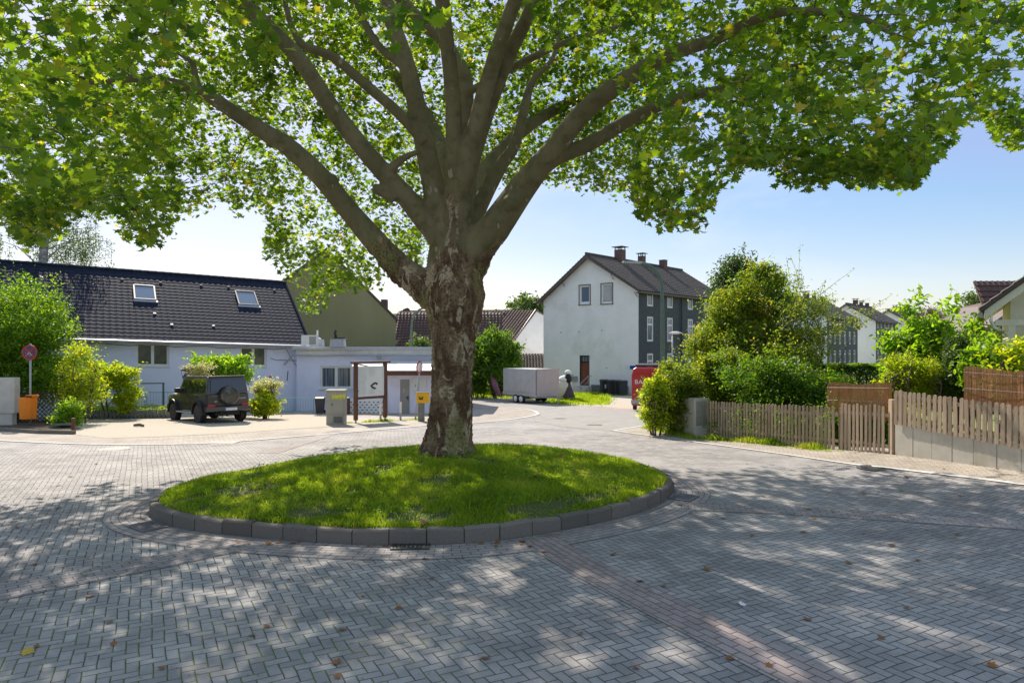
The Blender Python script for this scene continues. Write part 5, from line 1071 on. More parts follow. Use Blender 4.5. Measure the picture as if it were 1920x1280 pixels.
for i in range(26000):
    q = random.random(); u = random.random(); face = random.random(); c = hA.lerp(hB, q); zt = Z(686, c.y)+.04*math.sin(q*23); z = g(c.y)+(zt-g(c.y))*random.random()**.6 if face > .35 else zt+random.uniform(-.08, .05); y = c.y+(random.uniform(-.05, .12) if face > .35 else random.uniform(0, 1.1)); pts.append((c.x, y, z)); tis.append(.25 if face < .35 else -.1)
leaves('foliage', pts, .075, M['leaf_green'], hd, 'tri', .4, np.array(tis), seed=31)
k = MB(); [k.tube([(hA.lerp(hB, q/12).x, hA.lerp(hB, q/12).y+.5, g(24)), (hA.lerp(hB, q/12).x+.1, hA.lerp(hB, q/12).y+.5, Z(700, 24))], .03, 5) for q in range(13)]; k.build('stems', M['bark'], hd)
bush('golden_privet', 'bright yellow-green privet bush at the left end of the upper picket fence', 'shrub', 1660, 1738, 655, 760, 17.9, 'leaf_yellow', .05, 170, 60, .2, 32, dep=.6)
bush('golden_conifer', 'pale golden shrub between the yellow privet and the dark clipped yew', 'shrub', 1718, 1785, 662, 770, 17.5, 'leaf_yellow', .035, 160, 90, .16, 33, dep=.5)
bush('clipped_yew', 'dark rounded column of clipped yew with sunlit rim behind the upper picket fence', 'shrub', 1768, 1826, 608, 760, 17.0, 'leaf_dark', .035, 330, 110, .12, 34, dep=.42, shell=.8, stems=1, tr=.06)
bush('broadleaf_shrub', 'fresh green broad leaved shrub with upright shoots behind the yellow privet', 'shrub', 1662, 1800, 585, 740, 20, 'leaf_fresh', .13, 190, 40, .34, 35, 'oval', dep=1.2, ells=[((-.25, 0, 4.0), (.35, .3, .35), 8, 20, .25), ((.8, 0, 3.9), (.25, .2, .3), 5, 16, .22)])
bush('broadleaf_shrub', 'green broad leaved shrub between the yew and the brick house', 'shrub', 1796, 1862, 585, 730, 20.5, 'leaf_fresh', .13, 50, 34, .3, 36, 'oval', dep=.8)
bush('laurel_shrub', 'mid green laurel shrub above the left end of the upper reed mat', 'shrub', 1808, 1878, 635, 740, 16.3, 'leaf_fresh', .10, 90, 34, .2, 37, 'oval', dep=.5)
bush('golden_shrub', 'large bright yellow-green shrub above the reed mat at the right edge', 'shrub', 1852, 2010, 618, 750, 15.6, 'leaf_yellow', .10, 200, 40, .24, 38, 'oval', dep=.7)
bush('brown_conifer', 'small brownish pointed conifer behind the broad leaved shrub', 'tree', 1700, 1775, 565, 660, 34, 'leaf_brown', .07, 110, 60, .35, 39, dep=.9, th=4, stems=1, tr=.08)
bush('distant_birch', 'far pale green tree beside the brick house roof', 'tree', 1805, 1880, 533, 640, 60, 'leaf_grey', .2, 90, 45, .75, 40, dep=2, th=5, stems=1, tr=.15)
bush('distant_green_tree', 'far green treetop to the left of the brick house, lower of the pair', 'tree', 1770, 1830, 590, 650, 70, 'leaf_grey', .22, 60, 40, .8, 41, dep=2, th=4, stems=1, tr=.15)
# creeper on the fence and weeds along its foot
pts = []
for (px, py, s, n) in ((1400, 790, .25, 260), (1445, 770, .3, 300), (1500, 800, .25, 240), (1345, 800, .22, 260), (1560, 770, .2, 120), (1480, 830, .15, 120), (1425, 800, .3, 240), (1470, 790, .2, 160)):
    q = (px-1326)/(1571-1326); D = f0.y+(f1.y-f0.y)*q-.09; c = P(px, py, D)
    for _ in range(n): pts.append((c.x+random.gauss(0, s), c.y+random.gauss(0, .05)-.6*0, max(g(D)+.02, c.z+random.gauss(0, s*1.2))))
cr_ = tag(leaves('climbing_creeper', pts, .07, M['leaf_green'], None, 'tri', .2, seed=50), 'green creeper hanging in patches over the long weathered picket fence', 'creeper')
pts = []
for (px, py, s, n) in ((1706, 770, .16, 200), (1725, 785, .13, 120), (1692, 775, .1, 80)):
    c = P(px, py, 16.6-.1)
    for _ in range(n): pts.append((c.x+random.gauss(0, s), c.y+random.gauss(0, .06), c.z+random.gauss(0, s*.8)))
tag(leaves('climbing_creeper', pts, .06, M['leaf_yellow'], None, 'tri', .2, seed=51), 'yellow-green creeper growing through the left end of the upper picket fence', 'creeper')
def tuft(label, line, w, n, h, seed, mat='grass', name='weeds'):
    L = resample([Vector(p[:2]) for p in line], .1); rg = random.Random(seed); pts = []
    for _ in range(n):
        i = rg.randrange(len(L)-1); p = L[i].lerp(L[i+1], rg.random()); x, y = p.x+rg.gauss(0, w), p.y+rg.gauss(0, w); pts.append((x, y, g(y), max(.15, .5+1.3*mnoise.noise(Vector((x*1.5, y*1.5, seed))))))
    o = grass(name, pts, h, .014, M[mat], label, seed); o['category'] = 'weeds'; return o
tuft('straggling weeds and grass along the foot of the long picket fence', [G(1215, 803), G(1300, 822), G(1400, 829), G(1500, 838), G(1570, 846)], .12, 7000, .2, 61)
tuft('sparse weeds along the foot of the concrete retaining wall', [G(1571, 846), G(1680, 855), G(1800, 867), G(1920, 880)], .05, 1500, .1, 62)
tuft('strip of weeds along the edge of the paving in front of the notice board', [G(645, 794), G(700, 791), G(795, 786)], .07, 2200, .12, 63)
pts = []
for _ in range(24000):
    px = random.uniform(1040, 1130) if random.random() < .6 else random.uniform(885, 960); py = random.uniform(739, 756) if px > 1000 else random.uniform(731, 743)+(px-885)*.03; q = G(px, py); q += Vector((random.gauss(0, .35), random.gauss(0, 1.1), 0)); pts.append((q.x, q.y, g(q.y), .4+1.2*max(0, mnoise.noise(q*.6)+.3)))
o = grass('rough_grass', pts, .22, .05, M['grass'], 'long sunlit rough grass on the verge around the parked trailer', 70); o['category'] = 'grass'
# trees and shrubs in the middle distance
bush('garden_tree', 'round green garden tree with a short trunk left of the covered trailer', 'tree', 880, 978, 604, 712, 52, 'leaf_green', .17, 150, 50, .5, 71, dep=1.9, th=2.6, stems=2, tr=.09, branch_r=.03, sprigs=110, slen=.6)
bush('garden_shrub', 'dark green shrub at the foot of the garden tree behind the trunk', 'shrub', 868, 915, 668, 740, 52.5, 'leaf_green', .16, 90, 45, .45, 72, dep=1.4)
bush('garden_shrub', 'sunlit green shrub behind the wooden rail fence and trailer', 'shrub', 905, 965, 678, 735, 56, 'leaf_fresh', .16, 90, 40, .45, 73, dep=1)
bush('walnut_tree', 'big feathery green tree rising behind the reddish brown roof', 'tree', 938, 1026, 544, 640, 92, 'leaf_grey', .42, 200, 26, .9, 74, 'oval', dep=3.5, th=8, stems=1, tr=.25, flat=.2)
bush('round_shrub', 'green rounded treetop beside the curved street lamp behind the annex', 'shrub', 757, 818, 625, 700, 50, 'leaf_grey', .14, 120, 50, .4, 75, dep=1.3)
# ------------------------------------------------------------------ parked off-road car
def wheel(par, x, y, r=.39, w=.25, side=1):
    wo = MB(); Mx = T(x, y, r) @ RX(R(90)); wo.lathe([(r-.10, -w/2), (r-.015, -w/2), (r, -w/2+.03), (r, w/2-.03), (r-.015, w/2), (r-.10, w/2)], 28, M=Mx); wh = wo.build('wheel', M['tyre'], par, smooth=False)
    ri = MB(); sg = side; yo = y+sg*(w/2-.03)
    ri.lathe([(.27, -.02), (.30, .02), (.285, .03), (.26, .0)], 24, M=T(x, yo, r) @ RX(R(-90*sg)))
    for k in range(5):
        for d in (-.12, .12):
            a = 2*math.pi*k/5+d; ri.tube([(x+.05*math.cos(a), yo+sg*.01, r+.05*math.sin(a)), (x+.275*math.cos(a+d*.6), yo+sg*.012, r+.275*math.sin(a+d*.6))], .018, 4)
    ri.lathe([(.06, 0), (.05, .03)], 12, M=T(x, yo, r) @ RX(R(-90*sg))); ri.build('rim', M['alloy'], wh)
    bk = MB(); bk.lathe([(.27, -.03), (.27, -.06)], 20, M=T(x, yo, r) @ RX(R(-90*sg))); bk.build('brake_disc', M['carblack'], wh); return wh
cphi = R(45); hv = Vector((-math.sin(cphi), math.cos(cphi))); rv = Vector((math.cos(cphi), math.sin(cphi))); cc = Vector((-12.36, 28.0))+hv*2.2+rv*.93
car = thing('parked_car', 'boxy dark bronze off-road car with spare wheel on its tailgate parked on the gravel', 'car', (cc.x, cc.y, g(cc.y)+.0), math.atan2(hv.y, hv.x))
car.rotation_euler = (0, .03, math.atan2(hv.y, hv.x))
# local: x forward, y left, z up
b = MB(); body = [(-2.12,.62),(-2.15,.75),(-2.14,1.2),(-2.05,1.22),(1.0,1.22),(1.1,1.2),(2.1,1.12),(2.2,1.05),(2.2,.62),(1.9,.5),(-1.9,.5)]
b.prism(body, 'y', -.88, .88); b.build('body', M['carpaint'], car, bevel=.03)
c = MB(); k0 = [(-2.12,1.215,.88),(1.02,1.215,.88),(.62,1.90,.76),(-2.02,1.93,.78)]
L_ = [(x, y, z) for x, z, y in k0]; Rr_ = [(x, -y, z) for x, z, y in k0]
n = len(c.v); c.v += L_+Rr_
for f_ in ((0,1,2,3),(7,6,5,4),(0,4,5,1),(1,5,6,2),(2,6,7,3),(3,7,4,0)): c.f.append(tuple(n+i for i in f_)); c.m.append(0)
c.build('cabin', M['carpaint'], car, bevel=.05)
rfm = MB(); rfm.box(-2.06, .66, -.72, .72, 1.915, 1.955); rfm.tube([(-2.0, .76, 1.945), (.6, .745, 1.92)], .02, 6); rfm.tube([(-2.0, -.76, 1.945), (.6, -.745, 1.92)], .02, 6); rfm.build('roof_panel', M['carpaint'], car, bevel=.02)
def sidept(x, z, s, o=.006):
    q = (z-1.215)/(1.92-1.215); return (x, s*(.88-.11*q+o), z)
for s in (1, -1):
    for x0, x1, x0t, x1t in ((-2.0, -1.32, -1.93, -1.32), (-1.22, -.36, -1.22, -.40), (-.26, .82, -.30, .53)):
        wv = MB(); q = [sidept(x0, 1.28, s), sidept(x1, 1.28, s), sidept(x1t, 1.80, s), sidept(x0t, 1.80, s)]; wv.poly(q if s < 0 else q[::-1]); wv.build('side_window', M['carglass'], car)
    dl = MB()
    for x in (-1.27, -.31, .92): dl.box(x-.006, x+.006, s*.876-.006, s*.876+.008, .6, 1.21)
    dl.box(-2.05, 1.6, s*.878-.012, s*.878+.016, .78, .83); dl.build('trim', M['carblack'], car)
    for x in (-1.1, -.12):
        h = MB(); h.box(x-.1, x+.1, s*.9-.02, s*.9+.02, 1.08, 1.12); h.build('door_handle', M['carblack'], car, bevel=.008)
    mr = MB(); mr.box(.62, .78, s*1.0-.11, s*1.0+.11, 1.24, 1.46); mr.box(.66, .74, s*.88-.06, s*.88+.1, 1.25, 1.3); mr.build('wing_mirror', M['carblack'], car, bevel=.03)
    for x in (-1.38, 1.42):
        ar = MB(); pts = []
        for i in range(15):
            a = math.pi*(i/14)*1.06-.1; pts.append((x+.50*math.cos(a), s*.93, .43+.47*math.sin(a)))
        for i in range(14):
            a_, b_ = Vector(pts[i]), Vector(pts[i+1]); oa = Vector((x, s*.93, .43)); da, db = (a_-oa).normalized()*.07, (b_-oa).normalized()*.07
            for y0, y1 in ((s*.83, s*1.0),):
                ar.quad((a_.x, y1, a_.z), (b_.x, y1, b_.z), (b_.x+db.x, y1, b_.z+db.z), (a_.x+da.x, y1, a_.z+da.z)); ar.quad((a_.x+da.x, y1, a_.z+da.z), (b_.x+db.x, y1, b_.z+db.z), (b_.x+db.x, y0, b_.z+db.z), (a_.x+da.x, y0, a_.z+da.z)); ar.quad((a_.x, y0, a_.z), (b_.x, y0, b_.z), (b_.x, y1, b_.z), (a_.x, y1, a_.z))
        ar.build('wheel_arch', M['carblack'], car); wl = MB(); wl.lathe([(.46, 0), (.46, .012)], 24, M=T(x, s*.879, .43) @ RX(R(-90*s))); wl.build('wheel_well', M['black'], car)
        wheel(car, x, s*.84, .39, .26, s)
    st = MB(); st.box(-.85, .9, s*.93-.08, s*.93+.08, .42, .48); st.build('side_step', M['galv'], car, bevel=.02)
    tl = MB(); tl.box(-2.215, -2.16, s*.70-.15, s*.70+.15, .70, .80); tl.build('tail_light', M['redlight'], car, bevel=.01)
    hl = MB(); hl.lathe([(.11, 0), (.10, .03)], 14, M=T(2.2, s*.68, .95) @ RY(R(90))); hl.build('headlight', M['skyglass'], car)
    ind = MB(); ind.box(1.5, 1.72, s*.78-.06, s*.78+.06, 1.165, 1.21); ind.build('indicator', M['white'], car, bevel=.02)
bp = MB(); bp.box(-2.28, -2.1, -.93, .93, .50, .70); bp.box(-2.16, -1.9, .78, .93, .50, .70); bp.box(-2.16, -1.9, -.93, -.78, .50, .70); bp.build('rear_bumper', M['carpaint'], car, bevel=.03)
bp = MB(); bp.box(2.14, 2.32, -.9, .9, .48, .72); bp.build('front_bumper', M['carblack'], car, bevel=.03)
rw_ = MB(); q = [(-2.113, .70, 1.30), (-2.113, -.70, 1.30), (-2.046, -.66, 1.80), (-2.046, .66, 1.80)]; rw_.poly([(x-.018, y, z) for x, y, z in q]); rw_.build('rear_window', M['carglass'], car)
sp = MB(); sp.lathe([(.30, -.13), (.385, -.12), (.395, .02), (.385, .08), (.33, .11), (.32, .095), (.02, .115)], 36, M=T(-2.27, -.02, 1.15) @ RY(R(-90))); spo = sp.build('spare_wheel_cover', M['carpaint'], car, smooth=False)
sp = MB(); sp.lathe([(.398, -.02), (.405, 0), (.398, .02)], 36, M=T(-2.27, -.02, 1.15) @ RY(R(-90))); sp.build('cover_ring', M['carblack'], spo)
pl_ = MB(); pl_.box(-2.29, -2.281, -.32, .2, .53, .64); po = pl_.build('number_plate', M['paper'], car); q = MB(); q.box(-2.293, -2.2905, .155, .2, .53, .64); q.build('blue_strip', M['blue'], po)
q = MB(); q.tube([(-2.32, .35, .45), (-2.05, .35, .45)], .035, 8); q.box(-2.1, 2.0, -.5, .5, .33, .5); q.tube([(-1.38, -.8, .39), (-1.38, .8, .39)], .07, 8); q.tube([(1.42, -.8, .39), (1.42, .8, .39)], .07, 8); q.build('chassis', M['black'], car)
q = MB(); q.box(-2.155, -2.142, -.75, -.45, .98, 1.04); q.box(-2.155, -2.142, .45, .56, .88, .95); q.build('badge', M['alloy'], car)
q = MB(); q.box(-2.16, -2.10, .84, .89, .72, 1.2); q.build('door_seam', M['carblack'], car)
# ------------------------------------------------------------------ trailer
tp = R(38); tr_ = thing('covered_trailer', 'twin axle trailer with grey and pinkish tarpaulin cover parked on the verge', 'trailer', (1.62, 45.6, g(46.5)), tp)
# local: x along the right-hand (end) face, y away along the side; near corner at origin
w_, l_ = 1.95, 3.6
q = MB(); N_ = 14
for i in range(N_):                                     # slack side cover
    for j in range(8):
        f = lambda a, b: (-.02-.05*math.sin(b/8*math.pi)*math.sin(a/N_*math.pi)*(1+.8*math.sin(a*1.3+b*.9)), l_*a/N_, .62+1.68*b/8)
        q.quad(f(i, j), f(i, j+1), f(i+1, j+1), f(i+1, j))
q.quad((0, l_, .62), (0, l_, 2.3), (w_, l_, 2.3), (w_, l_, .62)); q.quad((w_, 0, .62), (w_, l_, .62), (w_, l_, 2.3), (w_, 0, 2.3)); q.quad((0, 0, 2.3), (w_, 0, 2.3), (w_, l_, 2.3), (0, l_, 2.3)); q.build('side_cover', M['tarp'], tr_)
q = MB()
for i in range(10):
    f = lambda a: (w_*a/10, -.02-.02*abs(math.sin(a*1.1)), 0); a_, b_ = f(i), f(i+1); q.quad((a_[0], a_[1], .62), (b_[0], b_[1], .62), (b_[0], b_[1], 2.3), (a_[0], a_[1], 2.3))
q.box(-.03, w_+.03, -.05, .0, 2.24, 2.33); q.build('end_cover', M['tarp2'], tr_)
q = MB(); q.box(-.05, w_+.05, -.04, l_+.05, .5, .615); q.box(.1, w_-.1, .2, l_, .38, .5); q.box(-.06, -.052, 0, l_, .54, .7); q.build('flatbed', M['tarp'], tr_)
q = MB(); [q.tube([(-.055, .1+i*.17, .70), (-.055, .1+i*.17, .66)], .012, 4) for i in range(20)]; [q.tube([(-.06, .03, .7+i*.14), (-.075, .03, .74+i*.14)], .014, 4) for i in range(11)]; q.build('lashing', M['darkmetal'], tr_)
for y in (1.55, 2.15):
    for x, s in ((.0, -1), (w_, 1)):
        wo = MB(); wo.lathe([(.2, -.09), (.27, -.09), (.28, 0), (.27, .09), (.2, .09)], 20, M=T(x+.0, y, .28) @ RY(R(90))); wh = wo.build('wheel', M['tyre'], tr_); ri = MB(); ri.lathe([(.17, 0), (.19, .02), (.1, .04), (.04, .06)], 16, M=T(x+s*.075, y, .28) @ RY(R(90*s))); ri.build('rim', M['white'], wh)
    q = MB(); q.tube([(0, y, .28), (w_, y, .28)], .04, 6); q.build('axle', M['black'], tr_)
q = MB(); q.tube([(.4, 0, .45), (w_/2, -1.3, .45), (w_-.4, 0, .45)], .045, 6); q.tube([(w_/2, -1.25, .45), (w_/2, -1.5, .48)], .05, 6); q.build('drawbar', M['galv'], tr_)
q = MB(); q.tube([(w_/2, -1.1, .12), (w_/2, -1.1, .75)], .03, 6); q.lathe([(.1, -.03), (.1, .03)], 12, M=T(w_/2, -1.1, .1) @ RY(R(90))); q.build('jockey_wheel', M['galv'], tr_)
q = MB(); q.box(-.04, .25, .9, 1.25, .30, .5); q.build('mudguard', M['darkmetal'], tr_)
# ------------------------------------------------------------------ red van behind the bush
vp = G(1184, 771); vn = thing('red_van', 'red van with white lettering on its back doors half hidden by the roadside shrub', 'van', (vp.x, vp.y, vp.z+.0), R(-14)); VW, VH, VL = 2.0, 2.42, 5.4
q = MB(); q.prism([(.0, .32), (VW, .32), (VW, 2.0), (VW-.08, 2.32), (VW-.25, VH), (.25, VH), (.08, 2.32), (0, 2.0)], 'y', 0, VL); q.build('body', M['redpaint'], vn, bevel=.06)
q = MB(); q.box(-.02, VW+.02, -.1, -.004, .42, .66); q.build('bumper', M['galv'], vn, bevel=.03)
q = MB(); [q.box(x, x+.9*.98, -.012, -.003, 1.30, 2.12) for x in (.08, 1.04)]; q.build('rear_window', M['redlight'], vn)
q = MB(); q.box(.995, 1.005, -.014, -.002, .7, 2.3); q.box(.05, VW-.05, -.014, -.002, 1.22, 1.235); q.build('door_seam', M['black'], vn)
for s in (.02, VW-.12):
    q = MB(); q.box(s, s+.1, -.03, -.003, .75, 1.15); q.build('tail_light', M['redlight'], vn)
for x, y in ((.12, 1.0), (VW-.12, 1.0), (.12, 4.3), (VW-.12, 4.3)):
    q = MB(); q.lathe([(.2, -.1), (.33, -.1), (.34, 0), (.33, .1), (.2, .1)], 20, M=T(x, y, .34) @ RY(R(90))); wh = q.build('wheel', M['tyre'], vn); q = MB(); q.lathe([(.19, 0), (.17, .03)], 14, M=T(x+(.08 if x > 1 else -.08), y, .34) @ RY(R(90 if x > 1 else -90))); q.build('rim', M['alloy'], wh)
q = MB(); q.box(.2, VW-.1, .3, 3.8, VH+.06, VH+.14); q.box(.25, .3, .4, 3.6, VH-.01, VH+.06); q.box(VW-.35, VW-.3, .4, 3.6, VH-.01, VH+.06); q.build('roof_rack', M['darkmetal'], vn)
text('BAUG', .33, 'lettering', M['white'], vn, T(.17, -.018, 1.52) @ RX(R(90)), xs=1.1);  text('www.', .2, 'lettering', M['white'], vn, T(.35, -.018, .76) @ RX(R(90)), xs=1.1)
q = MB(); q.box(.3, .8, -.017, -.004, 1.07, 1.13); q.build('stripe', M['white'], vn)
# ------------------------------------------------------------------ bins, sacks, garden things by the white house
def wbin(px, Y, label, mat='bin', s=1.0, rz=0.2, group='wheeled bins along the white gable wall', loc=None):
    t = thing('wheeled_bin', label, 'bin', loc or ((px-CX)/FPX*Y, Y, g(Y)), rz, group); q = MB(); lo, hi = .22*s, .28*s
    v = [(-lo, -lo, .05), (lo, -lo, .05), (lo, lo, .05), (-lo, lo, .05), (-hi, -hi, .95*s), (hi, -hi, .95*s), (hi, hi, .95*s), (-hi, hi, .95*s)]; q.v = v
    for f_ in ((0,3,2,1),(4,5,6,7),(0,1,5,4),(1,2,6,5),(2,3,7,6),(3,0,4,7)): q.f.append(f_); q.m.append(0)
    q.build('bin_body', M[mat], t, bevel=.02); q = MB(); q.box(-hi-.03, hi+.03, -hi-.04, hi+.03, .952*s, 1.0*s); q.prism([(-hi, 1.0*s), (hi, 1.0*s), (hi*.5, 1.07*s), (-hi*.6, 1.05*s)], 'x', -hi, hi); q.tube([(-hi, hi+.07, .97*s), (hi, hi+.07, .97*s)], .02, 6); q.build('lid', M[mat], t, bevel=.015)
    for x in (-hi+.03, hi-.03): q = MB(); q.lathe([(.1, -.025), (.1, .025)], 12, M=T(x, lo+.06, .1) @ RY(R(90))); q.build('wheel', M['tyre'], t)
    return t
for px, Y, lb in ((1133, 58.2, 'dark wheeled bin with a white label, leftmost by the house wall'), (1146, 57.4, 'dark wheeled bin second from the left by the white wall'), (1158, 56.9, 'dark wheeled bin third from the left by the white wall'), (1168, 56.2, 'dark wheeled bin just left of the red van')):
    t = wbin(px, Y, lb, s=1.12)
    if px == 1133: q = MB(); q.box(-.06, .08, -.295, -.285, .45, .8); q.build('label', M['white'], t)
# breeze: low wall stones behind bins
t = thing('stone_plinth_wall', 'low mottled stone plinth wall left of the wheeled bins', 'wall', (6.9, 60.0, g(60)), R(-40)); q = MB(); rg = random.Random(8)
for i in range(16):
    for j in range(3): q.box(i*.23+rg.uniform(0, .02), i*.23+.21, -.12+rg.uniform(-.02, .02), .12, j*.23, j*.23+.21)
q.build('stones', M['concrete_dark'], t, bevel=.02)
t = thing('builders_sack', 'big cream sack with white top heaped beside the covered trailer', 'sack', P(1053, 737, 49.3)); q = MB(); t.location.z = g(49.3); q.lathe([(.2, 0), (.5, .15), (.62, .6), (.60, 1.1), (.45, 1.5), (.12, 1.68)], 12, M=RY(R(10))); q.build('sack_body', M['sack'], t, smooth=True)
q = MB(); q.lathe([(.4, 0), (.44, .12), (.3, .32), (.08, .4)], 10, M=T(.18, -.1, 1.42)); q.build('sack_top', M['white2'], t, smooth=True)
t = thing('covered_bundle', 'dark plum cloth bundle with black and white top right of the cream sack', 'bundle', P(1065, 738, 49)); t.location.z = g(49); q = MB(); q.lathe([(.55, 0), (.5, .3), (.3, .9), (.16, 1.3)], 10); q.build('cloth', M['cloth'], t, smooth=True)
q = MB(); q.lathe([(.1, 1.2), (.24, 1.4), (.26, 1.7), (.12, 1.95)], 10); q.build('black_wrap', M['black'], t, smooth=True); q = MB(); q.lathe([(.1, 1.9), (.24, 1.98), (.22, 2.12), (.08, 2.2)], 10); q.build('white_cap', M['white2'], t, smooth=True)
pz_ = P(930, 738, 51); t = thing('folded_parasol', 'faded pink folded garden parasol leaning beside the garden tree', 'parasol', (pz_.x, pz_.y, g(51))); q = MB(); q.lathe([(.06, .2), (.17, .5), (.24, 1.2), (.08, 1.9)], 10, M=T(.35, 0, 0) @ RY(R(-22))); q.build('canopy', M['pink'], t, smooth=False); q = MB(); q.tube([(.4, 0, 0), (-.75, 0, 2.8)], .03, 6); q.build('pole', M['galv'], t)
t = thing('wooden_frame', 'old dark wooden A-frame leaning at the foot of the garden tree', 'frame', (P(918, 738, 52).x, 52, g(52))); q = MB(); [q.tube([(x, 0, 0), (.1*(x > 0)-.05, 0, 2.3)], .05, 5) for x in (-.5, .5)]; [q.tube([(-.45+i*.08, 0, .3+i*.35), (.45-i*.08, 0, .3+i*.35)], .03, 4) for i in range(4)]; q.build('poles', M['woodgreen'], t)
fa, fb = P(938, 0, 55), P(975, 0, 55); t = thing('rail_fence', 'green-grey wooden rail fence between garden tree and trailer', 'fence', (fa.x, 55, g(55))); L_ = fb.x-fa.x
for i in range(6): q = MB(); q.box(0, L_+2, -.02, .02, .15+i*.25, .3+i*.25); q.build('rail', M['woodgreen'], t)
for i in range(5): q = MB(); q.box(i*.85, i*.85+.09, .021, .1, 0, 1.7 if i else 2.6); q.build('post', M['woodgreen'], t)
t = thing('pergola', 'thin wooden pergola frame standing behind the rail fence', 'pergola', (P(912, 0, 56).x, 56.3, g(56))); q = MB(); [q.tube([(x, 0, 0), (x, 0, 2.9)], .05, 5) for x in (0, 1.4, 2.7)]; q.tube([(-.2, 0, 2.9), (3.0, 0, 2.9)], .05, 5); q.build('poles', M['wood'], t)
# ------------------------------------------------------------------ street lamps
def lamp(label, bx_, Y, pts, r0, m, head=None, cat='street lamp', arm=None):
    t = thing('street_lamp', label, cat, (0, 0, 0)); t.location = (bx_, Y, g(Y)); o = Vector((bx_, Y, g(Y)))
    P3 = [P(a, b_, Y)-o for a, b_ in pts]; P3[0].z = 0; q = MB(); q.tube(P3, [r0]*2+[r0*.75]*(len(P3)-2), 10); q.build('pole', M[m], t, smooth=True); return t, o
t, o = lamp('tall green curved street lamp standing in front of the slate house front', P(1243, 0, 50).x, 50, [(1243, 760), (1243, 700), (1242, 560), (1241, 535), (1237, 518), (1228, 505), (1215, 497), (1200, 493)], .17, 'lampgreen')
q = MB(); e = P(1200, 493, 50)-o; q.prism([(e.x-1.3, e.z+.02), (e.x+.1, e.z-.08), (e.x+.1, e.z+.1), (e.x-1.2, e.z+.12)], 'y', -.14, .14); q.build('lamp_head', M['galv'], t, bevel=.02)
t, o = lamp('short white street lamp with flat oval head beside the slate house', P(1261, 0, 46).x, 46, [(1261, 760), (1261, 700), (1261, 628)], .06, 'galv')
q = MB(); q.lathe([(.05, -.1), (.28, -.04), (.30, .02), (.1, .12)], 16, M=T(.2, 0, (P(1261, 624, 46)-o).z) @ Matrix.Diagonal((1.5, .8, .8, 1))); q.build('lamp_head', M['white2'], t, smooth=True)
t, o = lamp('dark curved street lamp rising behind the annex roof, left of the trunk', P(771, 0, 46).x, 46, [(771, 760), (771, 690), (771, 620), (773, 600), (778, 588), (787, 580), (800, 575)], .1, 'lampgreen')
q = MB(); e = P(800, 575, 46)-o; q.box(e.x-.05, e.x+.75, -.12, .12, e.z-.06, e.z+.08); q.build('lamp_head', M['galv'], t, bevel=.02)
# ------------------------------------------------------------------ notice board, bollards, post box, signs, door bin
n0, n1 = G(667, 793), G(722, 789.5); L_ = (n1-n0).xy.length; t = thing('notice_board', 'brown wooden notice board with pale information panel on two posts', 'notice board', (n0.x, n0.y, g(n0.y)), math.atan2(n1.y-n0.y, n1.x-n0.x)); D = n0.y; zz = lambda py: (793-py)/FPX*D
for x in (0, L_): q = MB(); q.box(x-.07, x+.07, -.07, .07, .12, zz(681)); q.build('post', M['woodbrown'], t, bevel=.008)
for x in (0, L_): q = MB(); q.box(x-.035, x+.035, -.02, .02, -.05, .12); q.build('post_foot', M['galv'], t)
q = MB(); q.box(-.17, L_+.2, -.13, .13, zz(681)+.002, zz(677.5)); q.build('cap_board', M['woodbrown'], t, bevel=.006)
q = MB(); q.box(.072, L_-.072, -.04, .04, zz(749), zz(744.5)); q.build('rail', M['woodbrown'], t)
q = MB(); q.box(.075, L_-.075, -.03, .02, zz(744), zz(687)); pn = q.build('panel', M['paper'], t)
q = MB(); z0, z1 = zz(744), zz(687); rg = random.Random(2)
for i in range(22):
    z = z1-.1-i*(z1-z0-.15)/22
    q.box(.13, .13+.42*rg.uniform(.75, 1), -.034, -.031, z, z+.010)
    if i < 7 or i > 17: q.box(.66, .66+.38*rg.uniform(.7, 1), -.034, -.031, z, z+.010)
q.build('print', M['ink'], pn)
q = MB(); cx_, cz_ = .95, z0+.42
for i in range(17):
    a = R(35+i*15.5); r_ = .135+.045*math.sin(i*2.3)*(i % 2); q.prism([(cx_+r_*math.cos(a)*1.1+dx, cz_+r_*.8*math.sin(a)+dz) for dx, dz in ((-.035, -.02), (.03, -.03), (.045, .02), (-.01, .04))], 'y', -.037, -.0315)
q.box(.1, .13, -.036, -.0315, z0+.22, z0+.26); q.build('emblem', M['black'], pn)
for px, py, h, lb in ((713.5, 790, 31.5, 'thin white bollard just left of the right notice board post'), (751, 788, 34, 'thin white bollard in front of the grey door')):
    q0 = G(px, py); t = thing('bollard', lb, 'bollard', q0, 0, 'thin white bollards by the annex'); H = h/FPX*q0.y; q = MB(); q.tube([(0, 0, -.1), (0, 0, H*.42)], .045, 10); q.build('base_tube', M['galv'], t); q = MB(); q.tube([(0, 0, H*.42), (0, 0, H)], .047, 10); q.build('white_sleeve', M['white'], t)
q0 = G(778.5, 787); t = thing('road_sign', 'leaning red and white road sign seen edge-on beside the yellow post box', 'sign', q0); top = P(787.5, 687, q0.y)-q0; q = MB(); q.tube([(0, 0, -.1), top+Vector((.02, 0, .25))], .035, 8); q.build('pole', M['galv'], t, smooth=True)
q = MB(); q.lathe([(.27, -.006), (.28, 0), (.27, .006)], 24, M=T(*(top+Vector((-.02, -.05, -.02)))) @ RY(R(5)) @ RZ(R(68)) @ RX(R(90))); so_ = q.build('sign_plate', M['signred'], t); q = MB(); q.lathe([(.2, 0), (.2, .004)], 20, M=T(*(top+Vector((-.012, -.058, -.02)))) @ RY(R(5)) @ RZ(R(68)) @ RX(R(90))); q.build('sign_face', M['white'], so_)
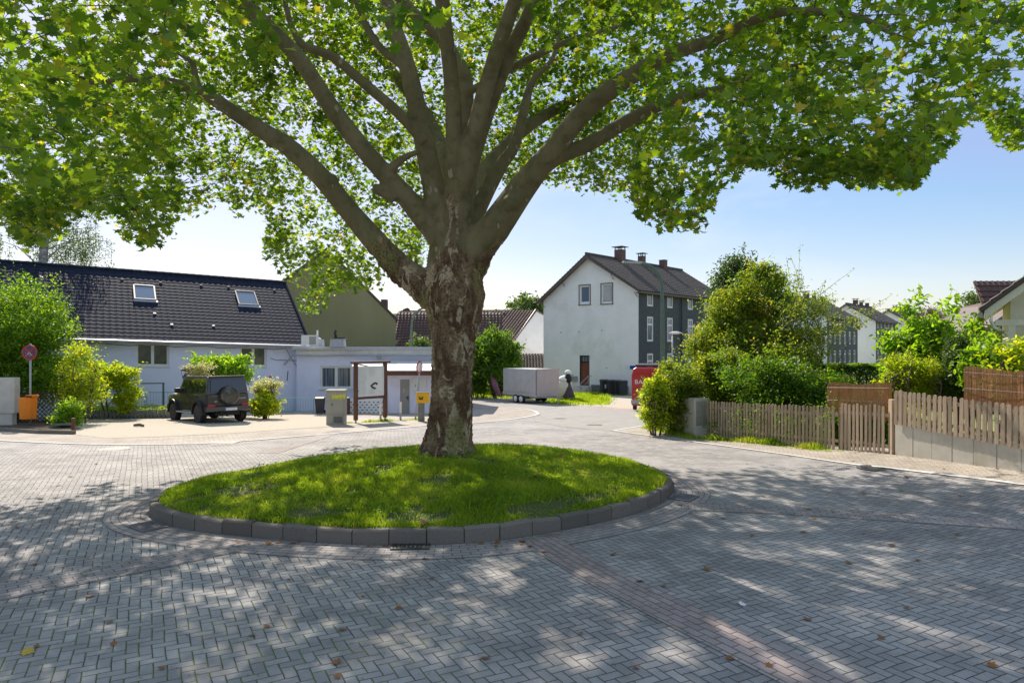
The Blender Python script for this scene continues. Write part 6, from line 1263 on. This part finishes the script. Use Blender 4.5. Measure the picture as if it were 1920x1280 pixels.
q0 = G(790, 790); D = q0.y; t = thing('post_box', 'yellow post box with black horn emblem on a grey concrete pillar', 'post box', q0); q = MB(); q.box(-.13, .13, -.1, .1, -.1, 35/FPX*D); q.build('pillar', M['concrete_dark'], t, bevel=.015)
z0 = 37/FPX*D; q = MB(); q.prism([(-.13, z0-.05), (.14, z0), (.14, z0+.36), (-.13, z0+.40)], 'x', -.2, .34); bo = q.build('box', M['yellow'], t, bevel=.02); q = MB(); q.prism([(-.15, z0+.405), (.16, z0+.365), (.16, z0+.40), (-.15, z0+.44)], 'x', -.22, .36); q.build('lid', M['paper'], t, bevel=.008)
q = MB(); ec = Vector((0.0, -.138, z0+.18)); cc_ = [ec+Vector((.085*math.cos(R(a)), 0, .06*math.sin(R(a)))) for a in range(150, 395, 15)]; q.tube(cc_, .014, 5); q.tube([ec+Vector((-.07, 0, .06)), ec+Vector((-.02, 0, -.02)), ec+Vector((.05, 0, -.09))], .012, 5); q.tube([ec+Vector((.07, 0, .06)), ec+Vector((.02, 0, -.02)), ec+Vector((-.05, 0, -.09))], .012, 5); q.build('horn_emblem', M['black'], bo)
wbin(0, 0, 'small dark bin with a white sticker in front of the annex window', s=.82, rz=.1, group=None, loc=(ax(600, 35.6), 35.6, g(35.6)))
t = thing('wheeled_bin', 'tall narrow dark red-brown container between cabinet and screen block wall', 'bin', (ax(649, 35.4), 35.4, g(35.4))); q = MB(); q.box(-.12, .16, -.2, .2, 0, .82); q.build('container_body', M['woodbrown'], t, bevel=.02); q = MB(); q.box(-.14, .18, -.22, .22, .823, .87); q.build('lid', M['white2'], t, bevel=.01)
# light blue railings
def railing(label, pts, h, nb, m='railblue', sag=0, group='light blue railings by the lavender house'):
    t = thing('railing', label, 'railing', pts[0], 0, group); o = Vector(pts[0]); PP = [Vector(p)-o for p in pts]
    q = MB(); q.tube([p+Vector((0, 0, h)) for p in PP], .022, 6); q.build('top_rail', M[m], t); q = MB(); q.tube([p+Vector((0, 0, .12)) for p in PP], .018, 6); q.build('bottom_rail', M[m], t)
    L2 = resample([p.xy for p in PP], .13); q = MB()
    for p in L2: zg = np.interp((p).length, [a.xy.length for a in PP], [a.z for a in PP]) if len(PP) > 1 else 0; q.tube([(p.x, p.y, zg+.12), (p.x, p.y, zg+h)], .008, 4)
    q.build('bars', M[m], t)
    for p in resample([p.xy for p in PP], 1.5): zg = float(np.interp(p.length, [a.xy.length for a in PP], [a.z for a in PP])); q = MB(); q.tube([(p.x, p.y, zg-.1), (p.x, p.y, zg+h)], .025, 6); q.build('post', M[m], t)
    return t
ga, gb_ = G(100, 780), G(330, 777.5); railing('long light blue railing behind the planted bed left of the car', [(ga.x, ga.y, ga.z+.12), (gb_.x, gb_.y, gb_.z+.12)], 1.02, 20)
ga, gb_ = G(500, 776), G(588, 776); railing('short light blue railing right of the rose bush', [(ga.x, ga.y, ga.z), (gb_.x, gb_.y, gb_.z)], .82, 8)
t = thing('washing_frame', 'dark metal clothes frame behind the railing left of the car', 'frame', (ax(285, 33.6), 33.6, g(33.6))); q = MB(); q.tube([(-1.2, 0, 1.58), (.6, 0, 1.6)], .03, 6); q.tube([(.55, 0, 0), (.55, 0, 1.6)], .045, 6); q.tube([(-1.15, 0, 0), (-1.15, 0, 1.58)], .03, 6); q.build('bars', M['lampgreen'], t)
# planted bed with palisade edging
pa, pb = G(137, 786), G(322, 784); t = thing('palisade_edging', 'low concrete palisade edging in front of the planted bed beside the car', 'edging', (pa.x, pa.y, g(pa.y)), math.atan2(pb.y-pa.y, pb.x-pa.x)); L_ = (pb-pa).xy.length; n = int(L_/.17)
q = MB(); rg = random.Random(5)
for i in range(n): q.tube([(i*L_/n, 0, -.1), (i*L_/n, 0, (.38+rg.uniform(-.02, .02)))], .075, 6)
q.build('palisades', M['concrete_dark'], t)
bed = [pa.xy, pb.xy, G(322, 778).xy, G(110, 780).xy]; sheet('planting_bed', [tuple(p) for p in bed], .22, M['soil'])
pts = []
for i in range(9000):
    a, b_ = random.random(), random.random(); p = (pa.xy.lerp(pb.xy, a)).lerp(G(110, 780).xy.lerp(G(322, 778).xy, a), b_); z = g(p.y)+.22+random.random()**1.5*(.28+.3*max(0, mnoise.noise(Vector((p.x*1.4, p.y*1.4, 3))))); pts.append((p.x, p.y, z))
tag(leaves('ground_cover', pts, .075, M['leaf_yellow'], None, 'tri', .6, np.full(9000, -.1), seed=81), 'bright yellow-green ground cover plants in the bed behind the palisade edging', 'plants', kind='stuff')
bush('maple_shrub', 'yellow-green layered shrub in front of the left window of the lavender house', 'shrub', 150, 262, 676, 728, 31.5, 'leaf_yellow', .10, 110, 40, .26, 82, dep=.8, ells=[((.8, 0, 1.0), (.55, .5, .85), 60, 36, .25)], tr=.03)
bush('cherry_laurel', 'dense glossy green laurel rising behind the roof of the parked car', 'shrub', 366, 474, 662, 716, 33.5, 'leaf_fresh', .13, 150, 40, .3, 83, 'oval', dep=.9, th=1.6, flat=.15)
bush('rose_bush', 'pale flowering bush left of the laurel behind the car', 'shrub', 352, 392, 675, 712, 31.6, 'leaf_pale', .07, 26, 30, .16, 84, dep=.3, tr=.015)
bush('rose_bush', 'pale pinkish rose bush standing right of the parked car', 'shrub', 474, 525, 704, 745, 31.8, 'leaf_pale', .07, 60, 28, .2, 85, dep=.5, tr=.015)
t = thing('rose_bloom', 'single dark red rose bloom on top of the pale rose bush', 'flower', P(508, 706, 31.5)); leaves('petals', [(random.gauss(0, .035), random.gauss(0, .035), random.gauss(0, .03)) for _ in range(40)], .07, M['redlight'], t, 'oval', .3); q = MB(); q.tube([(0, 0, -.5), (0, 0, 0)], .006, 4); q.build('stem', M['bark'], t)
bush('low_shrub', 'rounded leafy green shrub beside the rear of the parked car', 'shrub', 468, 520, 735, 776, 31.3, 'leaf_yellow', .10, 90, 40, .24, 86, 'oval', dep=.6)
# ------------------------------------------------------------------ far left: bin, sign, trellis, wall, bushes
bush('large_hedge_bush', 'very large leafy green bush filling the left edge behind the orange bin', 'bush', -160, 178, 478, 770, 29.6, 'leaf_mixed', .095, 480, 80, .5, 91, dep=2.2, th=2.6, stems=6, tr=.05, branch_r=.02, ells=[((1.6, -.6, 2.2), (1.5, 1.2, .7), 90, 55, .4), ((2.6, -.8, 1.6), (.9, .8, .5), 50, 45, .3)])
bush('sunlit_bush', 'brighter yellow-green spreading branches at the right side of the big left bush', 'bush', 104, 200, 625, 765, 28.2, 'leaf_yellow', .08, 130, 45, .3, 92, dep=1.0, tr=.02)
bush('low_green_shrub', 'low green shrub at the right end of the wooden trellis', 'shrub', 106, 146, 745, 812, 25.4, 'leaf_fresh', .075, 60, 45, .2, 93, dep=.5)
bt = (P(70, 0, 40).x, 40); t = thing('birch_tree', 'white barked birch rising behind the black roof at the left', 'tree', (bt[0], bt[1], g(40))); q = MB()
q.tube([(0, 0, 0), (.0, 0, 3), (.1, 0, 6), (.3, 0, 8.2), (.5, 0, 10.5), (.7, 0, 14)], [.38, .33, .27, .24, .19, .05], 12); q.tube([(.15, 0, 7.0), (.7, 0, 7.4), (1.05, 0, 7.75)], [.13, .1, .08], 8)
rg = random.Random(12); ends = []
for i in range(26):
    z = 7.6+i*.26; a = rg.uniform(0, 6.28); e_ = Vector((.3+math.cos(a)*rg.uniform(1.5, 3.6), math.sin(a)*rg.uniform(1.5, 3.4), z+rg.uniform(.6, 1.8))); q.tube([(.2+(z-7)*.07, 0, z), Vector((.2, 0, z)).lerp(e_, .5)+Vector((0, 0, .4)), e_], [.045, .025, .01], 5, caps=False); ends.append(e_)
q.build('trunk', M['birch'], t, smooth=True); pts = []
q = MB()
for e_ in ends:
    for _ in range(9):
        h_ = e_.lerp(Vector((.4, 0, e_.z-.5)), rg.random()*.7)+Vector((rg.gauss(0, .4), rg.gauss(0, .4), rg.gauss(0, .3))); Lh = rg.uniform(.8, 2.4); q.tube([h_, h_+Vector((rg.gauss(0, .15), 0, -Lh))], [.012, .005], 3, caps=False)
        for _ in range(55): u = rg.random(); pts.append((h_.x+rg.gauss(0, .13), h_.y+rg.gauss(0, .13), h_.z-Lh*u))
q.build('twigs', M['bark'], t); leaves('crown', pts, .13, M['leaf_grey'], t, 'tri', .1, seed=94)
# grey transformer block at the left edge
w0 = G(25, 801); t = thing('concrete_block_wall', 'pale concrete wall end on a darker base at the left edge of the street', 'wall', (w0.x, w0.y, g(w0.y)), R(8)); D = w0.y; q = MB(); q.box(-4, -.06, .04, .35, -.2, (801-775)/FPX*D); q.build('base', M['concrete'], t, bevel=.01); q = MB(); q.box(-4, .04, 0, .38, (801-774.6)/FPX*D, (801-708)/FPX*D); q.build('upper_wall', M['concrete'], t, bevel=.01)
# trellis
ta, tb = G(24, 797), G(108, 797); L_ = 1.75; t = thing('diamond_trellis', 'dark wooden diamond trellis behind the orange waste bin', 'trellis', (ta.x, ta.y+.15, g(ta.y)), R(3)); H = 1.25; q = MB(); n = 9
def clipseg(c, s_):
    x0, x1 = max(0, -c if s_ > 0 else c-H), min(L_, (H-c) if s_ > 0 else c); return x0, x1
for i in range(-8, 16):
    c = i*.17
    x0, x1 = max(0, -c), min(L_, H-c)
    if x1-x0 > .08: q.prism([(x0, x0+c-.02), (x1, x1+c-.02), (x1, x1+c+.02), (x0, x0+c+.02)], 'y', -.012, 0)
    x0, x1 = max(0, c-H), min(L_, c)
    if x1-x0 > .08: q.prism([(x0, c-x0-.02), (x1, c-x1-.02), (x1, c-x1+.02), (x0, c-x0+.02)], 'y', .002, .014)
q.build('lattice', M['woodgreen'], t)
for x in (0, L_): q = MB(); q.box(x-.035, x+.035, .016, .09, -.1, H+.05); q.build('post', M['woodgreen'], t)
q = MB(); q.box(0, L_, .016, .05, H-.03, H+.03); q.box(0, L_, .016, .05, 0, .05); q.build('rail', M['woodgreen'], t)
# soil patch and its kerb
sheet('soil_patch', [tuple(p) for p in gp((-120, 806), (20, 806), (135, 812), (140, 796), (60, 790), (-120, 790))], .09, M['soil'])
kb = MB(); kp = [Vector(p) for p in gp((-120, 808), (0, 808.5), (70, 813), (137, 814.5))]
for a_, b_ in zip(kp, kp[1:]):
    d = (b_-a_).normalized(); n_ = Vector((-d.y, d.x)); v = [a_, b_, b_+n_*.12, a_+n_*.12]; k0 = len(kb.v)
    kb.v += [(p.x, p.y, g(p.y)-.05) for p in v]+[(p.x, p.y, g(p.y)+.13) for p in v]
    for f_ in ((0,3,2,1),(4,5,6,7),(0,1,5,4),(1,2,6,5),(2,3,7,6),(3,0,4,7)): kb.f.append(tuple(k0+i for i in f_)); kb.m.append(0)
tag(kb.build('bed_kerb', M['kerb']), kind='structure')
s0 = G(57, 801); D = s0.y; t = thing('no_stopping_sign', 'faded round blue and red no stopping sign on a grey pole above the orange bin', 'sign', (s0.x, s0.y, g(D)+.08)); ztop = (801-648)/FPX*D; q = MB(); q.tube([(0, 0, -.2), (0, 0, ztop)], .035, 10); q.build('pole', M['galv'], t, smooth=True)
zc = (801-660.5)/FPX*D-.08; r_ = 14.5/FPX*D; q = MB(); q.lathe([(r_, -.008), (r_, .008)], 32, M=T(0, -.05, zc) @ RX(R(90))); pl0 = q.build('sign_plate', M['signred'], t)
q = MB(); q.lathe([(r_*.82, 0), (r_*.82, .003)], 32, M=T(0, -.059, zc) @ RX(R(90))); bl = q.build('blue_face', pbr('faded_sign_blue', (.035, .06, .14), (.09, .06, .09), 14, .6), pl0)
q = MB(); [q.box(-r_*.8, r_*.8, -.066, -.0625, -r_*.09, r_*.09, M=T(0, 0, zc) @ RY(R(a))) for a in (45,)]; [q.box(-r_*.8, r_*.8, -.0705, -.0665, -r_*.09, r_*.09, M=T(0, 0, zc) @ RY(R(a))) for a in (-45,)]; q.build('red_cross', M['signred'], pl0)
q = MB(); rg = random.Random(3); [q.box(-.012*rg.uniform(.5, 1.6), .012, -.073, -.071, 0, .015, M=T(rg.uniform(-.13, .1), 0, zc+rg.uniform(-.16, -.0))) for i in range(16)]; q.build('sticker_scraps', M['paper'], pl0)
t = thing('waste_bin', 'orange plastic litter bin hanging on the pole of the no stopping sign', 'litter bin', (s0.x+.09, s0.y-.06, g(D)+.08)); z0, z1 = (801-784)/FPX*D-.08, (801-744)/FPX*D-.08
w1, w0_ = 16/FPX*D, 13.6/FPX*D; q = MB(); q.lathe([(w0_*.98, z0), (w0_*1.02, z0+.02), (w1*1.0, z1-.02), (w1*1.03, z1)], 12, M=T(0, -.2, 0) @ Matrix.Diagonal((1.02, .8, 1, 1)) @ RZ(R(15))); q.build('bin_body', M['orange'], t, bevel=.015)
q = MB(); q.box(-.01, w1*.92, -.36, .0, z1+.002, z1+.10); ho = q.build('hood', M['orange'], t, bevel=.03); q = MB(); q.box(.02, w1*.84, -.365, -.357, z1+.02, z1+.075); q.build('opening', M['black'], ho)
q = MB(); q.tube([(.03+.03*math.cos(a*.6), -.2-.8*w1-.004, z0+.40+.03*math.sin(a*.6)) for a in range(9)], .006, 4); q.tube([(.06, -.2-.8*w1-.003, z0+.44), (.08, -.2-.8*w1-.003, z0+.49)], .006, 4); q.build('emblem', M['sprayyellow'], t)
q = MB(); q.box(-.1, .02, -.1, .08, z0+.2, z0+.24); q.build('bracket', M['darkmetal'], t)
t = thing('stone_slab', 'flat grey stone slab lying at the corner of the planted soil patch', 'slab', (G(118, 806).x, G(118, 806).y, g(23)+.09), .1); q = MB(); q.box(-.3, .3, -.15, .15, 0, .07); q.build('slab', M['concrete_dark'], t, bevel=.015)
t = thing('timber_post', 'short wooden post at the right corner of the soil patch', 'post', (G(134, 812).x, G(134, 812).y+.1, g(23))); q = MB(); q.box(-.05, .05, -.05, .05, 0, .48); q.build('post_shaft', M['woodbrown'], t, bevel=.01)
t = thing('log', 'short brown piece of wood lying on the gravel in front of the car', 'log', G(261, 800.5)+Vector((0, 0, .05)), R(-10)); q = MB(); q.tube([(-.22, 0, .02), (0, .02, .04), (.2, -.02, .01)], [.05, .06, .045], 7); q.build('log_body', M['bark'], t)
# ------------------------------------------------------------------ drains, covers, fallen leaves
def grate(label, cx_, cy_, w_, d_, rz, m='grate', nb=8, bars=True):
    t = thing('drain_grate', label, 'drain cover', (cx_, cy_, g(cy_)+.012), rz); q = MB(); e = .03; q.box(-w_/2, w_/2, -d_/2, -d_/2+e, -.02, .012); q.box(-w_/2, w_/2, d_/2-e, d_/2, -.02, .012); q.box(-w_/2, -w_/2+e, -d_/2+e, d_/2-e, -.02, .012); q.box(w_/2-e, w_/2, -d_/2+e, d_/2-e, -.02, .012); q.build('frame', M[m], t)
    q = MB(); q.box(-w_/2+e, w_/2-e, -d_/2+e, d_/2-e, -.02, -.008); q.build('shaft', M['black'], t); q = MB()
    for i in range(nb): x = -w_/2+e+(i+.5)*(w_-2*e)/nb; q.box(x-.013, x+.013, -d_/2+e, d_/2-e, -.008, .009)
    q.build('bars', M[m], t); return t
p = G(770, 1026); grate('dark iron drain grate set in the paving against the island kerb', p.x, p.y+.02, .50, .30, R(2))
p = G(272, 990); grate('pale worn drain grate at the left tip of the island kerb', p.x, p.y+.05, .52, .36, R(-38), 'grategalv', 9)
p = G(1283, 934); grate('small drain cover at the right tip of the island kerb', p.x, p.y, .5, .36, R(55), 'grategalv', 9)
def cover(label, px, py, r_, shape='round'):
    p = G(px, py); t = thing('manhole_cover', label, 'manhole cover', (p.x, p.y, p.z+.008)); q = MB()
    q.lathe([(r_, -.01), (r_, .004)], 28) if shape == 'round' else q.box(-r_, r_, -r_*.6, r_*.6, -.01, .004); q.build('surround', M['grategalv'], t); q = MB()
    q.lathe([(r_*.8, .0045), (r_*.8, .008)], 24) if shape == 'round' else q.box(-r_*.88, r_*.88, -r_*.48, r_*.48, .0045, .008); q.build('cover_plate', M['grate'], t)
cover('round manhole cover on the left roadway beyond the island', 215, 842, .38); cover('flat rectangular manhole cover lying across the white edge line', 418, 830, .4, 'sq'); cover('dark manhole cover on the right roadway near the footpath', 1640, 877, .36); cover('small manhole cover on the far roadway before the trailer', 1050, 785, .3); cover('small manhole cover far along the road beside the red van', 1115, 797, .3, 'sq')
# fallen leaves: one prototype, many copies
def fallen(name, label, group, mat, spots, s=.13):
    sh = LEAF['maple']; q = MB(); k = len(sh); q.v = [(0, 0, .012)]+[(x, y, .002+.05*abs(x)*abs(x)+.03*max(0, y)) for x, y in sh]
    for i in range(k): q.f.append((0, 1+i, 1+(i+1) % k)); q.m.append(0)
    o = q.build(name, mat); tag(o, label, 'leaf', group); rg = random.Random(len(spots))
    for i, (px, py) in enumerate(spots):
        p = G(px, py); c = o if i == 0 else o.copy()
        if i: COL.objects.link(c)
        onb = isl_r(p.x, p.y) < 1
        c.location = (p.x, p.y, (mound(p.x, p.y)+.05 if onb else p.z+.014)); c.rotation_euler = (rg.uniform(-.25, .25), rg.uniform(-.25, .25), rg.uniform(0, 6.28)); c.scale = (s*rg.uniform(.6, 1.25),)*2+(s*rg.uniform(1, 3),)
rg = random.Random(40)
front = [(1672, 1023), (1590, 1055), (1325, 1068), (1795, 1003), (1652, 1197), (1700, 1140), (633, 1270), (680, 1120), (1192, 1253), (1410, 1005), (65, 1058), (135, 985), (32, 990), (1368, 1235), (300, 1128), (500, 1175), (440, 1037), (1020, 1035), (1150, 1040), (1200, 1090), (1245, 1100), (1530, 910), (1620, 925), (1430, 930), (1360, 905), (1400, 870), (1700, 895), (1800, 930), (110, 910), (75, 935), (180, 870), (1600, 865), (1480, 855), (1870, 880), (1770, 880)]
front += [(rg.uniform(430, 1000), 1012+rg.uniform(2, 14)) for _ in range(22)]+[(rg.uniform(0, 1900), rg.uniform(880, 1270)) for _ in range(30)]
front = [p for p in front if not (isl_r(*G(*p).xy) < 1.0)]
fallen('fallen_leaf', 'small dry brown leaf lying on the block paving of the street', 'dry leaves scattered over the block paving', M['dryleaf'], front, .085)
fallen('green_leaf', 'fallen green leaf lying on the block paving', 'green leaves fallen on the block paving', pbr('fallen_green_leaf', (.14, .24, .03), (.1, .18, .02), 9, .6), [(160, 1080), (1432, 932), (1690, 920), (1356, 972), (1560, 960), (1665, 940), (880, 1050)], .10)
fallen('yellow_leaf', 'large yellow maple-shaped leaf on the paving at the lower left', None, pbr('fallen_yellow_leaf', (.55, .42, .03), (.45, .3, .03), 9, .6), [(52, 1224)], .15)
fallen('curled_leaf', 'curled rust-brown leaf standing on the dark drain grate', None, M['dryleaf'], [(793, 1013)], .17)
fallen('pale_leaf', 'pale crumpled leaf lying on the right roadway paving', None, M['paper'], [(1392, 1134)], .12)
fallen('island_leaf', 'brown plane leaf lying on the island grass', 'brown leaves on the island grass', M['dryleaf'], [(569, 902), (1000, 938), (1010, 935), (970, 900), (1052, 890), (995, 860), (700, 968), (760, 962)], .13)
print('objects', len(bpy.data.objects))
